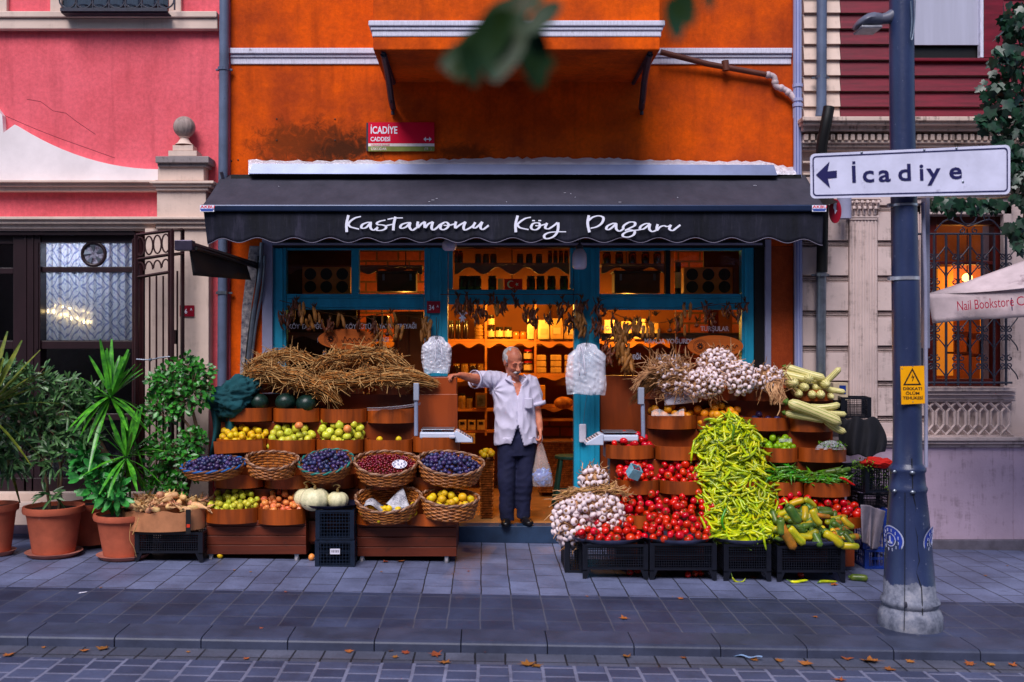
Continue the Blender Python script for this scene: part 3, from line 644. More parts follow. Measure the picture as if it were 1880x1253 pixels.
# building added unseen behind the camera to block low sky light and darken reflections
ob = thing('blocker_building', 'added dark brown building unseen behind the viewer that blocks low sky light', 'building', (0, -18, -.1))
b = MB(); b.box(-32, 32, -18.6, -18, -.15, 10.5); b.build('wall', M('blocker_render', srgb(88, 70, 62), .9, .3, 1.5, bump=.3), ob)
for i in range(-10, 11):
    for z in (1.0, 4.2, 7.4): b = MB(); b.box(i * 3 - .6, i * 3 + .6, -17.99, -17.9, z, z + 1.9); b.build('window', m_glassd, ob)
b = MB(); b.box(-32, 32, -17.99, -17.7, 10.1, 10.5); b.build('cornice', m_crown, ob)
# ---------------- lettering ----------------
def text(body, px, py, d, cap, mat, parent, name='lettering', align='LEFT', sx=1.0, rz=0, bold=0.0, shear=0, ext=.0006, ry=0):
    """cap = capital height in photo pixels at depth d; (px,py) = baseline point"""
    dots = [i for i, ch in enumerate(body) if ch == 'İ']; body = body.replace('İ', 'I')
    cu = bpy.data.curves.new(name, 'FONT'); cu.body = body; cu.align_x = align
    k = cap * (D0 - d) / F / .73; cu.size = k; cu.offset = bold * k; cu.extrude = ext; cu.shear = shear; cu.resolution_u = 3
    t = bpy.data.objects.new('tmp_text', cu); COL.objects.link(t)
    bpy.context.view_layer.update()
    get = lambda: bpy.data.meshes.new_from_object(t.evaluated_get(bpy.context.evaluated_depsgraph_get()))
    me = get()
    if dots:
        xs = [v.co.x for v in me.vertices]; left = min(xs); bm = bmesh.new(); bm.from_mesh(me)
        for i in dots:
            cu.body = body[:i + 1]; cu.align_x = 'LEFT'; bpy.context.view_layer.update(); m2 = get(); rx = max(v.co.x for v in m2.vertices); lx = min(v.co.x for v in m2.vertices)
            cx = left - (lx if i else lx) + rx - .055 * k; bmesh.ops.create_cube(bm, size=1, matrix=Matrix.Translation((cx, k * .83, 0)) @ Matrix.Diagonal((.11 * k, .11 * k, ext * 2, 1)))
        bm.to_mesh(me); bm.free()
    bpy.data.objects.remove(t)
    p = W(px, py, d); mx = Matrix.Translation(p) @ Matrix.Rotation(ry, 4, 'Z') @ Matrix.Rotation(-rz, 4, 'Y') @ Matrix.Rotation(pi / 2, 4, 'X') @ Matrix.Diagonal((sx, 1, 1, 1))
    me.transform(Matrix.Translation(-ORG[parent]) @ mx); me.materials.clear(); me.materials.append(mat); me.name = name
    o = bpy.data.objects.new(name, me); COL.objects.link(o); o.parent = parent; ORG[o] = ORG[parent]; return o
def ribbon(b, pts, wmax, wmin, d, ox, oy, sc_, k=7):           # calligraphic stroke lying on a plane in front of the wall
    P = crom([(x / sc_ + ox, y / sc_ + oy, 0) for x, y in pts], k); N = len(P); vs = []
    for i, p in enumerate(P):
        t = P[min(i + 1, N - 1)] - P[max(i - 1, 0)]; t = t.normalized() if t.length > 1e-6 else Vector((1, 0, 0))
        w = (wmin + (wmax - wmin) * abs(t.y) ** 1.3) / sc_ / 2
        nx, ny = -t.y, t.x
        for s_ in (-1, 1): q = W(p.x + nx * w * s_, p.y + ny * w * s_, d + i * 1e-5); vs.append(q)
    b.add(vs, [(2 * i, 2 * i + 1, 2 * i + 3, 2 * i + 2) for i in range(N - 1)])
mt_white = M('paint_white', srgb(232, 232, 248), .5, .05, 5, bump=0)
mt_navy = M('paint_navy', srgb(28, 26, 84), .5, .1, 5, bump=0)
mt_black = M('paint_black', srgb(20, 18, 20), .5, .1, 5, bump=0)
mt_red = M('sign_red', srgb(214, 4, 52), .5, .12, 5, bump=.05, spec=.15)
mt_dred = M('plate_red', srgb(150, 14, 40), .35, .12, 5, bump=.05)

# ---------------- main awning ----------------
m_awn, n, l, bb = nt('awning_fabric'); p = wpos(n)
c = ramp(n, l, noisef(n, l, mapping(n, l, p, (2.2, 1, .35)), 3.5, 9, .7), [(.34, srgb(10, 12, 22)), (.58, srgb(24, 25, 40)), (.78, srgb(60, 57, 76))])
c = mixc(n, l, ramp(n, l, noisef(n, l, mapping(n, l, p, (22, 8, 2)), 2, 6, .7), [(.56, (0, 0, 0)), (.8, (.14,) * 3)]), c, srgb(120, 114, 132))
l.new(c, bb.inputs['Base Color']); bb.inputs['Roughness'].default_value = .75; setspec(bb, .25); l.new(bumpn(n, l, noisef(n, l, p, 4, 5), .4, .03), bb.inputs['Normal'])
m_awntop, n, l, bb = nt('awning_top'); p = wpos(n)
c = ramp(n, l, noisef(n, l, mapping(n, l, p, (2, 1, 1)), 2.5, 9, .7), [(.3, srgb(36, 36, 50)), (.7, srgb(60, 57, 72))])
l.new(c, bb.inputs['Base Color']); bb.inputs['Roughness'].default_value = .8; l.new(bumpn(n, l, noisef(n, l, p, 8, 6), .4, .02), bb.inputs['Normal'])
aw = thing('awning', 'dark charcoal fabric awning with white script lettering over the shopfront', 'awning', W(940, 330, .1))
b = MB()
def awf(u, v):
    d = .05 + .69 * v; x0 = 408 + (371 - 408) * v; x1 = 1478 + (1513 - 1478) * v; y = 322 + (379 - 322) * v
    q = W(x0 + (x1 - x0) * u, y, d); q.z -= .012 * sin(pi * v) + .004 * sin(u * 60) * sin(pi * v); return q
b.grid(awf, 120, 8); b.build('canopy', m_awntop, aw, smooth=60, solid=.003)
b = MB()
def vaf(u, v):
    x = 374 + (1512 - 374) * u; yb = 441.5 + 4.5 * cos((x - 640) / 67.0 * 2 * pi) + 5 * max(0, (u - .93) / .07) + 3 * max(0, (.05 - u) / .05)
    xx = x + (7 * v * max(0, 1 - u / .04)) - (2 * v * max(0, 1 - (1 - u) / .04))
    return W(xx, 389 + (yb - 389) * v, .755 - .05 * v * max(0, 1 - u / .12) + (.004 * sin(u * 31) + .010 * sin(u * 13 + 1)) * v)
b.grid(vaf, 340, 8); b.build('valance', m_awn, aw, smooth=60, solid=.002)
b = MB(); b.tube([vaf(i / 340, 1) + Vector((0, -.002, 0)) for i in range(341)], .0035, 5); b.build('hem', M('hem_tape', srgb(110, 104, 122), .8), aw)
b = MB(); b.box(wx(369, .76), wx(1516, .76), -.79, -.72, wz(389, .76), wz(376.5, .76)); b.build('front_bar', M('bar_navy', srgb(34, 48, 78), .3, .2, 4, metal=.3, bump=.1), aw, bevel=.012)
b = MB(); b.box(wx(425, .1), wx(1470, .1), -.12, -.002, wz(336, .1), wz(321.5, .1)); b.build('roller_box', m_black, aw)
for px in (470, 1440):
    b = MB(); b.tube([W(px, 345, .06), W(px + (25 if px < 900 else -25), 385, .4)], .018, 6); b.tube([W(px + (25 if px < 900 else -25), 385, .4), W(px, 384, .72)], .018, 6); b.build('arm', m_black, aw)
b = MB(); b.add([W(1478, 336, .06), W(1512, 378, .72), W(1540, 372, .5), W(1500, 340, .06)], [(0, 1, 2, 3)]); b.build('end_flap', m_black, aw)
for px in (367, 1491):
    b = MB(); b.pbox(px, px + 26, 377, 389, .791, .794); o = b.build('sticker', mt_white, aw)
    text('AKBU', px + 1, 382.5, .7945, 5, mt_red, aw, 'sticker_lettering', sx=1.5, bold=.02)
    b = MB(); b.pbox(px + .5, px + 25.5, 383.5, 385.5, .794, .7955); b.pbox(px + 2, px + 24, 386, 388, .794, .7955); b.build('sticker_lines', M('sticker_blue', srgb(40, 80, 170), .5), aw)
b = MB()
A1 = ((620, 380, 11.75), [[(232, 182), (190, 370), (195, 545)], [(500, 210), (380, 240), (275, 310), (215, 385)], [(215, 365), (270, 430), (360, 458), (460, 482)],
  [(735, 335), (640, 340), (540, 380), (508, 440), (550, 465), (625, 438), (710, 345)], [(712, 340), (708, 450), (765, 503), (835, 468), (865, 440)],
  [(1030, 288), (920, 310), (850, 350), (870, 385), (960, 392), (1035, 420), (1030, 470), (950, 508), (860, 508), (840, 475), (870, 440)], [(1050, 408), (1120, 392), (1190, 378)],
  [(1245, 215), (1210, 370), (1198, 510)], [(1075, 270), (1220, 245), (1405, 240)],
  [(1580, 340), (1500, 345), (1390, 380), (1350, 440), (1390, 465), (1480, 430), (1560, 345)], [(1562, 342), (1550, 440), (1610, 505), (1690, 460), (1725, 440)]])
A2 = ((760, 380, 11.75), [[(88, 320), (75, 385), (80, 450)], [(85, 450), (160, 370), (235, 322)], [(235, 322), (230, 390), (238, 455)], [(240, 452), (310, 372), (405, 324)],
  [(408, 324), (380, 450), (420, 498), (500, 450), (560, 390), (640, 345)], [(625, 342), (700, 335), (748, 390), (710, 460), (630, 495), (572, 465), (590, 385), (650, 345)], [(640, 400), (750, 402), (885, 368)],
  [(908, 320), (890, 390), (892, 465)], [(895, 462), (990, 392), (1110, 325)], [(1112, 325), (1070, 440), (1100, 500), (1180, 470), (1260, 420), (1300, 380)], [(1322, 335), (1278, 430), (1320, 457), (1400, 402), (1470, 325)], [(1474, 325), (1435, 440), (1480, 490), (1550, 450), (1612, 400)]])
A3 = ((930, 380, 11.75), [[(240, 190), (195, 380), (200, 550)], [(525, 225), (400, 255), (285, 330), (222, 395)], [(222, 380), (280, 445), (370, 472), (475, 492)],
  [(610, 345), (700, 355), (715, 430), (650, 490), (570, 492), (530, 445), (560, 375), (620, 345)], [(620, 405), (710, 410), (850, 372)], [(875, 350), (835, 450), (900, 477), (1000, 420), (1100, 342)],
  [(1112, 340), (1112, 470), (1080, 570), (1000, 650), (880, 690), (815, 660), (830, 600), (930, 555), (1100, 540), (1285, 540)]])
A4 = ((1070, 380, 9.895), [[(110, 155), (88, 300), (120, 465)], [(105, 250), (180, 190), (290, 165), (372, 200), (350, 290), (260, 360), (140, 392)],
  [(615, 300), (540, 305), (450, 350), (428, 400), (470, 415), (540, 370), (600, 308)], [(605, 303), (608, 400), (660, 442), (720, 412), (745, 375)],
  [(725, 385), (760, 330), (850, 280), (940, 285), (940, 340), (850, 390), (765, 432)], [(765, 428), (860, 420), (940, 445), (920, 510), (830, 550), (740, 540), (730, 500), (800, 455), (900, 435), (1065, 413)],
  [(1222, 305), (1140, 308), (1060, 350), (1038, 400), (1090, 407), (1150, 370), (1215, 312)], [(1220, 308), (1208, 400), (1260, 450), (1340, 420), (1355, 380)],
  [(1362, 318), (1345, 375), (1348, 435)], [(1350, 425), (1400, 370), (1470, 345), (1530, 360), (1590, 342)], [(1602, 328), (1572, 400), (1630, 432), (1700, 385), (1772, 330)]])
dd = .772
for (ox, oy, s_), st in (A1, A2, A3, A4):
    kk = s_ / 11.75
    for pts in st: ribbon(b, pts, 58 * kk, 21 * kk, dd, ox, oy, s_); dd += .0004
for a, c_ in (((552, 298), (612, 301)), ((685, 298), (747, 298))): ribbon(b, [a, ((a[0] + c_[0]) / 2, 299), c_], 26, 26, dd, 930, 380, 11.75); dd += .0004
b.build('lettering', mt_white, aw)

for px, py, s_ in ((795, 367, 3), (788, 370, 2), (802, 364, 2), (1037, 353, 2.2), (1048, 355, 1.2), (1138, 371, 3), (1386, 340, 3.5), (1056, 362, 1.2), (1244, 361, 1.3), (930, 371, 1), (512, 341, 1.2)):
    t = (py - 322) / 57; c = awf((px - 408 + 37 * t) / (1070 + 72 * t), t); b = MB(); b.ell(c + Vector((0, -.003, .003)), (s_ * .005, .004, .002), seg=8, ring=4); b.build('dropping', mt_white, aw)
# outdoor lamps hanging under the awning
for i, (px, y0, y1) in enumerate(((825, 440, 461), (1064, 457, 495))):
    lt = thing('hanging_lamp', ['white globe lamp half hidden behind the awning scallops above the door', 'white frosted lamp hanging at the right of the shop doorway'][i], 'lamp', W(px, y0, .45))
    b = MB(); rr = .064; c = W(px, y1, .45); h = (y1 - y0) * 8.95 / F
    b.lathe([(0, 0), (.04, .002), (.058, .015), (rr, .04), (rr, h * .55), (.06, h * .75), (.045, h * .9), (.03, h)], c, 20); b.build('shade', M('opal_glass', srgb(196, 190, 214), .25, .05, 4, bump=0, sss=.3), lt, smooth=60)
    b = MB(); c.z += h; b.lathe([(.032, -.004), (.032, .03), (.012, .04), (.008, .10), (.0, .10)], c, 12); b.build('holder', m_iron, lt, smooth=40)

# ---------------- drainpipes ----------------
def bands(b, P, r):
    for p in P: b.tube([p + Vector((0, 0, -.014)), p + Vector((0, 0, .014))], r, 12)
dp = thing('drainpipe', 'grey-blue painted drainpipe between the pink and the orange walls', 'drainpipe', W(409, 985, .06))
b = MB(); b.tube([W(412, -60, .08), W(411, 150, .08), W(410, 300, .08), W(408, 700, .08), W(407, 985, .08)], .044, 16); b.build('pipe', m_pipeblue, dp, smooth=60)
for y_ in (127, 538): b = MB(); bands(b, [W(411 - y_ * .006, y_, .08)], .053); x = W(410, y_, .08); b.box(x.x - .075, x.x + .075, -.06, -.03, x.z - .008, x.z + .008); b.build('clamp', m_steel if y_ > 300 else m_pipeblue, dp)
b = MB(); b.tube([W(406, 316, .14), W(410, 330, .12), W(411, 345, .1)], .015, 6); b.build('spout_end', m_iron, dp)
dp = thing('drainpipe', 'pale lilac plastic drainpipe on the right edge of the orange wall', 'drainpipe', W(1466, 985, .06))
b = MB(); b.tube([W(1464, -60, .07), W(1464.5, 330, .07), W(1466, 700, .07), W(1467, 1000, .07)], .038, 16); b.build('pipe', M('lilac_pvc', srgb(160, 164, 204), .35, .1, 3, bump=.05), dp, smooth=60)
b = MB(); bands(b, [W(1464.5, 158, .07), W(1464.5, 184, .07), W(1464.5, 194, .07)], .047); b.build('socket', MATS['lilac_pvc'], dp)
b = MB(); 
for q in (-.012, .014): b.tube([W(1464.3, -60, .109) + Vector((q, .001, 0)), W(1464.8, 330, .109) + Vector((q, .001, 0)), W(1467.3, 1000, .109) + Vector((q, .001, 0))], .0022, 4)
b.build('stripe', M('pipe_stripe', srgb(50, 80, 170), .5), dp)
b = MB(); b.tube(crom([W(1407, 137, .06), W(1421, 142, .06), W(1424, 158, .06), W(1436, 163, .06), W(1448, 170, .06), W(1462, 187, .07)], 4), .027, 10)
for q in ((1410, 138), (1423, 152), (1434, 162), (1447, 170)): b.ell(W(*q, .06), .034, seg=10, ring=6)
b.build('elbow', M('white_pvc', srgb(196, 176, 180), .5, .25, 9), dp, smooth=60)
b = MB(); b.tube([W(1213, 96, .12), W(1300, 118, .07), W(1410, 138, .06)], .026, 12); b.tube([W(1331, 112, .08), W(1333, 130, .08)], .034, 8); b.build('branch_pipe', M('brown_pipe', srgb(96, 48, 34), .5, .3, 6), dp, smooth=60)
dp = thing('drainpipe', 'galvanised steel drainpipe with a black boot on the stone wall', 'drainpipe', W(1508, 985, .1))
b = MB(); b.tube([W(1509, -60, .14), W(1508, 200, .14), W(1506, 215, .14)], .045, 14); b.build('pipe', m_pipeblue, dp, smooth=60)
b = MB(); b.tube([W(1512, 445, .12), W(1508, 500, .12), W(1507, 700, .12), W(1506, 1000, .12)], .044, 14); b.build('lower_pipe', m_steel, dp, smooth=60)
b = MB(); b.tube(crom([W(1522, 197, .3), W(1516, 230, .3), W(1508, 278, .25), W(1514, 330, .2), W(1511, 380, .15), W(1509, 500, .13)], 5), .05, 12); b.build('boot', m_black, dp, smooth=60)
for y_ in (142, 505): b = MB(); c = W(1508, y_, .13); bands(b, [c], .055); b.box(c.x - .08, c.x + .08, -.11, -.09, c.z - .008, c.z + .008); b.build('clamp', m_steel, dp)

# ---------------- street lamp post ----------------
m_post, n, l, bb = nt('post_paint'); p = wpos(n); s = n.new('ShaderNodeSeparateXYZ'); l.new(p, s.inputs[0])
zth = wz(1066, 2.7)
edge = mth(n, l, 'MULTIPLY_ADD', noisef(n, l, mapping(n, l, p, (1, 1, .35)), 11, 5, .6), .16, zth - .08)
bare = mth(n, l, 'LESS_THAN', s.outputs[2], edge)
pc = ramp(n, l, noisef(n, l, mapping(n, l, p, (1, 1, .3)), 5, 8, .6), [(.3, srgb(30, 40, 72)), (.7, srgb(46, 58, 96))])
pc = mixc(n, l, ramp(n, l, noisef(n, l, p, 38, 6, .7), [(.66, (0, 0, 0)), (.7, (.8,) * 3)]), pc, srgb(150, 156, 180))
bc = ramp(n, l, noisef(n, l, p, 12, 9, .75), [(.3, srgb(50, 56, 76)), (.52, srgb(116, 120, 138)), (.74, srgb(160, 158, 168))])
l.new(mixc(n, l, bare, pc, bc), bb.inputs['Base Color']); l.new(mth(n, l, 'MULTIPLY_ADD', bare, .4, .36), bb.inputs['Roughness'])
l.new(bumpn(n, l, noisef(n, l, p, 30, 6, .7), .3, .006), bb.inputs['Normal'])
PD = 2.7; PS = F / (D0 - PD)
post = thing('street_lamp', 'blue-grey steel street lamp post with worn base at the kerb', 'street lamp', (wx(1671, PD), -PD, gz(2.8)))
prof = [(1160, 54, 1671), (1156, 56, 1671), (1128, 56, 1671), (1118, 52, 1670.5), (1112, 47, 1670.5), (1108, 50, 1670.5), (1103, 52, 1670.5), (1098, 50, 1670), (1094, 46, 1670), (1006, 40.5, 1668), (938, 35.5, 1667), (904, 32, 1666.5), (900, 34, 1666.5),
        (896, 34.5, 1666.5), (891, 32, 1666), (868, 30, 1666), (864, 32.5, 1666), (859, 32.5, 1666), (854, 28, 1666), (850, 26, 1666), (780, 25, 1666), (560, 24.5, 1663), (400, 23, 1660), (200, 22, 1656), (0, 21.5, 1655), (-160, 21, 1653)]
b = MB(); P = [W(c_, y_, PD) for y_, r_, c_ in prof]; vs = []; NN = 36
for (y_, r_, c_), p_ in zip(prof, P):
    for k in range(NN): vs.append(p_ + Vector((cos(2 * pi * k / NN), sin(2 * pi * k / NN), 0)) * r_ / PS)
b.add(vs, [(i * NN + k, i * NN + (k + 1) % NN, (i + 1) * NN + (k + 1) % NN, (i + 1) * NN + k) for i in range(len(P) - 1) for k in range(NN)]); b.f = [tuple(reversed(f)) for f in b.f]
b.build('post', m_post, post, smooth=45)
b = MB(); b.tube([W(1660, 1158, PD + .19), W(1661, 1094, PD + .168), W(1661.5, 905, PD + .118)], .0025, 4); b.build('seam', mt_black, post)
b = MB(); P = [(1674, 842, .1), (1676, 905, .12), (1681, 930, .122), (1678, 960, .128), (1684, 985, .138), (1685, 1010, .143), (1688, 1030, .15), (1682, 1050, .15), (1692, 1080, .165), (1693, 1100, .175), (1694, 1130, .19)]
b.tube([W(x_ , y_, PD + e - .002) for x_, y_, e in P], .0032, 4); b.build('cable', mt_black, post)
for y_, rr, ww in ((512, 25.5, 3), (378, 24.5, 2)):
    b = MB(); c = W(1661.5 if y_ > 400 else 1659, y_, PD); b.tube([c + Vector((0, 0, -ww / PS)), c + Vector((0, 0, ww / PS))], rr / PS, 30); b.box(c.x - rr / PS - .02, c.x - rr / PS + .02, -PD - .03, -PD + .01, c.z - .012, c.z + .012); b.build('band', M('shiny_band', srgb(190, 190, 205), .3, .2, 9, metal=.6), post, smooth=40)
for y_, e in ((899, .125), (864, .12)):
    c = W(1664, y_, PD)
    for v_, q_ in ((Vector((-.01, -e, 0)), (.018, .012, .012)), (Vector((-.105, -.07, 0)), (.014, .012, .012))): b = MB(); b.ell(c + v_, q_, seg=8, ring=5); b.build('knot', m_steel, post)
b = MB(); b.ell(W(1663, 1111, PD + .19), (.011, .012, .022), seg=8, ring=6); b.build('bolt', m_iron, post)
head = MB(); A = W(1636, 30, PD); B = W(1570, 44, PD + .0)
head.tube([W(1650, 22, PD), W(1630, 34, PD), W(1616, 36, PD)], [.045, .04, .035], 12)
vs = []; 
for i, (x_, yt, yb, w_) in enumerate(((1614, 26, 52, .07), (1600, 25, 54, .10), (1588, 28, 54, .11), (1576, 36, 54, .09), (1568, 46, 53, .04))):
    for k in range(12):
        a = 2 * pi * k / 12; z = (yt + yb) / 2 - (yb - yt) / 2 * sin(a); vs.append(W(x_, z, PD) + Vector((0, cos(a) * w_, 0)))
head.add(vs, [(i * 12 + k, i * 12 + (k + 1) % 12, (i + 1) * 12 + (k + 1) % 12, (i + 1) * 12 + k) for i in range(4) for k in range(12)] + [tuple(range(12)), tuple(48 + k for k in range(12))])
head.build('lamp_head', M('lamp_grey', srgb(96, 98, 116), .4, .2, 6), post, smooth=50, fixn=True)
b = MB(); vs = [W(1612, 53, PD), W(1572, 53.5, PD)]; b.box(wx(1574, PD), wx(1612, PD), -PD - .08, -PD + .08, wz(58, PD), wz(53, PD)); b.build('lens', M('lamp_lens', srgb(150, 150, 160), .3, .3, 30), post, bevel=.006)
b = MB(); b.tube([W(1694, 372, PD - .02), W(1699, 512, PD - .02), W(1700, 700, PD - .02), W(1700, 858, PD - .02)], .013, 8); b.build('conduit', m_lilac, post, smooth=60)
b = MB(); b.tube(crom([W(1672, 2, PD + .1), W(1674, 40, PD + .1), W(1672, 68, PD + .1), W(1675, 72, PD + .1), W(1679, 40, PD + .09), W(1680, 0, PD + .09)], 5), .004, 5); b.build('wire', m_steel, post)
# the plate seen edge-on behind the post
b = MB(); b.box(wx(1691, 2.5), wx(1698, 2.5), -2.58, -2.5, wz(640, 2.5), wz(366, 2.5)); b.build('side_plate', M('plate_grey', srgb(120, 122, 146), .5, .2, 4), bevel=.003, label='grey metal sign seen edge-on behind the street lamp post', cat='sign')
# round blue stickers on the post base
for k, (px, ang) in enumerate(((1640, -1.25), (1697, .95))):
    c = W(1667.5, 986, PD); nrm = Vector((sin(ang), -cos(ang), -.06)); ctr = c + nrm * (39.5 / PS + .002)
    st = thing('sticker', ['round blue emblem sticker on the left edge of the post base', 'round blue emblem sticker on the right edge of the post base'][k], 'sticker', ctr)
    rm = Matrix.Translation(ctr) @ nrm.to_track_quat('Y', 'Z').to_matrix().to_4x4()
    for (r0, r1, off, mt, nm) in ((0, .093, .000, M('sticker_white', srgb(200, 204, 230), .5), 'disc'), (0, .086, .0012, M('emblem_blue', srgb(40, 66, 170), .45), 'field'), (.040, .045, .0024, MATS['sticker_white'], 'ring')):
        b = MB(); b.xf = rm; q = [q_ * 2 * pi / 28 for q_ in range(28)]
        def cy(r, t): x = r * cos(t); return (x, off - x * x / (2 * .15) , r * sin(t))
        if r0 == 0: b.add([cy(r1, t) for t in q] + [(0, off, 0)], [(i, (i + 1) % 28, 28) for i in range(28)])
        else: b.add([cy(r0, t) for t in q] + [cy(r1, t) for t in q], [(i, (i + 1) % 28, 28 + (i + 1) % 28, 28 + i) for i in range(28)])
        b.build(nm, mt, st)
    b = MB(); b.xf = rm
    for q in range(12):
        t = .25 + q * 2 * pi / 12; b.obox(Vector((.065 * cos(t), .004 - (.065 * cos(t)) ** 2 / .3, .065 * sin(t))), (.005, .002, .02)); 
    b.obox(Vector((0, .003, .0)), (.012, .002, .05)); b.obox(Vector((0, .003, -.018)), (.04, .002, .012)); b.build('emblem', MATS['sticker_white'], st)

# ---------------- street direction sign ----------------
SD = PD + .14
sg = thing('direction_sign', 'white rectangular direction sign with left arrow and navy border on the post', 'road sign', W(1670, 360, SD))
def sq(x_, y_): return W(x_, y_, SD)
c4 = [(1487, 283), (1855, 266), (1855, 357), (1488, 365)]        # corners TL TR BR BL in the photo
def bil(u, v, e=0):
    p0 = Vector(c4[0]).lerp(Vector(c4[1]), u); p1 = Vector(c4[3]).lerp(Vector(c4[2]), u); q = p0.lerp(p1, v); return W(q.x, q.y, SD + e)
def rrect(m0, r, seg=5):
    wd, ht = 368, 86; out = []
    for cx, cy_, a0 in ((wd - m0 - r, m0 + r, -pi / 2), (wd - m0 - r, ht - m0 - r, 0), (m0 + r, ht - m0 - r, pi / 2), (m0 + r, m0 + r, pi)):
        for i in range(seg + 1): a = a0 + (pi / 2) * i / seg; out.append(((cx + r * cos(a)) / wd, (cy_ + r * sin(a)) / ht))
    return out
b = MB(); q = rrect(0, 9); n_ = len(q); b.add([bil(u, v, .004) for u, v in q] + [bil(u, v, -.012) for u, v in q], [tuple(range(n_)), tuple(reversed(range(n_, 2 * n_)))] + [(i, i + n_, (i + 1) % n_ + n_, (i + 1) % n_) for i in range(n_)])
b.build('plate', M('sign_white', srgb(214, 214, 240), .4, .12, 6, bump=.1, dirt=(srgb(168, 164, 190), 9, .62)), sg, fixn=True)
b = MB(); q1 = rrect(4.5, 7); q2 = rrect(7.0, 5); b.add([bil(u, v, .006) for u, v in q1] + [bil(u, v, .006) for u, v in q2], [(i, (i + 1) % n_, (i + 1) % n_ + n_, i + n_) for i in range(n_)]); b.build('border', mt_navy, sg)
b = MB(); ar = [(1498, 321.5), (1523, 297), (1519.5, 315), (1536.5, 313.5), (1536.5, 326.5), (1519.8, 328), (1524, 345.5)]
b.add([W(x_, y_, SD + .007) for x_, y_ in ar], [(0, 6, 2), (0, 2, 1), (0, 6, 5), (6, 5, 2), (2, 5, 4), (2, 4, 3)][:0] + [(0, 1, 2, 5, 6), (2, 3, 4, 5)]); b.build('arrow', mt_navy, sg)
for ch, px, py in (('İ', 1562, 335), ('c', 1583, 334.5), ('a', 1613, 333.5), ('d', 1648, 332), ('i', 1687, 331), ('y', 1703, 330), ('e', 1742, 328.5)):
    text(ch, px, py, SD + .007, 31.5, mt_navy, sg, sx=1.22 if ch not in 'İi' else 1.15, rz=radians(2), bold=.018)
for px, py in ((1582, 280.5), (1697, 275.5), (1756, 272.5), (1768, 334)):
    MB().ell(W(px, py, SD + .006), (.008, .005, .008), seg=8, ring=5).build('rivet', m_steel, sg)
b = MB(); b.pbox(1640, 1684, 290, 296, PD + .06, SD - .012); b.pbox(1640, 1684, 340, 346, PD + .06, SD - .012); b.build('clamp', m_steel, sg)

# yellow danger plate
yd = PD + .105
yg = thing('warning_sign', 'yellow high voltage warning plate on the lamp post', 'warning sign', W(1676, 742, yd))
b = MB(); b.prism([(wx(x_, yd), wz(y_, yd)) for x_, y_ in ((1653, 673), (1696.5, 672), (1698, 741), (1655, 743))], -yd - .002, -yd + .004); b.build('plate', M('yellow_plate', srgb(246, 168, 0), .4, .1, 8, bump=.1, dirt=(srgb(190, 120, 10), 14, .68)), yg, fixn=True)
b = MB(); T = [(1675, 675.5), (1691.5, 707.5), (1658, 708)]; ct = (1674.8, 697)
T2 = [(ct[0] + (x_ - ct[0]) * .74, ct[1] + (y_ - ct[1]) * .74) for x_, y_ in T]
b.add([W(x_, y_, yd + .003) for x_, y_ in T + T2], [(0, 1, 4, 3), (1, 2, 5, 4), (2, 0, 3, 5)])
b.add([W(x_, y_, yd + .0035) for x_, y_ in ((1676, 686), (1673, 694.5), (1676.3, 693), (1674.2, 701), (1676, 699.5), (1679, 690.5), (1675.5, 692))], [(0, 1, 2, 6), (6, 2, 5), (2, 3, 4, 5)]); b.build('symbol', mt_black, yg)
text('DİKKAT!', 1675.5, 716.5, yd + .003, 5.4, mt_black, yg, align='CENTER', bold=.02, sx=1.25); text('ÖLÜM', 1675.5, 725, yd + .003, 5.4, mt_black, yg, align='CENTER', bold=.02, sx=1.25); text('TEHLİKESİ', 1676, 733.5, yd + .003, 5.4, mt_black, yg, align='CENTER', bold=.02, sx=1.12)
for px, py in ((1656, 677), (1676, 672.5), (1676, 738)): MB().ell(W(px, py, yd + .003), .004, seg=6, ring=4).build('rivet', m_steel, yg)

# red street name plate
rs = thing('street_name_plate', 'crimson street name plate with white lettering on the orange wall', 'street sign', W(736, 278, .0))
def plate(x0, x1, y0, y1, d, mat, name, parent, th=.01): b = MB(); b.pbox(x0, x1, y0, y1, d - th, d); return b.build(name, mat, parent)
plate(676, 797.5, 225, 263.5, .03, mt_red, 'panel', rs); plate(676, 797.5, 263.8, 269, .03, M('cream_paint', srgb(236, 220, 220), .5), 'panel', rs); plate(676, 797.5, 269.2, 278, .03, M('olive_paint', srgb(130, 138, 62), .5), 'panel', rs)
plate(672.5, 676, 226, 277.5, .02, m_iron, 'edge', rs)
text('İCADİYE', 680, 245.5, .031, 13.5, mt_white, rs, sx=.72, bold=.022); text('CADDESİ', 680, 259.5, .031, 8, mt_white, rs, sx=.82, bold=.02)
text('KUZGUNCUK MAHALLESİ', 681, 268.2, .031, 3, MATS['sign_red'], rs, sx=.72); text('ÜSKÜDAR', 681, 276, .031, 5, MATS['cream_paint'], rs, sx=.92, bold=.01); text('(TR   )', 779, 275.5, .031, 4.5, MATS['cream_paint'], rs, sx=.8)
b = MB(); 
for s_ in (-1, 1): b.add([W(785 + s_ * 7.5, 256, .0315), W(785 + s_ * 3, 251.5, .0315), W(785 + s_ * 3, 260.5, .0315)], [(0, 1, 2)])
b.add([W(781, 255, .032), W(789, 255, .032), W(789, 257, .032), W(781, 257, .032)], [(0, 1, 2, 3)]); b.build('arrows', mt_white, rs)
h1 = thing('house_number', 'small red 34A house number plate on the teal door frame', 'number plate', W(796, 575, .0))
plate(784, 808, 553.5, 575, .02, mt_dred, 'plate', h1); text('34', 787, 569.5, .021, 9.5, mt_white, h1, sx=.8, bold=.01); text('A', 801.5, 565, .021, 5, mt_white, h1, sx=.9, bold=.01)
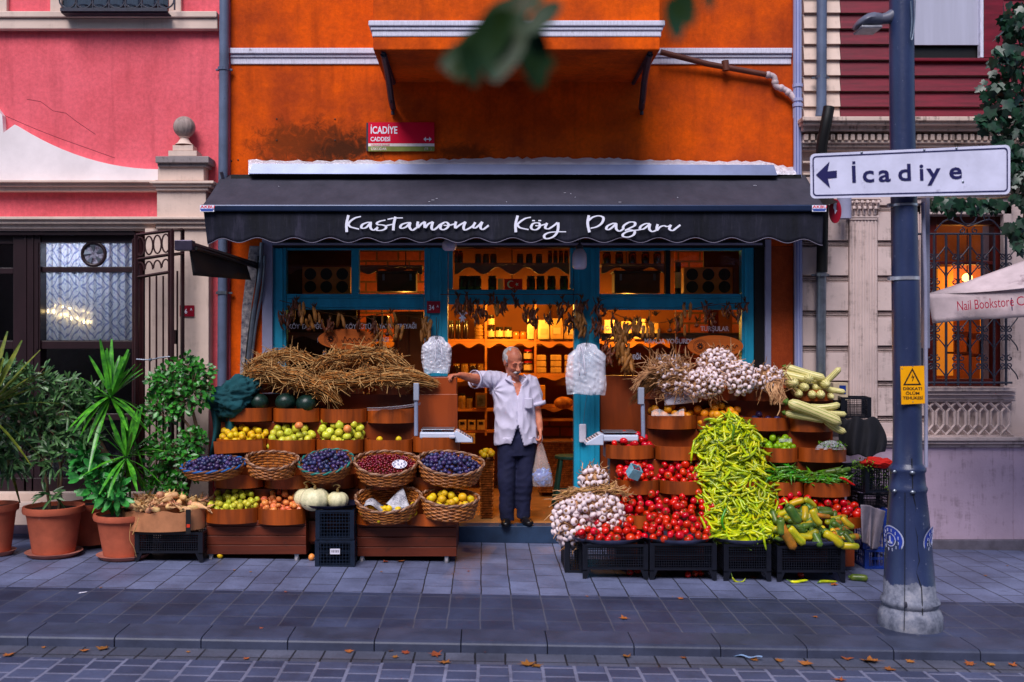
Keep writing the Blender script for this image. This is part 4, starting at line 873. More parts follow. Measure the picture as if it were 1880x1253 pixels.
h2 = thing('house_number', 'small red 36A house number plate on the cream pilaster', 'number plate', W(347, 583, .16))
plate(330, 356.5, 561, 581.5, .165, mt_dred, 'plate', h2); text('36', 333.5, 576, .166, 9, mt_white, h2, sx=.85, bold=.01); text('A', 349, 570.5, .166, 4.6, mt_white, h2, sx=.9, bold=.01)
# folding side arm with black cloth, standing out from the wall at the left
sa = thing('side_awning', 'folded black side awning arm standing out from the wall above the plants', 'awning', W(470, 487, .0))
b = MB(); A = W(471, 487, .02); B = W(347, 449, 1.85); b.tube([A, B], .026, 4); b.tube([A + Vector((0, 0, -.02)), B + Vector((.05, 0, -.03))], .014, 6); b.build('arm', m_black, sa)
b = MB(); b.obox(B + Vector((-.03, 0, -.01)), (.13, .09, .075)); b.build('bracket', M('arm_bracket', srgb(70, 64, 84), .35, .3, 9, metal=.5), sa, bevel=.005)
def skf(u, v):
    top = B.lerp(A, u * .82); h = (.21 - .07 * u) * v; return top + Vector((.012 * sin(u * 14) * v + .03 * v, 0, -.02 - h))
b = MB(); b.grid(skf, 24, 6); b.build('skirt', M('black_cloth', srgb(16, 14, 18), .8, .3, 9), sa, smooth=60, solid=.003)
# folded lattice gate
fg = thing('folding_gate', 'dark brown folding metal gate with scrolled top drawn back beside the window', 'gate', W(290, 905, .3))
def leaf(x0, x1, yt0, yt1, d0, d1, nb, orn):
    def P(u, y_): return W(x0 + (x1 - x0) * u, y_, d0 + (d1 - d0) * u)
    for u in (0, 1): b = MB(); b.tube([P(u, yt0 + (yt1 - yt0) * u), P(u, 870)], .019, 4); b.build('stile', m_gate, fg)
    for q in (0, 45, 78) if orn else (0, 45): b = MB(); b.tube([P(0, yt0 + q), P(1, yt1 + q * .97)], .014, 4); b.build('rail', m_gate, fg)
    b = MB(); b.tube([P(0, 860), P(1, 860)], .014, 4); b.build('rail', m_gate, fg)
    for i in range(nb):
        u = (i + 1) / (nb + 1); b = MB(); b.tube([P(u, yt0 + 75), P(u, 862)], .0085, 4); b.build('bar', m_gate, fg)
    if orn:
        b = MB()
        for i in range(4):
            u = (i + .5) / 4; c = P(u, yt0 + 22 + (yt1 - yt0) * u)
            b.tube([c + Vector((.034 * cos(t), 0, .08 * sin(t))) for t in [q * pi / 8 for q in range(17)]], .008, 5)
            c = P(u, yt0 + 66 + (yt1 - yt0) * u); b.tube([c + Vector((.034 * cos(t), 0, .07 * sin(t))) for t in [q * pi / 8 for q in range(9)]], .008, 5)
        b.build('scrollwork', m_gate, fg)
leaf(250, 312, 432, 424, .42, .40, 4, True); leaf(316, 335, 423, 422, .52, .3, 1, False); leaf(246, 258, 440, 436, .25, .4, 0, False)
b = MB(); b.pbox(313, 321, 606, 632, .38, .46); b.build('lock', m_gate, fg, bevel=.004)
b = MB(); b.tube(crom([W(250, 660, .45), W(275, 661, .46), W(295, 657, .46), W(318, 655, .45)], 4), .006, 5); b.ell(W(276, 661, .48), .016, seg=8, ring=6); b.build('chain', m_steel, fg)
# cafe parasol at right
m_can = M('parasol_canvas', srgb(196, 176, 180), .8, .3, 3, bump=.3, bscale=18, dirt=(srgb(120, 96, 104), 5, .6), worldco=True)
pa = thing('parasol', 'greyish pink canvas parasol corner with red shop lettering at the right edge', 'parasol', W(2200, 1000, 1.8))
C = W(1703, 540, 1.4); Fr = W(2320, 500, 2.6); Ap = W(2250, 330, 1.5); Bk = W(2320, 560, .4)
b = MB()
def pan(P0, P1, P2):
    def f(u, v): p_ = P0.lerp(P1, u); q = p_.lerp(P2, v); q.z -= .05 * sin(pi * v) * (1 - v) + .012 * sin(u * 9); return q
    return f
b.grid(pan(C, Fr, Ap), 30, 12); b.grid(pan(C, Bk, Ap), 20, 12); b.build('canopy', m_can, pa, smooth=70, solid=.002)
b = MB(); tb = [(1703, 541, 594), (1712, 541, 594), (1760, 540, 589), (1880, 533, 583), (2320, 500, 560)]
def vf(u, v):
    x_ = 1703 + (2320 - 1703) * u; t = u
    y0 = np.interp(x_, [q[0] for q in tb], [q[1] for q in tb]) - 1; y1 = np.interp(x_, [q[0] for q in tb], [q[2] for q in tb])
    return W(x_ + 9 * v * max(0, 1 - u * 12), y0 + (y1 - y0) * v, 1.41 + 1.2 * t + .012 * sin(u * 40) * v)
b.grid(vf, 60, 6); b.build('valance', m_can, pa, smooth=70, solid=.002)
b = MB(); b.tube([Ap + Vector((0, 0, -.05)), Vector((Ap.x, Ap.y, gz(Ap.x)))], .03, 10); b.build('pole', m_iron, pa)
yaw = atan2(-(1.2), Fr.x - C.x)
m_wine = M('wine_print', srgb(168, 26, 60), .6, .1, 5, bump=0)
text('Nail Bookstore', 1757, 571, 1.56, 18.5, m_wine, pa, sx=.60, rz=radians(4.2), ry=yaw, bold=.002)
text('|', 1855, 565, 1.74, 19, mt_navy, pa, sx=.8, rz=radians(4), ry=yaw); text('C', 1866, 562, 1.77, 18, m_wine, pa, sx=.8, rz=radians(4), ry=yaw)
# small oval wine-red sign and white canister beside the awning end
ov = thing('oval_sign', 'small wine-red oval plate with white figure beside the awning end', 'sign', W(1537, 405, .45))
b = MB(); c = W(1534, 388, .45); b.add([c + Vector((.052 * cos(t), 0, .105 * sin(t))) for t in [q * pi / 14 for q in range(28)]] + [c + Vector((.052 * cos(t), .02, .105 * sin(t))) for t in [q * pi / 14 for q in range(28)]], [tuple(range(28)), tuple(reversed(range(28, 56)))] + [(i, i + 28, (i + 1) % 28 + 28, (i + 1) % 28) for i in range(28)]); b.build('plate', mt_dred, ov, fixn=True)
b = MB(); b.add([W(x_, y_, .453) for x_, y_ in ((1531, 372), (1536, 372), (1535, 385), (1537, 387), (1533, 394), (1532, 386), (1530, 382))], [tuple(range(7))]); b.build('figure', mt_white, ov)
b = MB(); b.tube([W(1550, 362, .2), W(1550, 402, .2)], .062, 16); b.build('canister', m_lilac, smooth=50, label='short pale metal canister hanging beside the stone capital', cat='canister')
# ---------------- produce materials and prototypes ----------------
m_tom = M('tomato_skin', srgb(216, 22, 2), .25, .25, 14, col2=srgb(180, 8, 2), bump=.03, rnd=.4, hue=.014, spec=.5, coat=.1)
m_calyx = M('tomato_calyx', srgb(60, 90, 24), .7, .3, 20, bump=.1)
m_pep = M('pepper_skin', srgb(194, 196, 8), .3, .25, 18, col2=srgb(132, 160, 8), bump=.05, rnd=.6, hue=.05, spec=.5)
m_pepg = M('green_pepper_skin', srgb(70, 132, 16), .3, .35, 18, bump=.05, rnd=.6, hue=.06, spec=.5)
m_stem = M('green_stem', srgb(86, 120, 34), .6, .3, 20, bump=.1)
m_plum = M('plum_skin', srgb(34, 22, 58), .34, .6, 26, col2=srgb(64, 60, 116), bump=.04, rnd=.8, hue=.1, spec=.5)
m_berry = M('berry_skin', srgb(126, 10, 34), .3, .4, 40, bump=.04, rnd=.9, hue=.03, spec=.6)
m_appg = M('green_apple_skin', srgb(214, 206, 70), .32, .3, 12, col2=srgb(184, 192, 40), bump=.04, rnd=.3, hue=.04, dirt=(srgb(196, 110, 60), 22, .62))
m_appr = M('red_apple_skin', srgb(206, 22, 40), .32, .5, 13, col2=srgb(232, 176, 90), bump=.04, rnd=.3, hue=.03)
m_quin = M('yellow_quince_skin', srgb(232, 186, 16), .45, .25, 16, col2=srgb(206, 172, 24), bump=.12, rnd=.3, hue=.035)
m_oran = M('apricot_skin', srgb(236, 148, 20), .45, .2, 14, bump=.1, rnd=.25, hue=.025)
m_cucy = M('yellow_cucumber_skin', srgb(206, 172, 20), .35, .5, 9, col2=srgb(120, 136, 24), bump=.12, rnd=.4, hue=.05, stretch=(1, 1, .4))
m_cucg = M('green_cucumber_skin', srgb(52, 84, 30), .35, .5, 12, col2=srgb(100, 120, 40), bump=.15, rnd=.6, hue=.04)
m_cuco = M('orange_cucumber_skin', srgb(176, 104, 24), .4, .5, 9, col2=srgb(110, 84, 24), bump=.12, rnd=.4)
m_squ, n, l, bb = nt('striped_squash')
co = n.new('ShaderNodeTexCoord').outputs['Object']; s = n.new('ShaderNodeSeparateXYZ'); l.new(co, s.inputs[0])
an = mth(n, l, 'ARCTAN2', s.outputs[1], s.outputs[0]); st = mth(n, l, 'SINE', mth(n, l, 'MULTIPLY', an, 10))
st = mth(n, l, 'MULTIPLY_ADD', noisef(n, l, co, 30, 4), 1.6, mth(n, l, 'ADD', st, -.8))
l.new(ramp(n, l, st, [(.3, srgb(226, 212, 146)), (.9, srgb(160, 166, 84))]), bb.inputs['Base Color']); bb.inputs['Roughness'].default_value = .4; l.new(bumpn(n, l, noisef(n, l, co, 40, 4), .2, .004), bb.inputs['Normal'])
m_pump = M('white_pumpkin_skin', srgb(232, 220, 180), .5, .2, 6, col2=srgb(206, 204, 160), bump=.12)
m_melon = M('dark_melon_rind', srgb(22, 48, 40), .35, .5, 6, bump=.12, dirt=(srgb(70, 110, 40), 3, .66))
m_garl = M('garlic_skin', srgb(238, 224, 226), .45, .2, 30, col2=srgb(208, 178, 182), bump=.25, bscale=60, rnd=.2, stretch=(1, 1, .3), dirt=(srgb(176, 120, 100), 26, .64))
m_root = M('garlic_root', srgb(150, 104, 62), .9, .4, 50, bump=.5)
m_gstalk = M('garlic_stalk', srgb(206, 160, 116), .8, .3, 30, bump=.3, col2=srgb(156, 104, 66))
m_straw = M('dry_straw', srgb(186, 120, 52), .8, .4, 30, col2=srgb(122, 70, 24), bump=.2)
m_straw2 = M('pale_straw', srgb(196, 150, 92), .8, .4, 30, bump=.2)
m_strawd = M('dark_dry_leaf', srgb(96, 58, 16), .85, .6, 25, bump=.3)
m_husk = M('corn_husk', srgb(224, 186, 140), .6, .4, 18, col2=srgb(176, 112, 50), bump=.4, rnd=.6, hue=.05, stretch=(3, 3, .6))
m_wick = M('wicker', srgb(190, 116, 50), .5, .45, 26, col2=srgb(128, 66, 26), bump=.3)
m_wickd = M('wicker_dark', srgb(120, 74, 48), .6, .45, 26, bump=.3)
m_wickr = M('wicker_rim_twine', srgb(172, 130, 104), .6, .45, 30, bump=.3)
m_twblue = M('blue_twine', srgb(20, 96, 170), .5, .3, 20, bump=.2); m_twteal = M('teal_twine', srgb(20, 120, 110), .5, .3, 20, bump=.2)
m_plb = M('black_crate_plastic', srgb(12, 15, 28), .4, .3, 20, bump=.12, dirt=(srgb(60, 62, 78), 10, .66))
m_plbl = M('blue_crate_plastic', srgb(16, 48, 130), .4, .3, 20, bump=.12)
m_plnavy = M('navy_crate_plastic', srgb(12, 26, 46), .4, .3, 20, bump=.12)
m_dish = M('dish_metal', srgb(120, 124, 150), .3, .3, 12, metal=.7, bump=.05)
m_tray_d = M('dark_tray', srgb(52, 52, 80), .35, .3, 12, metal=.4, bump=.05)
m_card = M('cardboard', srgb(186, 122, 82), .75, .2, 9, bump=.25, dirt=(srgb(140, 90, 62), 8, .62))
m_paper = M('paper', srgb(220, 216, 232), .7, .08, 6, bump=.3, bscale=14)
m_news, n, l, bb = nt('newsprint'); co = n.new('ShaderNodeTexCoord').outputs['Object']
q = noisef(n, l, mapping(n, l, co, (30, 30, 160)), 3, 3, .6); q2 = noisef(n, l, co, 9, 3)
l.new(mixc(n, l, ramp(n, l, mth(n, l, 'MULTIPLY', q, q2), [(.2, (0, 0, 0)), (.3, (1, 1, 1))]), srgb(206, 204, 212), srgb(104, 104, 120)), bb.inputs['Base Color']); bb.inputs['Roughness'].default_value = .8
m_film = film('clear_film', (.86, .88, .95), .35); m_bag = film('white_bag_plastic', (.80, .80, .92), .38, .18, wr=9, bs=.35)
m_scale = M('scale_plastic', srgb(196, 204, 226), .35, .1, 6, bump=.05)
m_cloth_g = M('green_cloth', srgb(16, 76, 84), .9, .3, 6, bump=.4, bscale=120)
m_cloth_k = M('black_cloth_bag', srgb(20, 20, 30), .85, .4, 6, bump=.4, bscale=60)
m_cloth_t = M('grey_towel', srgb(132, 120, 130), .95, .3, 9, bump=.6, bscale=150)
m_cloth_r = M('red_cloth', srgb(206, 26, 14), .85, .2, 7, bump=.4, bscale=60)

def fruit(name, mats, r, sx=1, sz=1, dimple=.12, lobes=0, stem=None, seg=14, ring=9, jit=.07):
    b = MB(); b.ell((0, 0, 0), (1, 1, 1), seg=seg, ring=ring); ph = R.random() * 6; out = []
    for x, y, z in b.v:
        rr = sqrt(x * x + y * y); a = atan2(y, x); k = 1 + (lobes and .045 * cos(lobes * a + ph) * rr) + jit * noise.noise(Vector((x * 1.5 + ph, y * 1.5, z * 1.5)))
        zz = z - (dimple * math.exp(-(rr / .35) ** 2) * (1 if z > 0 else -.5)); out.append((x * k * r * sx, y * k * r * sx, zz * r * sz))
    b.v = out
    if stem == 'calyx':
        b.mi = 1
        for i in range(5):
            a = i * 2 * pi / 5 + ph; z0 = r * sz * .84
            b.add([(0, 0, z0), (.3 * r * cos(a - .4), .3 * r * sin(a - .4), z0 + .06 * r), (.72 * r * cos(a), .72 * r * sin(a), z0 - .04 * r), (.3 * r * cos(a + .4), .3 * r * sin(a + .4), z0 + .06 * r)], [(0, 1, 2, 3)])
        b.tube([(0, 0, z0 - .01 * r), (.05 * r, 0, z0 + .25 * r)], .06 * r, 5)
    elif stem == 'stem':
        b.mi = 1; z0 = r * sz * .85; b.tube([(0, 0, z0 - .1 * r), (.06 * r, .03 * r, z0 + .22 * r)], [.05 * r, .07 * r], 5)
    elif stem == 'eye':
        b.mi = 1; z0 = r * sz * .86; b.ell((0, 0, z0), (.13 * r, .13 * r, .07 * r), seg=6, ring=4)
    return b.mesh(name, mats, smooth=180)
P_tom = [fruit('tomato', [m_tom, m_calyx], 1, 1, .84, .22, 5, 'calyx') for _ in range(5)]
P_plum = [fruit('plum', [m_plum, m_stem], 1, .94, 1.02, .06, 0, None, 10, 7) for _ in range(4)]
P_berry = [fruit('berry', [m_berry], 1, .95, 1.05, .03, 0, None, 7, 5) for _ in range(3)]
P_appg = [fruit('apple', [m_appg, m_root], 1, 1, .92, .3, 5, 'stem') for _ in range(3)]
P_appr = [fruit('apple', [m_appr, m_root], 1, 1, .92, .3, 5, 'stem') for _ in range(3)]
P_quin = [fruit('quince', [m_quin, m_root], 1, .95, 1.08, .2, 4, 'eye', jit=.09) for _ in range(4)]
P_oran = [fruit('apricot', [m_oran, m_root], 1, 1, 1, .12, 0, 'eye') for _ in range(3)]
P_pump = [fruit('pumpkin', [m_pump, m_stem], 1, 1, .86, .3, 9, None, 36, 14, .02)]
P_melon = [fruit('melon', [m_melon, m_root], 1, 1, .9, .06, 0, 'eye', 20, 12, .02)]
def longveg(name, mats, L, r, bend, tip=.3, n=8, k=10, stem=.12, end=.5):
    b = MB(); P = []; rs = []; a = 0; p = Vector((0, 0, 0)); w = R.uniform(-1, 1) * bend
    for i in range(k + 1):
        t = i / k; P.append(p.copy()); a = (t - .5) * bend * 2 + w * sin(t * 5)
        p = p + Vector((sin(a) * L / k, 0, cos(a) * L / k)); f = min(1, (t / .12) ** .5 * .9 + .1) if t < .12 else 1
        g = 1 if t < 1 - end else max(.03, tip + (1 - tip) * sqrt(max(0, 1 - ((t - (1 - end)) / end) ** 2)) if t < .999 else .05); rs.append(r * f * g)
    c = sum(P, Vector()) / len(P); P = [q - c for q in P]
    b.tube(P, rs, n); b.mi = 1
    if stem: d = (P[0] - P[1]).normalized(); b.tube([P[0] - d * .002, P[0] + d * L * .03, P[0] + d * L * stem + Vector((L * .03, 0, 0))], [r * .8, r * .35, r * .22], 5)
    return b.mesh(name, mats, smooth=180)
P_pep = [longveg('pepper', [m_pep, m_stem], R.uniform(.13, .2), R.uniform(.009, .0125), R.uniform(.3, 1.3), .25, 7, 9, .14, .6) for _ in range(9)]
P_pepg = [longveg('green_pepper', [m_pepg, m_stem], R.uniform(.13, .18), R.uniform(.008, .011), R.uniform(.3, 1.2), .2, 6, 9, .16, .7) for _ in range(7)]
def cuc(mat): return [longveg('cucumber', [mat, m_stem], R.uniform(.14, .18), R.uniform(.026, .032), R.uniform(.05, .3), .6, 10, 10, .03, .3) for _ in range(3)]
P_cuc = {'y': cuc(m_cucy), 'g': cuc(m_cucg), 'o': cuc(m_cuco)}
P_squash = [longveg('squash', [m_squ, m_stem], R.uniform(.34, .40), R.uniform(.033, .038), R.uniform(.08, .4), .6, 14, 12, .05, .22) for _ in range(4)]
def garlic_mesh():
    b = MB(); n = 14; prof = [(.0, -.62), (.35, -.66), (.75, -.52), (1.0, -.15), (.98, .15), (.78, .45), (.45, .72), (.22, .95), (.14, 1.3), (.10, 1.7)]; ph = R.random() * 6; vs = []
    for r, z in prof:
        for k in range(n):
            a = 2 * pi * k / n; q = r * (1 + .06 * cos(6 * a + ph)); vs.append((q * cos(a) + z * .08, q * sin(a), z))
    b.add(vs, [(i * n + k, i * n + (k + 1) % n, (i + 1) * n + (k + 1) % n, (i + 1) * n + k) for i in range(len(prof) - 1) for k in range(n)])
    b.mi = 1; b.ell((0, 0, -.62), (.42, .42, .14), seg=9, ring=5)
    for i in range(9): a = i * .7; b.tube([(.25 * cos(a), .25 * sin(a), -.66), (.45 * cos(a), .45 * sin(a), -.88)], .03, 3)
    return b.mesh('garlic_bulb', [m_garl, m_root], smooth=60)
P_garl = [garlic_mesh() for _ in range(4)]
def husk_mesh():
    b = MB(); L = R.uniform(.9, 1.2); b.tube(crom([(0, 0, -.7), (.02, 0, -.5), (.06, 0, 0), (.0, .05, .5), (-.1, .02, .9 * L), (-.3, .1, 1.3 * L)], 3), [.05, .15, .27, .33, .36, .36, .35, .33, .30, .25, .17, .12, .1, .08, .09, .1][:16], 9)
    for i in range(5): a = i * 1.3; b.add([(0, 0, .9), (.3 * cos(a), .3 * sin(a), 1.2), (.5 * cos(a + .3), .5 * sin(a + .3), 1.7), (.15 * cos(a + .6), .15 * sin(a + .6), 1.4)], [(0, 1, 2, 3)])
    return b.mesh('corn_cob', [m_husk], smooth=60)
P_husk = [husk_mesh() for _ in range(4)]

def rrot(): return (R.uniform(0, 6.3), R.uniform(0, 6.3), R.uniform(0, 6.3))
def pack(inside, base, top, bbox, rfn, nmax=400, K=10, fails=50):
    P = np.zeros((0, 4)); f = 0
    while len(P) < nmax and f < fails:
        r = rfn(); best = None
        for _ in range(K):
            x, y = R.uniform(bbox[0], bbox[1]), R.uniform(bbox[2], bbox[3])
            if not inside(x, y, r): continue
            z = base(x, y) + r
            if len(P):
                d2 = (P[:, 0] - x) ** 2 + (P[:, 1] - y) ** 2; s = P[:, 3] + r; m = d2 < s * s * .96
                if m.any(): z = max(z, (P[m, 2] + np.sqrt(s[m] ** 2 * .96 - d2[m])).max())
            if z > top(x, y): continue
            if best is None or z < best[2]: best = (x, y, z, r)
        if best is None: f += 1; continue
        f = 0; P = np.vstack([P, best])
    return [tuple(q) for q in P]
KINDS = {}
def reg(kind, pos, label, group, protos): KINDS.setdefault(kind, []).extend((Vector(p[:3]), p[3], label, group, protos, (p[4] if len(p) > 4 else None)) for p in pos)
def flush(kind, limit, name, cat, stufflabel, elong=1):
    L = KINDS[kind]; zb = {}
    for i, (p, r, *_q) in enumerate(L):
        k = F / (D0 + p.y) ; cx, cy, pr = VX + p.x * k, VY - (p.z - HC) * k, max(1.5, r * k)
        for a in range(int(cx - pr), int(cx + pr) + 1):
            for c in range(int(cy - pr), int(cy + pr) + 1):
                q = (a - cx) ** 2 + (c - cy) ** 2
                if q <= pr * pr:
                    dd_ = p.y - r * sqrt(max(0, 1 - q / (pr * pr)))
                    if (a, c) not in zb or dd_ < zb[(a, c)][0]: zb[(a, c)] = (dd_, i)
    vis = [0] * len(L)
    for v in zb.values(): vis[v[1]] += 1
    order = sorted(range(len(L)), key=lambda i: -vis[i])
    keep = [i for i in order[:limit] if vis[i] > 0] if len(L) > limit else order
    rest = [i for i in range(len(L)) if i not in set(keep)]
    for i in keep:
        p, r, label, group, protos, rot = L[i]; inst(name, R.choice(protos), p, rot or rrot(), label, cat, group, scale=r)
    if rest:
        b = MB(); mats = list(L[0][4][0].materials)
        for i in rest:
            p, r, label, group, protos, rot = L[i]; me = R.choice(protos); import mathutils
            mx = Matrix.Translation(p) @ mathutils.Euler(rot or rrot()).to_matrix().to_4x4() @ Matrix.Scale(r, 4)
            base = len(b.v); b.v += [tuple(mx @ v.co) for v in me.vertices]
            for f in me.polygons: b.f.append(tuple(base + q for q in f.vertices)); b.m.append(f.material_index)
        b.build(name + '_heap', mats, smooth=180, label=stufflabel, cat=cat, kind='stuff')
    print(kind, len(L), 'kept', len(keep), 'visible', sum(v > 0 for v in vis))

# ---------------- display stands ----------------
TR = {}
def tray(parent, key, px0, px1, pt, pb, dc, bulge=.12, mat=None, skew=0):
    df = dc + bulge; x0, x1 = wx(px0, dc + .04), wx(px1, dc + .04); z1, z0 = wz(pt, df), wz(pb, df)
    def cy(t): return -(dc + bulge * (max(0, sin(pi * t))) ** .62)
    NT = 22; th = .012; vs = []
    for i in range(NT + 1):
        t = i / NT; x = x0 + (x1 - x0) * t; y = cy(t); xm = (x0 + x1) / 2; k = 1 - th / ((x1 - x0) / 2)
        for (xx, yy) in ((x, y), (xm + (x - xm) * k, y + th)):
            for zz in (z0, z1): vs.append((xx, yy, zz))
    b = MB(); b.add(vs, [q for i in range(NT) for q in ((i * 4, i * 4 + 4, i * 4 + 5, i * 4 + 1), (i * 4 + 2, i * 4 + 3, i * 4 + 7, i * 4 + 6), (i * 4 + 1, i * 4 + 5, i * 4 + 7, i * 4 + 3), (i * 4, i * 4 + 2, i * 4 + 6, i * 4 + 4))] + [(0, 1, 3, 2), (NT * 4, NT * 4 + 2, NT * 4 + 3, NT * 4 + 1)])
    yb = -(dc - .2)
    b.box(x0, x0 + th, -dc, yb, z0, z1 - .003); b.box(x1 - th, x1, -dc, yb, z0, z1 - .003)
    o = b.build('tray', mat or m_woodtray, parent, smooth=40, fixn=True)
    b = MB(); n_ = NT + 1; pts = [(x0 + th + (x1 - x0 - 2 * th) * i / NT, cy(i / NT) + th) for i in range(NT + 1)] + [(x1 - th, yb), (x0 + th, yb)]
    b.add([(x, y, z0 + .02) for x, y in pts], [tuple(range(len(pts)))]); b.build('tray_floor', m_wood, parent)
    TR[key] = (x0, x1, z0, z1, dc, bulge, cy)
    return o
def fill(kind, key, r, rv, top0, slope, label, group, protos, layers=2.2, left=0, right=1, nmax=400, under=None):
    """heap in a tray: top0 = height of the heap over the rim at the front, slope = rise towards the back"""
    x0, x1, z0, z1, dc, bulge, cy = TR[key]; yb = -(dc - .19)
    X0, X1 = x0 + (x1 - x0) * left, x0 + (x1 - x0) * right
    def inside(x, y, rr):
        t = (x - x0) / (x1 - x0); return X0 + rr * .7 < x < X1 - rr * .7 and y < yb - rr * .3 and y > cy(max(0, min(1, t))) + rr * .8 + .01
    def top(x, y): u = (x - X0) / (X1 - X0); dep = y - cy(.5); return z1 + top0 - r * .4 + slope * dep * (.55 + .45 * sin(pi * u))
    def base(x, y): return max(z0 + .02, top(x, y) - layers * 2 * r)
    pos = pack(inside, base, top, (X0, X1, -(dc + bulge), yb), lambda: r * R.uniform(1 - rv, 1 + rv), nmax)
    reg(kind, pos, label, group, protos)
def stand_body(parent, px0, px1, tiers, zbot, name='riser'):
    """stepped body: tiers = [(dc, z_top)] from the highest, furthest back, down"""
    prev = .06; 
    for dc, zt, a, c in tiers:
        b = MB(); b.box(wx(a, dc), wx(c, dc), -prev - .002, -(dc - .012), zbot, zt); b.build(name, m_wood, parent, bevel=.004); prev = dc - .012
def wheel(parent, px, py, d, mat):
    c = W(px, py, d); b = MB(); b.tube([c + Vector((-.012, 0, 0)), c + Vector((.012, 0, 0))], .034, 18); w = b.build('wheel', mat, parent, bevel=.004)
    b = MB(); b.tube([c + Vector((-.014, 0, 0)), c + Vector((.014, 0, 0))], .014, 10); b.build('hub', m_steel, w)
    b = MB(); b.obox(c + Vector((0, .015, .04)), (.04, .05, .03)); b.obox(c + Vector((.018, .005, .015)), (.004, .03, .06)); b.obox(c + Vector((-.018, .005, .015)), (.004, .03, .06)); b.build('fork', m_steel, w)
m_wheel = M('caster_rubber', srgb(120, 116, 128), .5, .2, 9)

# left stand
ls_ = thing('display_stand', 'stepped brown wooden greengrocer stand with curved tray fronts left of the doorway', 'display stand', W(600, 1030, .9))
T1, T2_, T3, T4, T5 = .31, .48, .66, .83, 1.0
for k, a in enumerate(((458, 500, 700, 722), (500, 585, 702, 723), (585, 672, 703, 724), (678, 765, 703, 725))): tray(ls_, 'a%d' % k, *a, T1)
for k, a in enumerate(((412, 497, 750, 775), (500, 585, 751, 776), (587, 672, 752, 777), (674, 760, 752, 778))): tray(ls_, 'b%d' % k, *a, T2_)
for k, a in enumerate(((395, 487, 808, 834), (489, 577, 809, 834), (580, 666, 809, 834), (668, 756, 809, 834), (758, 843, 804, 832))): tray(ls_, 'c%d' % k, *a, T3)
for k, a in enumerate(((391, 481, 873, 898), (484, 570, 874, 899), (573, 650, 874, 899), (655, 745, 876, 900), (750, 838, 878, 902))): tray(ls_, 'd%d' % k, *a, T4)
for k, a in enumerate(((376, 471, 936, 963), (472, 560, 937, 965), (653, 744, 944, 966), (746, 838, 945, 967))): tray(ls_, 'e%d' % k, *a, T5, .11)
zb_ = gz(-1.5) + .09
stand_body(ls_, 0, 0, [(T1, wz(724, T1), 470, 762), (T2_, wz(775, T2_), 402, 762), (T3, wz(833, T3), 399, 762), (T4, wz(898, T4), 394, 838)], wz(1000, T4))
b = MB(); b.box(wx(402, T5), wx(838, T5), -T4 + .006, -(T5 - .13), wz(1000, T5), wz(962, T5)); b.build('riser', m_wood, ls_)
for (a, c, nm) in ((379, 562, 0), (656, 838, 1)):
    y0, y1 = (964, 1019) if nm == 0 else (966, 1023)
    b = MB(); h = (y1 - y0) / 3.15
    for k in range(4):
        p0 = y1 - (k + 1) * h; p1 = y1 - k * h - 1.1
        if p0 < y0 - 8: p0 = y0 - 8
        b.box(wx(a, T5), wx(c, T5), -T5 - .004 * (k % 2), -T5 + .018, wz(p1, T5), wz(p0, T5))
    b.build('plank_front', m_plank, ls_, bevel=.003)
    for xx in (a, c): b = MB(); x = wx(xx, T5); s_ = 1 if xx == a else -1; b.box(x, x + s_ * .018, -T5 + .019, -.3, wz(y1, T5), wz(y0, T5)); b.build('side_panel', m_plank, ls_)
    b = MB(); b.box(wx(a, T5) + .02, wx(c, T5) - .02, -T5 + .02, -.3, wz(y1, T5) + .0, wz(y1, T5) + .015); b.build('underside', m_wood, ls_)
    for xx in (a + 9, c - 17 if nm == 0 else c - 18): wheel(ls_, xx, 1029 if nm == 0 else 1031, T5 - .02, m_wheel)
    for xx in (a + 14, c - 20): wheel(ls_, xx, 1014, .45, m_wheel)
b = MB(); b.box(wx(767, .42), wx(838, .42), -.42, -.1, gz(-.4), wz(693, .42)); b.box(wx(764, .44), wx(840, .44), -.44, -.423, wz(812, .44), wz(724, .44)); b.build('counter_cabinet', m_wood, bevel=.004, label='tall brown wooden cabinet on which the man rests his hand', cat='cabinet')
b = MB(); b.prism([(wx(x, T3 + .14), wz(y, T3 + .14)) for x, y in ((392, 811), (482, 809), (483, 829), (394, 834))], -(T3 + .145), -(T3 + .133)); b.build('loose_board', m_woodtray, ls_, fixn=True)
# right stand
rs_ = thing('display_stand', 'stepped brown wooden greengrocer stand heaped with vegetables right of the doorway', 'display stand', W(1350, 1040, .9))
U1, U2, U3, U4, U5 = .34, .51, .69, .89, 1.08
for k, a in enumerate(((1188, 1272, 711, 734), (1273, 1362, 712, 736), (1364, 1449, 714, 737), (1451, 1530, 716, 737))): tray(rs_, 'f%d' % k, *a, U1)
for k, a in enumerate(((1190, 1280, 764, 789), (1281, 1366, 766, 790), (1368, 1451, 768, 792), (1453, 1531, 770, 794))): tray(rs_, 'g%d' % k, *a, U2)
for k, a in enumerate(((1113, 1202, 819, 844), (1205, 1292, 821, 846), (1310, 1398, 821, 846), (1402, 1467, 824, 850), (1469, 1557, 824, 850))): tray(rs_, 'h%d' % k, *a, U3)
for k, a in enumerate(((1134, 1211, 884, 909), (1213, 1300, 885, 909), (1316, 1404, 886, 910), (1408, 1477, 887, 911), (1479, 1565, 888, 914))): tray(rs_, 'i%d' % k, *a, U4)
for k, a in enumerate(((1138, 1221, 948, 972), (1232, 1318, 949, 972), (1330, 1420, 950, 972), (1424, 1500, 950, 974), (1502, 1588, 952, 972))): tray(rs_, 'j%d' % k, *a, U5, .1)
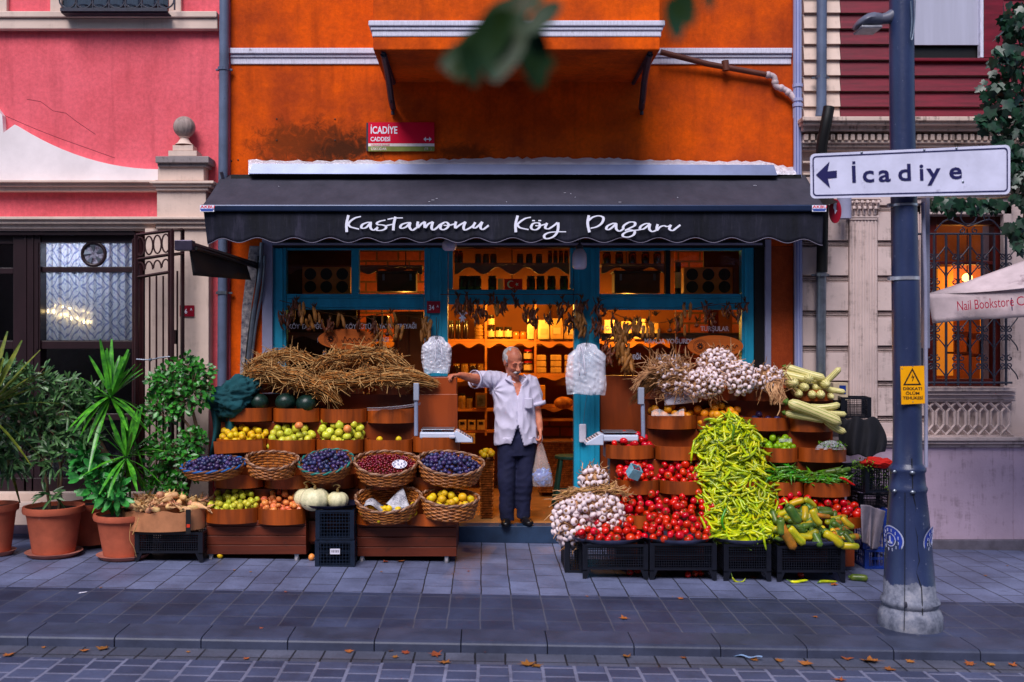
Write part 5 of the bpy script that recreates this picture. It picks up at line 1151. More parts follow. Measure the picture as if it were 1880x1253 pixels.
stand_body(rs_, 0, 0, [(U1, wz(735, U1), 1190, 1530), (U2, wz(789, U2), 1190, 1530), (U3, wz(844, U3), 1120, 1548), (U4, wz(909, U4), 1124, 1552), (U5, wz(972, U5), 1130, 1570)], gz(2) + .02)

# ---------------- crates ----------------
def crate(name, px0, px1, py0, py1, df, depth, mat, label, leg=.0, ground=True, lat=.018, wid=.035, group=None, rotz=0, slots=False):
    """py1 = bottom in the photo (None: on the ground)"""
    x0, x1 = wx(px0, df), wx(px1, df); z1 = wz(py0, df); z0 = wz(py1, df) if py1 else gz((x0 + x1) / 2) + .001
    c = thing(name, label, 'crate', ((x0 + x1) / 2, -df + depth / 2, z0), group); hw, hd, H = (x1 - x0) / 2, depth / 2, z1 - z0
    O = ORG[c]; rz = Matrix.Translation(O) @ Matrix.Rotation(rotz, 4, 'Z')
    zl = leg * H
    def panel(w, mxf):
        b = MB(); b.xf = mxf; t = .006
        b.box(-w, w, -t, t, H - .018, H); b.box(-w, w, -t, t, zl, zl + .016); b.box(-w, w, -t * .7, t * .7, zl + (H - zl) * .55, zl + (H - zl) * .55 + .006)
        nn = max(2, int(2 * w / lat))
        for i in range(nn + 1): x = -w + 2 * w * i / nn; b.box(x - .0022, x + .0022, -.0025, .0025, zl + .014, H - .016)
        nz = max(2, int((H - zl) / (lat * (1 if not slots else 2))))
        for i in range(1, nz): z = zl + (H - zl) * i / nz; b.box(-w, w, -.0035, .0035, z - .002, z + .002)
        b.build('side_panel', mat, c)
    for s_ in (-1, 1):
        panel(hw - .02, rz @ Matrix.Translation((0, s_ * (hd - .008), 0)))
        panel(hd - .02, rz @ Matrix.Translation((s_ * (hw - .008), 0, 0)) @ Matrix.Rotation(pi / 2, 4, 'Z'))
    for sx in (-1, 1):
        for sy in (-1, 1):
            b = MB(); b.xf = rz; a, e = sx * hw, sy * hd
            b.box(a, a - sx * wid, e, e - sy * .012, zl * .9, H); b.box(a, a - sx * .012, e - sy * .0125, e - sy * wid, zl * .9, H)
            if leg:
                for (w0, w1, zz0, zz1) in ((wid, wid * 1.15, 0, zl),):
                    b.add([(a, e, 0), (a - sx * wid * .8, e, 0), (a - sx * wid * 1.7, e, zl), (a, e, zl), (a, e - sy * .02, 0), (a - sx * wid * .8, e - sy * .02, 0), (a - sx * wid * 1.7, e - sy * .02, zl), (a, e - sy * .02, zl)],
                          [(0, 1, 2, 3), (4, 7, 6, 5), (0, 4, 5, 1), (1, 5, 6, 2), (0, 3, 7, 4)])
            b.build('corner_post', mat, c, fixn=True)
    b = MB(); b.xf = rz; b.box(-hw + .012, hw - .012, -hd + .012, hd - .012, zl + .0165, zl + .02); b.build('floor', mat, c)
    return c
def dish(name, px0, px1, py, dc, ry, mat, label, group=None, hgt=.035):
    c = W((px0 + px1) / 2, py, dc + ry); c.y = -dc; rx = (px1 - px0) / 2 * (D0 - dc) / F
    b = MB(); b.lathe([(0, 0), (.84, 0), (.92, .45), (1.0, 1.0), (1.02, 1.0), (1.0, .8), (.93, .3), (.85, -.12), (0, -.12)], (0, 0, 0), 44)
    b.v = [(c.x + x * rx, c.y + y * ry, c.z + (z - 1) * hgt) for x, y, z in b.v]
    b.build(name, mat, smooth=60, label=label, cat='tray', group=group); return c, rx, ry, hgt
cr = dict(leg=.27, depth=.3)
crate('plastic_crate', 1070, 1190, 1000, None, 1.50, .3, m_plb, 'black plastic crate carrying the leftmost round tray of tomatoes', leg=.27)
crate('plastic_crate', 1193, 1316, 998, None, 1.50, .3, m_plb, 'black plastic crate carrying the round tomato tray beside the pepper pile', leg=.27)
crate('plastic_crate', 1329, 1416, 1000, None, 1.50, .3, m_plb, 'narrow black plastic crate under the light green pepper pile', leg=.27)
crate('plastic_crate', 1427, 1552, 1003, None, 1.50, .3, m_plb, 'black plastic crate under the dish of mixed cucumbers', leg=.27)
crate('plastic_crate', 1037, 1072, 985, None, 1.3, .42, m_plb, 'black plastic crate half hidden below the garlic bulbs', leg=.0)
crate('plastic_crate', 578, 651, 993, None, 1.22, .34, m_plnavy, 'lower navy mesh crate with white barcode label under the pumpkins', leg=.0, lat=.024)
crate('plastic_crate', 579, 650, 937, 991.5, 1.2, .34, m_plnavy, 'upper navy mesh crate directly under the pumpkin tray', leg=.0, lat=.024)
crate('plastic_crate', 247, 372, 978, None, 1.15, .34, m_plb, 'black plastic crate under the cardboard ring of corn cobs', leg=.3)
lab = thing('barcode_label', 'small white barcode label tied to the lower navy crate', 'label', W(615, 1018, 1.23))
b = MB(); b.pbox(606, 624, 1008, 1018, 1.228, 1.231); b.build('card', m_paper, lab)
b = MB()
for i in range(9): b.pbox(608 + i * 1.6, 608 + i * 1.6 + R.choice((.5, .9)), 1010, 1015, 1.2312, 1.2318)
b.build('bars', mt_black, lab)
D1 = dish('round_tray', 1056, 1188, 993, 1.33, .21, m_dish, 'leftmost round metal tray heaped with tomatoes')
D2 = dish('round_tray', 1186, 1318, 993, 1.33, .21, m_dish, 'round metal tray of tomatoes beside the pepper pile')
D3 = dish('round_tray', 1318, 1425, 993, 1.33, .21, m_dish, 'round metal tray at the foot of the light green pepper pile')
D4 = dish('round_tray', 1424, 1586, 995, 1.33, .22, m_dish, 'wide oval metal tray heaped with mixed cucumbers')
D5 = dish('round_tray', 544, 656, 930, 1.02, .2, m_tray_d, 'dark round metal tray carrying the white pumpkins', hgt=.025)

def fill_dish(kind, D, r, rv, top0, slope, label, group, protos, nmax=400, layers=2.0):
    c, rx, ry, h = D
    def inside(x, y, rr): return ((x - c.x) / (rx - rr * .75)) ** 2 + ((y - c.y) / (ry - rr * .75)) ** 2 < 1
    def top(x, y): u = ((x - c.x) / rx) ** 2; dep = (y - c.y + ry) / (2 * ry); return c.z + top0 + slope * dep * (1 - .5 * u)
    def base(x, y): return max(c.z - h + .004, top(x, y) - layers * 2 * r)
    pos = pack(inside, base, top, (c.x - rx, c.x + rx, c.y - ry, c.y + ry), lambda: r * R.uniform(1 - rv, 1 + rv), nmax); reg(kind, pos, label, group, protos)

# tomatoes
tl = 'ripe red tomato heaped '
fill('tomato', 'h0', .034, .14, .035, .30, tl + 'in the small tray beside the weighing scale', 'tomatoes in the tray beside the scale', P_tom, nmax=26, layers=1.6)
fill('tomato', 'i0', .032, .16, .03, .5, tl + 'around the small blue punnet', 'tomatoes around the blue punnet', P_tom)
fill('tomato', 'i1', .032, .16, .03, .5, tl + 'in the middle tray left of the pepper pile', 'tomatoes in the middle tray', P_tom)
fill('tomato', 'j0', .032, .16, .03, .75, tl + 'in the lower tray beside the garlic', 'tomatoes in the lower tray by the garlic', P_tom)
fill('tomato', 'j1', .032, .16, .04, .75, tl + 'in the lower tray next to the pepper pile', 'tomatoes in the lower tray by the peppers', P_tom)
fill('tomato', 'j3', .034, .12, .03, .8, tl + 'between the pepper pile and the cucumbers', 'tomatoes above the cucumbers', P_tom)
fill('tomato', 'j4', .034, .12, .03, .45, tl + 'at the right end behind the cucumbers', 'tomatoes behind the cucumbers', P_tom)
fill_dish('tomato', D1, .032, .16, .0, .17, tl + 'on the leftmost round metal tray', 'tomatoes on the leftmost round tray', P_tom)
fill_dish('tomato', D2, .032, .16, .015, .26, tl + 'on the round metal tray by the pepper pile', 'tomatoes on the round tray by the peppers', P_tom)
for k, (px, py, d) in enumerate(((1157, 1056, 1.35), (1171, 1052, 1.3), (1263, 1056, 1.4), (1276, 1055, 1.36), (1286, 1052, 1.33), (1470, 1052, 1.35))):
    p = W(px, py, d); p.z = gz(p.x) + .025; inst('tomato', R.choice(P_tom), p, rrot(), 'red tomato dropped on the paving under the black crates', 'tomato', 'tomatoes dropped under the crates', scale=.027)
flush('tomato', 290, 'tomato', 'tomato', 'red tomatoes lying deeper in the heaps on the right stand')

# fruit on the left stand
fill('yellow', 'c0', .029, .12, .02, .28, 'small yellow quince in the upper left tray above the blue-rimmed basket', 'yellow quinces in the upper left tray', P_quin)
fill('greena', 'c1', .036, .12, .02, .35, 'green apple in the tray left of the tall apple heap', 'green apples in the left apple tray', P_appg)
fill('greena', 'c2', .036, .12, .05, .55, 'green apple in the tall heap of the right apple tray', 'green apples in the right apple tray', P_appg)
fill('limes', 'e0', .027, .15, .015, .45, 'small yellow-green fruit in the bottom left tray', 'yellow-green fruit in the bottom left tray', P_appg)
fill('redapple', 'e1', .026, .15, .015, .42, 'small red and yellow apple in the tray beside the white pumpkins', 'small red apples beside the pumpkins', P_appr)
fill('apricot', 'g0', .036, .1, .02, .25, 'orange-yellow lemon in the tray below the price card', 'orange fruit below the price card', P_oran, nmax=30)
fill('apricot', 'g1', .038, .1, .03, .35, 'large orange-yellow lemon above the pepper pile', 'orange fruit above the pepper pile', P_oran, nmax=30)
fill('darkplum', 'g2', .031, .1, .0, .1, 'shiny dark plum in the tray right above the pepper pile', 'dark plums in the upper right tray', P_plum, nmax=14, layers=1.1)
fill('bellp', 'h3', .03, .15, .02, .3, 'small light green bell pepper in the tray right of the pepper pile', 'small light green bell peppers', [fruit('bell_pepper', [M('bell_skin', srgb(140, 180, 20), .3, .3, 12, bump=.04, rnd=.4, hue=.04), m_stem], 1, .9, 1.1, .3, 3, 'stem') for _ in range(3)], nmax=34)
for k, lim, nm, ct in (('yellow', 300, 'quince', 'quince'), ('greena', 300, 'apple', 'apple'), ('limes', 300, 'apple', 'apple'), ('redapple', 300, 'apple', 'apple'), ('apricot', 300, 'lemon', 'lemon'), ('darkplum', 300, 'plum', 'plum'), ('bellp', 300, 'bell_pepper', 'pepper')): flush(k, lim, nm, ct, '')
for k, (px, py) in enumerate(((562, 782), (638, 790))):
    inst('apple', R.choice(P_appr), W(px if k else 549, py - 2 * k, T3 + .06), rrot(), ['red apple on top of the left heap of green apples', 'red apple at the right edge of the tall green apple heap'][k], 'apple', None, scale=.037)
for px, lb in ((697, 'lone yellow quince at left in the nearly empty tray'), (732, 'lone yellow quince at right in the nearly empty tray')):
    inst('quince', R.choice(P_quin), W(px, 807, T3 + .02), rrot(), lb, 'quince', None, scale=.028)
for i, (px, py, rr, lb) in enumerate(((563, 915, .105, 'left white pumpkin on the dark round tray'), (578, 917, .118, 'big white pumpkin in the middle of the dark round tray'), (620, 918, .087, 'small white pumpkin with curly stalk on the dark round tray'))):
    p = W(px, py, 1.02 + (.05 if i == 1 else -.08 if i == 0 else .03)); o = thing('pumpkin', lb, 'pumpkin', p)
    me = P_pump[0]; q = inst('rind', me, p, (R.uniform(-.1, .1), R.uniform(-.1, .1), i * 1.3), None, None, None, parent=o, scale=rr); 
    b = MB(); t = p + Vector((0, 0, rr * .72)); e = -1 if i < 2 else 1; b.tube(crom([t, t + Vector((0, 0, .03)), t + Vector((e * .02, -.01, .05)), t + Vector((e * -.015, -.015, .065)), t + Vector((e * -.035, -.01, .05))], 4), [.012] * 4 + [.006] * 13, 6); b.build('stalk', M('dry_stalk', srgb(150, 120, 70), .8, .3, 20), o, smooth=60)
for k, (px, py, rr, d, lb) in enumerate(((476, 738, .085, T2_ + .02, 'dark round melon beside the green cloth'), (524, 739, .09, T2_ + .02, 'dark green melon with a paler patch'), (562, 741, .09, T2_ + .03, 'dark green melon at the right end of the tray'))):
    inst('melon', P_melon[0], W(px, py, d), (0, .4, k * 2), lb, 'melon', None, scale=rr)

# ---------------- baskets ----------------
def basket(label, px, py, d, rx, ry, h, tilt, roll=0, dip=.0, rows=8, rim=None, mat=None, brim=1.18, twist=True, rimr=.011):
    p = W(px, py, d); o = thing('wicker_basket', label, 'basket', p); mx = Matrix.Translation(p) @ Matrix.Rotation(roll, 4, 'Y') @ Matrix.Rotation(tilt, 4, 'X') @ Matrix.Translation((0, 0, -h))
    NS = 26
    def hz(a): return h - dip * max(0, -sin(a)) ** 1.5
    def pt(a, t, e=0): k = (.80 + .20 * t ** .7); return mx @ Vector(((rx * k + e) * cos(a), (ry * k + e) * sin(a), t * hz(a)))
    b = MB(); NA = NS * 6
    for j in range(rows):
        t = (j + .5) / rows; b.tube([pt(2 * pi * i / NA, t, .0045 * (1 if j % 2 else -1) * cos(NS / 2 * 2 * pi * i / NA)) for i in range(NA + 1)], min(.0085, h / rows * .56), 5, cap=False)
    b.build('weave', mat or m_wick, o, smooth=60)
    b = MB()
    for i in range(NS): a = 2 * pi * (i + .0) / NS; b.tube([pt(a, 0), pt(a, .5), pt(a, 1)], .0045, 5)
    b.build('stakes', mat or m_wickd, o)
    b = MB(); N2 = 110; P = [pt(2 * pi * i / N2, 1) for i in range(N2 + 1)]
    if twist:
        for s_ in (0, pi):
            Q = []
            for i, q in enumerate(P): a = i * 2 * pi / 8 + s_; Q.append(q + (mx.to_3x3() @ Vector((cos(2 * pi * i / N2) * cos(a), sin(2 * pi * i / N2) * cos(a), sin(a)))) * rimr * .55)
            b.tube(Q, rimr * .75, 6, cap=False, mi=0 if s_ == 0 else 1)
    else: b.tube(P, rimr, 7, cap=False)
    b.build('rim', [m_wickd, rim or m_wickr], o, smooth=60)
    b = MB(); b.lathe([(0, .006), (.81, .006)], (0, 0, 0), 26); b.v = [tuple(mx @ Vector((x * rx, y * ry, z))) for x, y, z in b.v]; b.build('bottom', m_wickd, o)
    return dict(mx=mx, rx=rx, ry=ry, h=h, hz=hz, o=o)
def fill_basket(kind, B, r, rv, label, group, protos, crown=.0, low=.03, nmax=400, layers=1.9, yr=(-1, 1), front=0, dz=0):
    rx, ry, h, hz = B['rx'], B['ry'], B['h'], B['hz']
    def inside(x, y, rr): return (x / (rx * .96 - rr)) ** 2 + (y / (ry * .96 - rr)) ** 2 < 1 and yr[0] * ry <= y <= yr[1] * ry
    def top(x, y): q = (x / rx) ** 2 + (y / ry) ** 2; f = (y / ry + 1) / 2; return hz(-pi / 2) - low + crown * (1 - q) + (hz(pi / 2) - hz(-pi / 2)) * f * .7 + front * (1 - f)
    def base(x, y): return max(.012, top(x, y) - layers * 2 * r)
    pos = pack(inside, base, top, (-rx, rx, -ry, ry), lambda: r * R.uniform(1 - rv, 1 + rv), nmax)
    reg(kind, [(*(B['mx'] @ Vector(q[:3])), q[3]) for q in pos], label, group, protos)
b1 = basket('shallow wicker basket of plums with blue twine rim at far left', 392, 853, .98, .262, .20, .085, radians(12), radians(-3), 0, 6, m_twblue)
b2 = basket('nearly empty wicker basket between the two plum baskets', 500, 840, .98, .212, .17, .15, radians(10), radians(3), .05, 7)
b3 = basket('wicker basket of plums with teal twine rim and broken side', 598, 846, 1.0, .222, .19, .12, radians(22), radians(-5), .02, 7, m_twteal)
b4 = basket('wicker basket filled with small dark red berries', 709, 845, 1.0, .262, .185, .17, radians(17), radians(1), .055, 8)
b5 = basket('wicker basket of dark plums nearest the doorway', 828, 846, 1.0, .270, .19, .17, radians(17), radians(5), .045, 8)
b6 = basket('half empty wicker basket lined with newspaper holding yellow quinces', 712, 911, 1.1, .262, .20, .17, radians(17), radians(-1), .05, 9)
b7 = basket('small wicker basket heaped with yellow quinces beside the doorway', 826, 911, 1.08, .235, .17, .17, radians(10), radians(3), .03, 9, m_wickr, m_wick)
fill_basket('plum', b1, .019, .12, 'dark blue plum in the blue-rimmed basket', 'plums in the blue-rimmed basket', P_plum, crown=.05, low=.0, layers=1.8)
fill_basket('plum', b3, .019, .12, 'dark blue plum in the teal-rimmed basket', 'plums in the teal-rimmed basket', P_plum, crown=.06, low=.0, layers=1.8)
fill_basket('plum', b5, .019, .12, 'dark blue plum in the basket nearest the doorway', 'plums in the basket nearest the doorway', P_plum, crown=.05, low=.0, layers=1.8)
flush('plum', 290, 'plum', 'plum', 'dark blue plums lying deeper in the baskets')
fill_basket('berry', b4, .011, .1, 'small dark red berry in the wicker basket with the round price sticker', 'red berries in the basket', P_berry, crown=.045, low=.01, layers=1.5, nmax=600)
flush('berry', 290, 'berry', 'berry', 'small dark red berries lying deeper in the basket')
fill_basket('q7', b7, .032, .12, 'yellow quince in the small basket beside the doorway', 'quinces in the basket beside the doorway', P_quin, crown=.05, low=.01, nmax=40)
fill_basket('q6', b6, .025, .15, 'yellow quince at the front of the newspaper-lined basket', 'quinces in the newspaper-lined basket', P_quin, low=.02, crown=.02, yr=(-1, .15), nmax=34, layers=2.2)
for k in ('q6', 'q7'): flush(k, 300, 'quince', 'quince', '')
pp = [(*(b2['mx'] @ Vector((x, y, .03))), .018) for x, y in ((.06, -.02), (.09, .01), (-.03, -.05), (.1, -.04), (.02, -.06))]
reg('p2', pp, 'leftover plum in the nearly empty basket', 'leftover plums', P_plum); flush('p2', 50, 'plum', 'plum', '')
# round price sticker on the berries
t = b4['mx'] @ Vector((.115, -.065, .165)); tg = thing('price_sticker', 'white oval price sticker with blue pattern on the red berries', 'label', t)
b = MB(); b.xf = Matrix.Translation(t) @ Matrix.Rotation(radians(38), 4, 'X'); b.add([(.062 * cos(q * .3), .05 * sin(q * .3), 0) for q in range(21)], [tuple(range(21))]); b.build('card', m_paper, tg)
b = MB(); b.xf = Matrix.Translation(t) @ Matrix.Rotation(radians(38), 4, 'X')
for i in range(10):
    if i in (2, 7): continue
    a = i * .628; b.add([(.032 * cos(a), .026 * sin(a), .001), (.056 * cos(a - .2), .045 * sin(a - .2), .001), (.056 * cos(a + .2), .045 * sin(a + .2), .001)], [(0, 1, 2)])
b.tube([(-.012, .01, .001), (-.012, -.012, .001), (.004, -.012, .001)], .003, 4); b.tube([(.012, .012, .001), (.02, .004, .001), (.012, -.012, .001)], .003, 4); b.build('print', mt_navy, tg)
# newspaper in the basket
b = MB(); M6 = b6['mx']
b.grid(lambda u, v: M6 @ Vector((-.19 + .16 * u, .06 - .16 * v + .03 * u, .10 - .03 * u + .03 * sin(u * 5) + .02 * v)), 8, 8)
b.build('newspaper', m_news, smooth=60, solid=.001, label='crumpled newspaper sheet at the left inside the quince basket', cat='newspaper')
b = MB(); b.grid(lambda u, v: M6 @ Vector((-.02 + .13 * u + .07 * v, -.0 + .10 * u - .14 * v, .10 + .10 * u * (1 - v) + .015 * sin(v * 6))), 8, 8)
b.build('newspaper', m_news, smooth=60, solid=.001, label='upright newspaper sheet at the right inside the quince basket', cat='newspaper')

# ---------------- pepper pile ----------------
rowsP = [(766, 1318, 1352, .60), (782, 1300, 1378, .68), (805, 1282, 1392, .78), (832, 1274, 1398, .84), (852, 1286, 1398, .86), (880, 1276, 1438, .96), (905, 1286, 1428, 1.03), (940, 1298, 1428, 1.14), (970, 1300, 1434, 1.28), (990, 1308, 1432, 1.42), (1001, 1322, 1418, 1.50)]
ry_ = [q[0] for q in rowsP]
def PP(u, v, lift=0):
    y = 766 + (1001 - 766) * v; a, c, d = (np.interp(y, ry_, [q[k] for q in rowsP]) for k in (1, 2, 3))
    w = 2 * u - 1; return W(float(a + (c - a) * u), y, float(d) + .07 * (1 - w * w) - .05 + lift)
def pile_pos(u, v, lift):
    p = PP(u, v); du = PP(min(1, u + .02), v) - PP(max(0, u - .02), v); dv = PP(u, min(1, v + .02)) - PP(u, max(0, v - .02)); nrm = du.cross(dv).normalized()
    if nrm.y > 0: nrm = -nrm
    t = (du.normalized() * R.gauss(0, 1) + dv.normalized() * R.gauss(0, 1.1)).normalized()
    t = (t + nrm * R.uniform(-.25, .25)).normalized(); return p + nrm * lift, t, nrm
def orient(t, nrm):
    x = nrm.cross(t).normalized(); y = t.cross(x); m = Matrix((x, y, t)).transposed(); return (m @ Matrix.Rotation(R.uniform(0, 6.3), 3, 'Z')).to_euler()
b = MB(); b.grid(lambda u, v: PP(u, v, -.03) + Vector((0, .05 * (abs(2 * u - 1) ** 4), 0)), 20, 30); b.grid(lambda u, v: PP(u, v, -.14) - Vector((0, 0, .03)), 4, 20)
nb = len(b.f)
import mathutils
def weave_in(b, me, mx):
    base = len(b.v); b.v += [tuple(mx @ v.co) for v in me.vertices]
    for f in me.polygons: b.f.append(tuple(base + q for q in f.vertices)); b.m.append(f.material_index)
for i in range(330):
    p, t, nn_ = pile_pos(R.uniform(-.02, 1.02), R.uniform(-.02, .96), R.uniform(-.05, -.006)); weave_in(b, R.choice(P_pep), Matrix.Translation(p) @ orient(t, nn_).to_matrix().to_4x4())
b.build('pepper_pile', [m_pep, m_stem], smooth=180, label='deeper layers of the heaped light green peppers', cat='peppers', kind='stuff')
for i in range(290):
    u, v = R.uniform(-.03, 1.03), R.uniform(-.01, .965); p, t, nn_ = pile_pos(u, v, R.uniform(.006, .034))
    inst('pepper', R.choice(P_pep), p, orient(t, nn_), 'long light green pepper on the surface of the big pepper pile', 'pepper', 'light green peppers of the big pile', scale=R.uniform(.85, 1.12))
def tray_peppers(key, n, protos, label, group, name, h0=.02, slope=.25, u0=0, u1=1, cat='pepper', sc=(.85, 1.15), tilt=.2):
    x0, x1, z0, z1, dc, bulge, cy = TR[key]
    for i in range(n):
        u = R.uniform(u0 + .08, u1 - .08); x = x0 + (x1 - x0) * u; yf = cy(max(.02, min(.98, u))); y = yf + .01 + (R.random() ** 1.2) * .22; q = i / n
        z = z1 - .03 + (h0 + slope * (y - yf)) * (.45 + .55 * sin(pi * u)) + q * .03
        a = R.uniform(0, 2 * pi); t = Vector((cos(a), sin(a) * .6, R.uniform(-tilt, tilt))).normalized()
        inst(name, R.choice(protos), (x, y, z), orient(t, Vector((0, -.4, 1))), label, cat, group, scale=R.uniform(*sc))
tray_peppers('i3', 70, P_pepg, 'thin dark green pepper in the tray joining the big pile', 'thin green peppers beside the pile', 'green_pepper', .05, .35, -.1, 1.1)
tray_peppers('i4', 60, P_pepg, 'thin dark green pepper in the right-hand tray above the tomatoes', 'thin green peppers in the right tray', 'green_pepper', .03, .3)
m_redp = M('red_pepper_skin', srgb(206, 24, 16), .3, .2, 12, bump=.04)
P_redp = [longveg('red_pepper', [m_redp, m_stem], .15, .011, .5, .2, 7, 9, .14, .7)]
x0, x1, z0, z1, dc, bulge, cy = TR['i4']
inst('red_pepper', P_redp[0], W(1556, 884, U4 + .14), orient(Vector((1, -.1, -.45)).normalized(), Vector((0, -1, .2))), 'single thin red pepper hanging over the right green pepper tray', 'pepper', None)
for i in range(4): inst('cucumber', R.choice(P_cuc['g']), W(1525 + i * 9, 866 - 2 * (i % 2), U4 - .02), orient(Vector((1, .2 * i - .3, .2)).normalized(), Vector((0, -.5, 1))), 'short cucumber lying behind the green peppers in the right tray', 'cucumber', 'cucumbers behind the green peppers', scale=.75)
# loose long peppers over the tomatoes
for (px, py, d, dx, dz, lb, pr) in ((1452, 935, 1.30, .5, -.8, 'single light green pepper lying on the right-hand tomatoes', P_pep), (1293, 968, 1.4, .2, -.9, 'light green pepper fallen on the round tomato tray', P_pep), (1296, 868, 1.02, 1, -.1, 'light green pepper lying across the middle tomatoes', P_pep), (1404, 996, 1.56, .15, -1, 'light green pepper hanging over the tray edge below the pile', P_pep),
    (1330, 955, 1.34, .2, -1, 'dark green pepper standing out low in the pepper pile', P_pepg), (1346, 795, .86, .1, -1, 'dark green pepper standing out high in the pepper pile', P_pepg)):
    inst('pepper', R.choice(pr), W(px, py, d), orient(Vector((dx, -.1, dz)).normalized(), Vector((0, -1, .2))), lb, 'pepper', None, scale=.95 if pr is P_pep else 1.3)
# cucumbers
c, rx, ry, h = D4
CU = []
for i in range(74):
    u = R.uniform(-.92, .92); f = R.random(); y = c.y - ry * .85 + f * ry * 1.6; q = i / 74
    hgt = (.0 + .24 * f) * (1 - .55 * abs(u) ** 1.6) * (1.15 if u < .1 else 1)
    a = R.choice((R.uniform(-.6, .9), R.uniform(2.2, 3.6), R.uniform(4.2, 5.2)))
    t = Vector((cos(a), -.35 * abs(sin(a)), sin(a) * .55)).normalized(); k = R.choices('ygo', (5, 6, 2))[0]
    inst('cucumber', R.choice(P_cuc[k]), (c.x + u * rx * .86, y, c.z + .01 + hgt * (.65 + .4 * q)), orient(t, Vector((0, -1, .6))), {'y': 'yellow cucumber in the mixed heap on the oval tray', 'g': 'green cucumber in the mixed heap on the oval tray', 'o': 'brownish orange cucumber in the mixed heap on the oval tray'}[k], 'cucumber', {'y': 'yellow cucumbers on the oval tray', 'g': 'green cucumbers on the oval tray', 'o': 'orange cucumbers on the oval tray'}[k], scale=R.uniform(.65, .95))
for (px, py, dx, dz, s_, k, lb) in ((1445, 985, .45, -.9, 1.35, 'o', 'long yellow-orange cucumber drooping over the left edge of the oval tray'), (1462, 984, .7, -.7, 1.1, 'y', 'bright yellow cucumber at the left edge of the oval tray'), (1434, 968, .05, -1, .95, 'g', 'green cucumber standing at the foot of the pepper pile'),
     (1498, 950, .55, -.8, .95, 'y', 'yellow-green cucumber leaning near the top of the cucumber heap'), (1530, 990, .7, -.6, 1.1, 'y', 'curved yellow-green cucumber at the front of the oval tray'), (1556, 960, .6, -.5, .8, 'y', 'yellow cucumber below the right-hand tomatoes'), (1457, 945, .55, -.8, 1.2, 'g', 'long green cucumber sloping from the pepper pile'), (1560, 1003, 1, -.05, .95, 'y', 'striped cucumber on the front rim of the oval tray')):
    inst('cucumber', R.choice(P_cuc[k]), W(px, py, 1.52), orient(Vector((dx, -.12, dz)).normalized(), Vector((0, -1, .2))), lb, 'cucumber', None, scale=s_)
# squashes in the two upper right trays
for i, (px, py, s_) in enumerate(((1452, 704, 1.15), (1471, 711, .95), (1457, 725, .85), (1481, 726, .85), (1492, 715, .7), (1502, 727, .95), (1506, 707, .9), (1519, 731, .65), (1478, 697, 1.0))):
    p = W(px, py - 5, U1 + .0); inst('squash', R.choice(P_squash), p, orient(Vector((R.uniform(-.3, .1), -1, -.08)).normalized(), Vector((0, 0, 1))), 'pale striped squash stacked end-on in the top right tray', 'squash', 'end-on squashes in the top right tray', scale=s_ * 1.15)
for (px, py, dx, dz, s_, lb) in ((1458, 691, 1, -.22, .9, 'pale squash lying at the left on top of the squash stack'), (1478, 685, 1, -.3, .95, 'yellowish squash lying highest on the squash stack'), (1524, 695, .6, .8, .75, 'greenish squash standing at the right of the squash stack'), (1526, 716, 1, -.15, .7, 'striped squash sticking out right of the stack')):
    inst('squash', R.choice(P_squash), W(px, py, U1 + .08), orient(Vector((dx, -.3, dz)).normalized(), Vector((0, -1, .2))), lb, 'squash', None, scale=s_)
for (px, py, dx, dz, s_, dd_, lb) in ((1478, 765, 1, -.18, 1.0, .13, 'pale squash at the left bottom of the second squash tray'), (1495, 757, 1, -.42, 1.3, .18, 'longest pale squash lying across the second squash tray'), (1512, 747, 1, .12, .8, .05, 'pale squash at the back of the second squash tray'), (1528, 760, 1, -.05, .7, .08, 'thick pale squash at the right of the second squash tray'), (1526, 778, .7, -.5, .8, .14, 'pale squash hanging low at the right of the second squash tray')):
    inst('squash', R.choice(P_squash), W(px, py, U2 + dd_), orient(Vector((dx, -.15, dz)).normalized(), Vector((0, -1, .2))), lb, 'squash', None, scale=s_)
# ---------------- stuff on and around the stands ----------------
def strands(b, p0, p1, n, spread, r, wob, length=1.0, mi=0, seg=4, curl=0):
    """n thin strands scattered along the axis p0-p1"""
    ax = p1 - p0; L = ax.length; u, w = basis(ax)
    for i in range(n):
        a = R.uniform(0, 6.28); q = spread * sqrt(R.random()); o = (u * cos(a) + w * sin(a)) * q; s0 = R.uniform(-.1, 1.1 - length * R.uniform(.5, 1)); e = min(1.12, s0 + length * R.uniform(.5, 1)); P = []
        k = Vector((R.gauss(0, 1), R.gauss(0, 1), R.gauss(0, 1))) * wob
        for j in range(seg + 1):
            t = j / seg; s = s0 + (e - s0) * t; taper = 1 - .5 * abs(2 * s - 1) ** 2
            P.append(p0 + ax * s + o * taper + k * (t - .5) * (1 if not curl else sin(t * 5 + a)) + Vector((0, 0, -.03 * (2 * s - 1) ** 2)))
        b.tube(P, [r * .7] + [r] * (seg - 1) + [r * .4], 3, cap=False, mi=mi)
m_wheat = [m_straw, m_straw2, m_strawd]
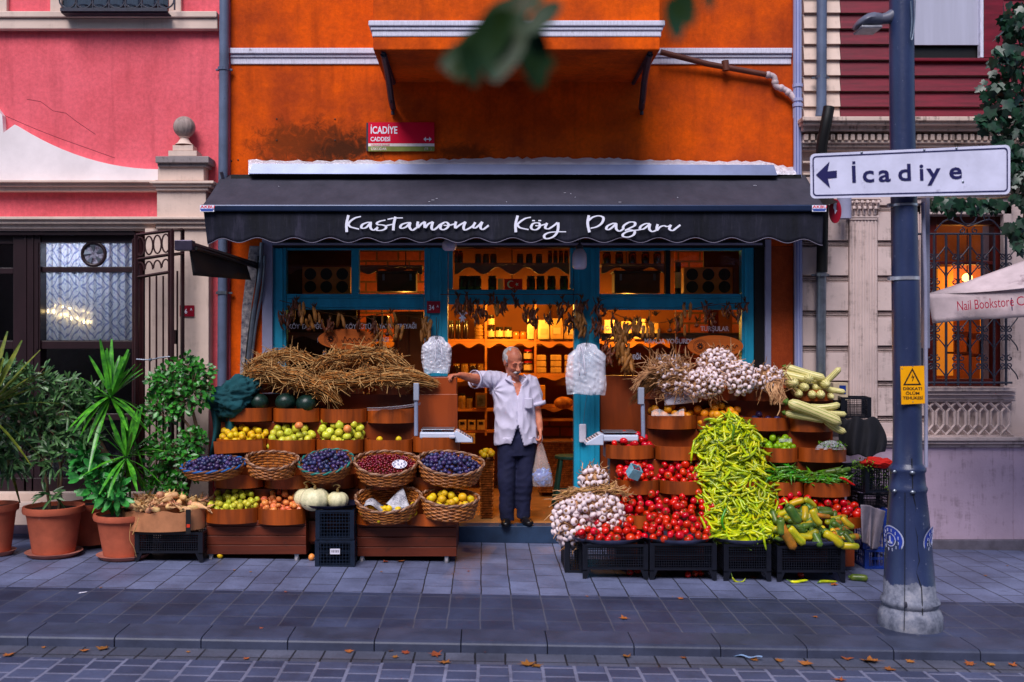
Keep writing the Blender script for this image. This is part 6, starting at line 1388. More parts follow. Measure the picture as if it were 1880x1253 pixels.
def bundle(label, pts, n, spread, wob, heads=60, hr=.012):
    o = thing('dried_bundle', label, 'dried plants', pts[len(pts) // 2]); b = MB()
    for a, c in zip(pts, pts[1:]):
        k = max(20, int(n / (len(pts) - 1)))
        for mi, f in ((0, .42), (1, .42), (2, .16)): strands(b, a.lerp(c, -.25), a.lerp(c, 1.25), int(k * f * .8), spread, .0042 if mi < 2 else .0034, wob * .5, 1.2, mi, 4)
    for a, c in zip(pts, pts[1:]): strands(b, a, c, int(n * .12), spread * 1.1, .0032, .10, .6, 1, 4)
    for i in range(heads):
        j = R.randrange(len(pts) - 1); p = pts[j].lerp(pts[j + 1], R.random()) + Vector((R.gauss(0, 1), R.gauss(0, .7) - .4, R.gauss(0, 1))) * spread * .55
        for q in range(5): d = Vector((R.gauss(0, 1), R.gauss(0, 1), R.gauss(0, 1))).normalized(); b.tube([p, p + d * hr, p + d * hr * 2 + Vector((0, 0, -hr * .6))], [.0032, .005, .001], 3, cap=False, mi=R.choice((0, 2, 2, 0)))
    b.build('stalks', m_wheat, o); b = MB(); c = pts[len(pts) // 2]; ax = (pts[-1] - pts[0]).normalized(); u, w = basis(ax)
    b.tube([c + (u * cos(q * .5) + w * sin(q * .5)) * spread * .92 for q in range(14)], .003, 4); b.build('tie', m_strawd, o)
s_ = .42
bundle('dried plant bundle at the far left bent over the green cloth', [W(452, 694, s_), W(472, 668, s_), W(512, 650, s_), W(560, 656, s_)], 620, .055, .05, 100)
bundle('dried straw bundle in the left middle with pale stalks showing', [W(478, 682, .52), W(520, 688, .52), W(570, 700, .52), W(608, 722, .5)], 800, .088, .05, 160)
bundle('curly dried bundle rising in front of the oval wooden sign', [W(592, 668, .45), W(640, 655, .45), W(690, 650, .45), W(735, 668, .45)], 700, .075, .08, 260, .016)
bundle('long dried straw bundle lying across the right of the top trays', [W(590, 700, .5), W(640, 696, .5), W(700, 690, .5), W(772, 694, .48)], 900, .085, .05, 160)

def garlic_bunch(label, cx, cy, d, rx, rz, ryd, n, r, stalks=120, sdir=(0, 0, 1), sl=.12, a0=0, a1=2 * pi, off=0):
    c = W(cx, cy, d); o = thing('garlic_bunch', label, 'garlic', c); k = (D0 - d) / F; RX, RZ = rx * k, rz * k; pts = []
    tries = 0
    while len(pts) < n and tries < 6000:
        tries += 1; v = Vector((R.gauss(0, 1), -abs(R.gauss(0, .9)) - .05, R.gauss(0, 1))).normalized(); p = c + Vector((v.x * RX, v.y * ryd, v.z * RZ))
        if all((p - q).length > r * 1.62 for q, _ in pts): pts.append((p, v))
    for p, v in pts:
        ax = (-v + Vector((R.gauss(0, .5), R.gauss(0, .5), R.gauss(0, .5)))).normalized(); e = orient(ax, Vector((0, 0, 1)) if abs(ax.z) < .9 else Vector((1, 0, 0)))
        inst('bulb', R.choice(P_garl), p, e, None, None, None, parent=o, scale=r * R.uniform(.85, 1.15))
    b = MB(); sd = Vector(sdir)
    for i in range(stalks):
        v = Vector((R.gauss(0, 1), -abs(R.gauss(0, .8)), R.gauss(0, 1))).normalized(); p = c + Vector((v.x * RX, v.y * ryd, v.z * RZ)) * R.uniform(.55, 1.02); q = Vector((R.gauss(0, 1), R.gauss(0, .5), R.gauss(0, 1))) * .6 + sd
        q.normalize(); l2 = sl * R.uniform(.4, 1.2); sdv = Vector((R.gauss(0, 1), R.gauss(0, 1), R.gauss(0, 1))) * l2 * .25
        b.tube([p, p + q * l2 * .35 + sdv, p + q * l2 * .7 + sdv * .5, p + q * l2 + sdv], [.004, .0045, .0035, .002], 4, cap=False, mi=R.choice((0, 0, 1)))
    b.ell(c + Vector((0, ryd * .1, 0)), (RX * .86, ryd * .8, RZ * .86), seg=16, ring=10, mi=0)
    b.build('stalks', [m_gstalk, m_root], o); return o
gr_ = .0275
garlic_bunch('large garlic bunch hanging at the lower left over the crates', 1052, 958, 1.18, 38, 46, .16, 66, gr_ * 1.05, 90, (0, 0, -.6), .1)
garlic_bunch('garlic bunch to the right of the big lower one above the tomatoes', 1108, 945, 1.18, 36, 40, .15, 56, gr_, 90, (0, 0, .2), .1)
garlic_bunch('small garlic bunch on top of the lower garlic heap', 1090, 882, 1.05, 26, 24, .12, 26, gr_, 60, (.3, 0, .6), .1)
garlic_bunch('middle front garlic bunch of the lower heap below the tied stalks', 1078, 930, 1.26, 34, 22, .1, 40, gr_, 40, (0, 0, .2), .08)
o = thing('garlic_stalks', 'pale bent stalks tied across the lower garlic heap', 'garlic', W(1085, 915, 1.3)); b = MB()
for mi in (0, 1):
    strands(b, W(1022, 908, 1.2), W(1100, 900, 1.26), 36, .03, .0042, .09, .6, mi, 5, 1); strands(b, W(1080, 899, 1.26), W(1152, 900, 1.18), 42, .035, .0042, .09, .6, mi, 5, 1)
b.build('stalks', [m_gstalk, m_straw2], o)
garlic_bunch('straw-like garlic bunch at the left of the top row', 1232, 692, .5, 42, 30, .12, 44, gr_ * .82, 380, (-.5, -.1, .3), .17)
garlic_bunch('tall garlic bunch in the middle of the top row', 1316, 668, .46, 34, 26, .13, 58, gr_ * .9, 90, (.3, 0, .5), .12)
garlic_bunch('garlic bunch hanging lowest between the middle top trays', 1290, 704, .55, 40, 25, .12, 54, gr_ * .9, 130, (0, 0, -.4), .12)
garlic_bunch('dense garlic bunch right of the tall middle one', 1358, 695, .54, 28, 30, .12, 50, gr_ * .92, 60, (.3, 0, .3), .1)
garlic_bunch('rightmost garlic bunch with long stalks hanging over the tray', 1408, 695, .5, 30, 22, .1, 34, gr_ * .85, 70, (.3, -.2, -.5), .14)
b = MB(); o = thing('garlic_stalks', 'long pale garlic stalks hanging from the rightmost bunch', 'garlic', W(1430, 735, .62))
for i in range(26):
    x = 1412 + R.uniform(0, 28); b.tube(crom([W(x, 694, .58), W(x - 3 + R.uniform(-6, 6), 712, .63), W(x + R.uniform(-7, 7), 728, .64), W(x + R.uniform(-12, 10), 738 + R.uniform(-4, 6), .62)], 3), .0045, 4)
b.tube(crom([W(1437, 715, .62), W(1432, 735, .65), W(1432, 752, .66), W(1427, 764, .66)], 4), .006, 5); b.build('stalks', [m_gstalk], o)
b = MB(); o = thing('garlic_stalks', 'trailing dark stalks at the left end of the top garlic row', 'garlic', W(1180, 700, .5))
strands(b, W(1235, 672, .55), W(1168, 722, .58), 190, .055, .0032, .05, .8, 0, 4); strands(b, W(1215, 668, .55), W(1165, 700, .6), 60, .02, .0035, .04, .8, 1, 4); b.build('stalks', [m_strawd, m_gstalk], o)

# cardboard ring of corn cobs on its crate
cb = thing('cardboard_box', 'oval brown cardboard ring holding dried corn cobs', 'box', W(302, 978, 1.0))
c0 = W(302, 943, 1.0); RXc, RYc = 76 * (D0 - 1.15) / F, .22; zt_, zb2 = wz(941, 1.2), wz(977, 1.2)
b = MB(); q = [(cos(t), sin(t)) for t in [i * 2 * pi / 44 for i in range(45)]]
b.add([p for x, y in q for p in ((c0.x + x * RXc, -1.0 + y * RYc, zb2), (c0.x + x * RXc * 1.01, -1.0 + y * RYc, zt_ + .012 * sin(x * 9)), (c0.x + x * (RXc - .008), -1.0 + y * (RYc - .008), zt_ + .012 * sin(x * 9)), (c0.x + x * (RXc - .008), -1.0 + y * (RYc - .008), zb2))], [(i * 4 + k, i * 4 + 4 + k, i * 4 + 5 + k, i * 4 + 1 + k) for i in range(44) for k in range(3)])
b.build('wall', m_card, cb, fixn=True, smooth=40)
b = MB(); b.lathe([(0, 0), (1, 0)], (0, 0, 0), 40); b.v = [(c0.x + x * RXc * .97, -1 + y * RYc * .97, zb2 + .012) for x, y, z in b.v]; b.build('base', m_card, cb)
b = MB(); b.pbox(341, 350, 936, 980, 1.19, 1.196); b.build('strap', mt_black, cb)
b = MB(); b.pbox(342.5, 348.5, 963, 969, 1.196, 1.198); b.build('strap_mark', M('strap_red', srgb(206, 50, 20), .5), cb)
for i in range(52):
    a = R.uniform(0, 6.28); q = sqrt(R.random()) * .9; x, y = cos(a) * q, sin(a) * q
    p = Vector((c0.x + x * RXc, -1 + y * RYc, zt_ - .015 + .11 * (1 - q * q) * R.uniform(.3, 1) + .02)); an = R.uniform(0, 6.28)
    t = Vector((cos(an), sin(an), R.uniform(-.15, .5))).normalized(); inst('corn_cob', R.choice(P_husk), p, orient(t, Vector((0, 0, 1))), 'dried corn cob in papery husk in the cardboard ring', 'corn', 'dried corn cobs in the cardboard ring', scale=R.uniform(.06, .085))
b = MB(); b.tube(crom([W(240, 962, 1.26), W(238, 990, 1.3), W(246, 1006, 1.3), W(250, 1022, 1.28)], 5), .002, 4); b.tube(crom([W(255, 950, 1.24), W(250, 968, 1.27), W(243, 982, 1.28)], 4), .004, 4); b.build('raffia', m_straw2, label='pale raffia strand hanging from the cardboard ring', cat='string')

# cloths: folded lumps
def lump(name, label, cat, c, r, mat, fold=.22, fs=5, seed=0, seg=60, ring=40, stretch=(1, 1, 1), flat=None, tail=None):
    b = MB(); b.ell((0, 0, 0), 1, seg=seg, ring=ring); out = []
    for x, y, z in b.v:
        v = Vector((x * stretch[0], y * stretch[1], z * stretch[2])) * fs * .25 + Vector((seed, seed * 2, 0))
        n1 = noise.noise(v); n2 = abs(noise.noise(v * 2.2)); k = 1 + fold * (n1 * 1.1 - n2 * 1.4); p = Vector((x * r[0] * k, y * r[1] * k, z * r[2] * k))
        if flat is not None and p.z < flat: p.z = flat + (p.z - flat) * .15
        if tail: p = tail(p)
        out.append(tuple(p + c))
    b.v = out; return b.build(name, mat, smooth=180, label=label, cat=cat)
lump('cloth', 'crumpled dark green cloth heaped at the left end of the stand', 'cloth', W(430, 729, .5), (.225, .17, .18), m_cloth_g, .30, 5, 3, stretch=(1, 1, 1.6), tail=lambda p: Vector((p.x + .28 * p.z + max(0, p.z) * .3, p.y, p.z)))
b = MB(); b.grid(lambda u, v: W(386 + 40 * u + 5 * sin(v * 5), 752 + 118 * v + 6 * u, .50 + .10 * sin(u * 9 + v * 2) * (.4 + v * .6)), 26, 20); b.build('cloth', m_cloth_g, smooth=180, solid=.004, label='dark cloth tail hanging down behind the leftmost trays', cat='cloth')
b = MB(); b.grid(lambda u, v: W(1580 + (u - .5) * (62 + 26 * sin(pi * min(1, v * .8))) + 6 * v, 768 + 70 * v - 10 * (abs(2 * u - 1) ** 3) * v + 3 * sin(u * 13), .46 + .14 * sin(pi * u) * (.4 + .6 * v) + .03 * sin(u * 19 + v * 3) * (.3 + v)), 44, 24); b.build('cloth_bag', m_cloth_k, smooth=180, solid=.006, label='black cloth hanging in folds below the tilted empty crate', cat='cloth')
b = MB(); b.grid(lambda u, v: W(1580 + 44 * u + (8 - 26 * u) * v * .4 + 4 * sin(u * 7), 927 + 12 * u * u + (80 - 22 * abs(u - .5)) * v, 1.25 - .3 * u + .035 * sin(u * 16 + v * 3) * (.3 + v)), 40, 24); b.build('towel', m_cloth_t, smooth=180, solid=.006, label='grey terry towel draped over the blue crates', cat='towel')
crate('plastic_crate', 1588, 1634, 1010, None, .98, .3, m_plbl, 'blue plastic crate on the ground half hidden by the post', lat=.03, slots=True)
crate('plastic_crate', 1584, 1630, 935, 1009, .96, .3, m_plbl, 'blue plastic crate under the grey towel', lat=.03, slots=True)
crate('plastic_crate', 1576, 1640, 858, 905, 1.0, .34, m_plb, 'black plastic crate of greens topped with a red cloth', lat=.022, rotz=.25)
crate('plastic_crate', 1578, 1640, 906, 933, .86, .3, m_plb, 'low black crate hidden between the towel and the crate of greens', lat=.022)
crate('plastic_crate', 1552, 1605, 730, 768, .45, .3, m_plb, 'empty black plastic crate tilted on the black bundle', lat=.03, rotz=-.2)
crate('plastic_crate', 1532, 1556, 735, 768, .3, .2, m_plb, 'small black crate behind the squash stack', lat=.02)
b = MB(); b.pbox(1530, 1557, 703, 736, .08, .2); o = b.build('carton', M('beige_carton', srgb(196, 176, 150), .7, .2, 6), bevel=.004, label='beige carton with blue square behind the squashes', cat='box')
b = MB(); b.pbox(1541, 1553, 708, 724, .2, .203); b.build('blue_square', M('blue_print', srgb(10, 50, 140), .5), o)
lump('cloth', 'red cloth lying on the greens in the right-hand crate', 'cloth', W(1610, 850, 1.0), (.13, .11, .045), m_cloth_r, .3, 6, 2)
def greens(label, cx, cy, d, rx, rz, n, mat, cat='greens', ls=.03):
    o = thing('leafy_greens', label, cat, W(cx, cy, d)); b = MB(); k = (D0 - d) / F
    for i in range(n):
        p = W(cx, cy, d) + Vector((R.uniform(-1, 1) * rx * k, R.uniform(-.08, .08), R.uniform(-1, 1) * rz * k)); d_ = Vector((R.gauss(0, 1), R.gauss(0, 1) - .6, R.gauss(0, 1))).normalized(); u, w = basis(d_)
        b.add([p, p + d_ * ls * .5 + u * ls * .25, p + d_ * ls, p + d_ * ls * .5 - u * ls * .25], [(0, 1, 2, 3)])
    b.build('leaves', mat, o); return o
m_leafg = M('salad_leaf', srgb(96, 140, 30), .5, .5, 20, bump=.2, rnd=.2)
greens('leafy greens filling the black crate below the red cloth', 1606, 872, .92, 30, 22, 420, m_leafg); greens('sprigs of parsley spilling over the crate by the red cloth', 1588, 851, 1.02, 20, 8, 160, m_leafg)
# wrapped greens in a tray, film, cards
greens('bunch of greens wrapped in film in the tray below the squashes', 1528, 818, U3 + .06, 22, 6, 160, m_leafg)
b = MB(); b.grid(lambda u, v: W(1496 + 58 * u, 826 - 17 * sin(pi * u) ** .6 * v, U3 + .12 - .08 * v + .012 * sin(u * 23)), 30, 10); b.build('plastic_wrap', m_film, smooth=180, label='clear crinkled film over the wrapped greens', cat='wrapping')
b = MB(); b.grid(lambda u, v: W(1196 + 60 * u, 764 - (8 + 5 * sin(u * 8)) * v, U2 + .13 - .06 * v + .012 * sin(u * 31)), 30, 6); b.build('plastic_wrap', m_film, smooth=180, label='crinkled clear film over the orange fruit below the price card', cat='wrapping')
b = MB(); b.grid(lambda u, v: W(1430 + 24 * u, 812 - (6) * v, U3 + .1 + .01 * sin(u * 21)), 12, 4); b.build('plastic_wrap', m_film, smooth=180, label='small scrap of clear film on the light green bell peppers', cat='wrapping')
b = MB(); b.grid(lambda u, v: W(674 + 98 * u, 749 - 8 * u * u * 1.1 + 5 * v * (1 - .3 * u), T2_ + .16 - .05 * v + .006 * sin(u * 20)), 30, 5); b.build('plastic_wrap', m_bag, smooth=180, solid=.003, label='roll of clear plastic film lying across the upper right tray', cat='wrapping')
pc = thing('price_card', 'creased white price card with handwritten price below the top garlic', 'price card', W(1252, 745, .5))
def pcf(u, v): return W(1220 + 60 * u + 4 * (1 - v) * u, 713 + 32 * v + 5 * u * (1 - v) - 6 * u * v, .485 + .02 * sin(u * 5) * v + .004)
b = MB(); b.grid(pcf, 14, 8); b.build('card', m_paper, pc, smooth=180, solid=.0015)
b = MB()
def pen(pts): b.tube([pcf(u, v) + Vector((0, -.0035, 0)) for u, v in pts], .0018, 4)
pen([(.08, .35), (.14, .3), (.13, .5), (.08, .5), (.1, .38)]); pen([(.08, .62), (.16, .6)])
x = .27
for ch in ([(0, .5), (.03, .3), (.05, .5), (.02, .52)], [(.07, .35), (.09, .55), (.12, .35)], [(.14, .4), (.18, .42), (.15, .55), (.14, .42)], [(.2, .35), (.2, .55)], [(.23, .45), (.27, .4), (.26, .56), (.3, .5)], [(.33, .4), (.36, .55), (.4, .4), (.42, .55)]): pen([(x + a, c_) for a, c_ in ch])
pen([(.12, .12), (.5, .16)]); x = .28
for ch in ([(0, .74), (.05, .7), (.06, .78), (0, .92), (.08, .92)], [(.15, .72), (.11, .82), (.15, .92), (.19, .82), (.15, .72)], [(.25, .72), (.21, .82), (.25, .92), (.29, .82), (.25, .72)], [(.34, .7), (.34, .92)], [(.31, .72), (.42, .72)]): pen([(x + a, c_) for a, c_ in ch])
b.build('handwriting', mt_navy, pc)
# blue punnet on the tomatoes
pn = thing('punnet', 'small pale blue carton punnet of cherries on the tomatoes', 'punnet', W(1165, 885, 1.05)); c = W(1165, 866, 1.06)
import mathutils
b = MB(); b.xf = Matrix.Translation(c) @ mathutils.Euler((.5, .35, .3)).to_matrix().to_4x4()
for a in ((-.045, .045, -.045, -.04), (-.045, .045, .04, .045)): b.box(a[0], a[1], a[2], a[3], -.05, .04)
for a in ((-.045, -.04), (.04, .045)): b.box(a[0], a[1], -.0398, .0398, -.05, .04)
b.box(-.0398, .0398, -.0398, .0398, -.05, -.045); b.build('carton', M('punnet_blue', srgb(120, 176, 196), .5, .2, 20, dirt=(srgb(210, 220, 230), 18, .6)), pn)
b = MB(); b.xf = Matrix.Translation(c) @ mathutils.Euler((.5, .35, .3)).to_matrix().to_4x4()
for i in range(16): b.ell((R.uniform(-.03, .03), R.uniform(-.03, .03), .022 + R.uniform(0, .008)), .011, seg=7, ring=5)
b.build('cherries', m_berry, pn, smooth=180)
# weighing scales
def scale_(label, px, py, d, flip, pole, head):
    o = thing('weighing_scale', label, 'scale', W(px, py, d)); c = W(px, py, d); s_ = flip
    b = MB(); b.box(c.x - .15, c.x + .15, c.y - .0, c.y + .26, c.z, c.z + .055); b.build('body', m_scale, o, bevel=.012)
    b = MB(); b.box(c.x - .14, c.x + .14, c.y + .01, c.y + .25, c.z + .072, c.z + .08); b.build('plate', m_steel, o, bevel=.003)
    b = MB(); b.box(c.x - .03, c.x + .03, c.y + .1, c.y + .16, c.z + .055, c.z + .073); b.build('stem', m_scale, o)
    b = MB(); xo = c.x + s_ * .15
    b.add([(xo, c.y - .02, c.z - .03), (xo + s_ * .15, c.y - .02, c.z - .03), (xo + s_ * .14, c.y - .02, c.z - .005), (xo + s_ * .02, c.y - .02, c.z + .065), (xo, c.y - .02, c.z + .065),
           (xo, c.y + .22, c.z - .03), (xo + s_ * .15, c.y + .22, c.z - .03), (xo + s_ * .14, c.y + .22, c.z - .005), (xo + s_ * .02, c.y + .22, c.z + .065), (xo, c.y + .22, c.z + .065)], [(0, 1, 2, 3, 4), (9, 8, 7, 6, 5), (0, 5, 6, 1), (1, 6, 7, 2), (2, 7, 8, 3), (3, 8, 9, 4), (4, 9, 5, 0)])
    b.build('console', m_scale, o, fixn=True, bevel=.006)
    b = MB()
    for i in range(5):
        for j in range(4):
            t = .2 + .17 * i; x = xo + s_ * (.02 + .12 * t); z = c.z + .065 - .07 * t; b.obox(Vector((x, c.y + .03 + .045 * j, z + .003)), (.014, .028, .006), mathutils.Euler((0, s_ * .53, 0)))
    b.build('keypad', M('keys', srgb(70, 74, 96), .5), o)
    b = MB(); b.tube([W(pole[0], pole[1], d - .1), W(pole[0] + (1 if s_ < 0 else 0), pole[2], d - .1)], .018, 10); b.build('pole', M('pole_grey', srgb(140, 148, 176), .35, .15, 4), o, smooth=60)
    b = MB(); b.pbox(head[0], head[1], head[2], head[3], d - .13, d - .07); b.build('display', M('display_case', srgb(150, 156, 174), .4, .15, 4), o, bevel=.006)
scale_('white weighing scale on the left stand beside the doorway', 803, 806, .75, 1, (764, 716, 800), (759, 769, 704, 736))
scale_('white weighing scale with pole display beside the small tomato tray', 1140, 811, .72, -1, (1180, 742, 804), (1172, 1183, 712, 743))
b = MB(); b.obox(W(830, 801, .8), (.05, .04, .012)); b.build('paper_scrap', m_paper, label='small white paper scrap on the tray by the left scale', cat='paper')
# orange hose coil under the left cart
b = MB()
for k in range(4): c = W(487, 1032, .72); b.tube([Vector((c.x + (.2 + .012 * k) * cos(t), c.y + .1 * sin(t), gz(c.x) + .014 + .016 * (k % 2))) for t in [i * pi / 20 for i in range(41)]], .009, 6, cap=False)
b.build('hose', M('orange_hose', srgb(206, 60, 20), .4, .2, 9), smooth=60, label='coiled orange hose under the left cart', cat='hose')

# ---------------- hanging plastic bags ----------------
def bagbunch(label, cx, y0, y1, hw, d, seed, n=4):
    o = thing('plastic_bags', label, 'plastic bags', W(cx, y1, d)); R2 = random.Random(seed)
    for k in range(n):
        ph = R2.random() * 6; w = hw * R2.uniform(.8, 1.0); dx = R2.uniform(-.12, .12) * hw; yb = y1 - R2.uniform(0, .2) * (y1 - y0)
        def f(u, v):
            s = 2 * u - 1; prof = .16 + .84 * min(1, (v / .22)) ** .6; prof *= 1 - .12 * max(0, v - .75) / .25
            j = noise.noise(Vector((u * 2.2 + ph, v * 1.6, seed))); j2 = 1.6 * abs(noise.noise(Vector((u * 6 + ph + v * 3, v * 8 - u * 4, seed + 5)))) - .9 * abs(noise.noise(Vector((u * 13, v * 13 + ph, seed))))
            return W(cx + dx * v + s * w * prof * (1 + .16 * j), y0 + (yb - y0) * v + 4 * j * v + 5 * (abs(s) * (1 - v) * (1 if v > .05 else 0)), d + .022 * k + .03 * sqrt(max(0, 1 - s * s)) * min(1, v * 3) + .03 * j + .018 * j2)
        b = MB(); b.grid(f, 36, 40); b.build('bag', m_bag, o, smooth=180)
    for q in range(1):
        x = cx + R2.uniform(-.35, .35) * hw; w_ = hw * R2.uniform(.12, .22); h_ = (y1 - y0) * R2.uniform(.45, .7); sk = R2.uniform(-5, 5); L_ = []
        for i in range(25):
            t = i / 24; a = pi * (1 - t); L_.append(W(x + w_ * cos(a) + sk * abs(2 * t - 1), y0 + 6 + h_ * abs(2 * t - 1) ** 1.6, d + .13 + .012 * sin(t * 9)))
        b = MB(); b.tube(L_, [.012 + .006 * sin(i) for i in range(25)], 7, flat=.35); b.build('handle', m_paper, o, smooth=180)
    b = MB(); b.tube([W(cx, y0 - 34, d + .02), W(cx + 1, y0 - 10, d + .06), W(cx - 1, y0 + 6, d + .08)], .004, 5); b.tube([W(cx + 5, y0 - 30, d + .02), W(cx + 2, y0 + 6, d + .08)], .003, 5); b.build('cord', mt_black, o)
bagbunch('bundle of thin white carrier bags hanging left of the doorway', 801, 617, 688, 29, .32, 3)
bagbunch('bulky bundle of white carrier bags hanging right of the doorway', 1077, 630, 728, 36, .30, 8, 4)
tg = thing('tag', 'small white tag on a cord below the right bag bundle', 'tag', W(1070, 812, .06))
b = MB(); b.tube(crom([W(1078, 722, .1), W(1074, 750, .06), W(1071, 778, .05)], 5), .0018, 4); b.build('cord', m_steel, tg)
b = MB(); b.pbox(1063.5, 1076.5, 779, 813, .03, .055); b.build('card', m_paper, tg, bevel=.01)

# ---------------- oval wooden signs ----------------
m_ovalw = M('oval_sign_wood', srgb(190, 92, 26), .45, .3, 5, bump=.15, stretch=(.4, 1, 4)); m_burn = M('burnt_print', srgb(70, 30, 14), .7, .3, 9)
for k, (cx, cy, rx, rz) in enumerate(((637, 623, 53, 19), (1313, 636, 51, 20))):
    d = .03; o = thing('oval_sign', ['oval wooden sign with dark burnt emblem in the left window', 'oval wooden sign with dark burnt emblem in the right window behind the garlic'][k], 'sign', W(cx, cy + rz, d)); k_ = (D0 - d) / F; c = W(cx, cy, d)
    b = MB(); q = [(c.x + rx * k_ * cos(t), c.z + rz * k_ * sin(t)) for t in [i * pi / 30 for i in range(60)]]; b.prism(q, c.y - .012, c.y + .006); b.build('board', m_ovalw, o, fixn=True)
    b = MB(); e = W(cx - rx * .55, cy, d); yy = c.y - .0135
    for rr in (.062, .05): b.tube([Vector((e.x + rr * cos(t), yy, e.z + rr * .95 * sin(t))) for t in [i * pi / 14 for i in range(29)]], .0018, 3, cap=False)
    for i in range(9): a = i * .7; b.tube([Vector((e.x + .01 * cos(a), yy, e.z + .012 * sin(a))), Vector((e.x + .032 * cos(a + .5), yy, e.z + .034 * sin(a + .5)))], [.009, .003], 4)
    P = [W(cx - rx * .18 + i * rx * .055, cy + 1 + 3.2 * sin(i * 2.1) * (1 if i > 3 else 2), d) for i in range(19)]
    for q_ in P: q_.y = yy
    b.tube(crom(P, 3), .0035, 4); b.tube([Vector((W(cx + rx * .1, 0, d).x, yy, wz(cy + 8, d))), Vector((W(cx + rx * .7, 0, d).x, yy, wz(cy + 8, d)))], .002, 4); b.build('emblem', m_burn, o)

# ---------------- lettering on the shop windows ----------------
m_vinyl = M('window_vinyl', srgb(196, 196, 214), .6, .1, 5, bump=0)
for body, px, py, cap, sx in (('KÖY TAVUĞU', 529, 604, 9, .82), ('KÖY SÜTÜ', 633, 604, 9, .82), ('YAYIK TEREYAĞI', 696, 603.5, 9, .74), ('K', 582, 629, 9, .85), ('IRMASI', 682, 628, 9, .85), ('K', 593, 651, 8, .85),
    ('KÖY YUMURTASI', 1104, 607, 9, .84), ('TURŞULAR', 1286, 608, 9, .84), ('MANDA YOĞURDU', 1183, 631, 9, .84), ('EĞİ', 1161, 660, 9, .85), ('REÇELLER', 1204, 660, 9, .85)):
    text(body, px, py, -.054, cap, m_vinyl, bld, 'window_lettering', sx=sx, bold=.02)

# ---------------- garlands of dried vegetables ----------------
m_dry = M('dried_pepper', srgb(96, 44, 22), .5, .6, 18, bump=.3, rnd=.5); m_dry2 = M('dried_corn', srgb(150, 96, 40), .6, .5, 20, bump=.4, rnd=.4)
P_pod = [longveg('pod', [m_dry, m_strawd], R.uniform(.10, .14), .012, R.uniform(.2, .9), .3, 6, 7, .1, .6) for _ in range(4)]
P_corn = [longveg('cob', [m_dry2, m_strawd], .15, .016, .15, .6, 7, 7, .05, .4) for _ in range(3)]
def garland(label, cord, items, d=.06):
    o = thing('garland', label, 'garland', W(cord[0][0], cord[0][1], d))
    b = MB(); b.tube(crom([W(x, y, d) for x, y in cord], 5), .0035, 4); b.build('cord', m_strawd, o)
    for (px, py, kind, n, L) in items:
        p = W(px, py, d + .02); b = MB()
        if kind in 'pk':                                        # cluster of hanging pods / cobs
            for i in range(n):
                q = p + Vector((R.gauss(0, .022), R.uniform(-.05, .0), -R.uniform(.02, L))); t = Vector((R.gauss(0, .25), R.gauss(0, .2), 1)).normalized(); weave_in(b, R.choice(P_pod if kind == 'p' else P_corn), Matrix.Translation(q) @ orient(t, Vector((0, -1, 0))).to_matrix().to_4x4() @ Matrix.Scale(R.uniform(.7, 1.1), 4))
        for i in range(5):
            t = Vector((R.gauss(0, .4), R.gauss(0, .3) - .3, abs(R.gauss(0, .8)) + .3)).normalized(); b.tube([p, p + t * .03, p + t * .07 + Vector((R.gauss(0, .01), 0, -.01))], [.004, .006, .001], 4, mi=1)
        if kind == 'g': weave_in(b, P_garl[0], Matrix.Translation(p + Vector((0, 0, -L))) @ Matrix.Scale(.024, 4)); b.tube([p, p + Vector((0, 0, -L))], .006, 5, mi=1)
        b.build('bundle', [m_dry if kind != 'k' else m_dry2, m_strawd], o, smooth=180)
garland('garland of dried corn and garlic across the left window', [(513, 552), (545, 560), (600, 575), (660, 582), (720, 575), (768, 585)],
    [(545, 553, 'p', 9, .16), (520, 578, 'p', 6, .1), (530, 570, 'p', 7, .1), (552, 562, 'k', 3, .12), (578, 566, 'k', 4, .2), (567, 595, 'g', 1, .05), (605, 590, 'p', 9, .06), (622, 583, 'k', 2, .04), (656, 590, 'p', 6, .07), (686, 590, 'p', 12, .08), (694, 606, 'k', 3, .08), (711, 600, 'g', 1, .07), (718, 577, 'k', 3, .16), (727, 600, 'k', 3, .08), (783, 590, 'k', 18, .14)])
garland('garland of dried peppers across the top of the doorway', [(808, 541), (860, 541), (945, 541), (1010, 541), (1062, 541)],
    [(840, 545, 'p', 14, .16), (858, 545, 'p', 10, .14), (874, 558, 'p', 12, .14), (905, 545, 'p', 4, .05), (890, 562, 'p', 5, .1), (913, 562, 'k', 2, .14), (926, 555, 'p', 6, .06), (945, 538, 'p', 5, .1), (965, 565, 'p', 8, .1), (980, 560, 'p', 16, .17), (1010, 568, 'p', 6, .12), (1025, 562, 'p', 5, .1), (1033, 550, 'p', 5, .12), (1045, 565, 'p', 10, .2), (1068, 550, 'p', 8, .14), (1064, 575, 'k', 20, .18)])
garland('garland of dried corn and garlic across the right window', [(1088, 545), (1100, 562), (1160, 588), (1220, 592), (1262, 572), (1310, 560), (1372, 556)],
    [(1098, 555, 'p', 8, .1), (1094, 575, 'p', 14, .22), (1128, 575, 'p', 9, .2), (1148, 592, 'k', 3, .1), (1159, 592, 'k', 3, .08), (1171, 590, 'k', 3, .1), (1190, 592, 'k', 3, .12), (1196, 606, 'g', 1, .06), (1204, 580, 'k', 2, .18), (1230, 595, 'g', 1, .06), (1244, 590, 'p', 6, .08), (1256, 565, 'k', 5, .22), (1279, 590, 'g', 1, .04), (1298, 560, 'p', 10, .16), (1311, 582, 'g', 1, .05), (1334, 564, 'p', 6, .08), (1350, 566, 'p', 5, .1), (1368, 556, 'p', 3, .04)])
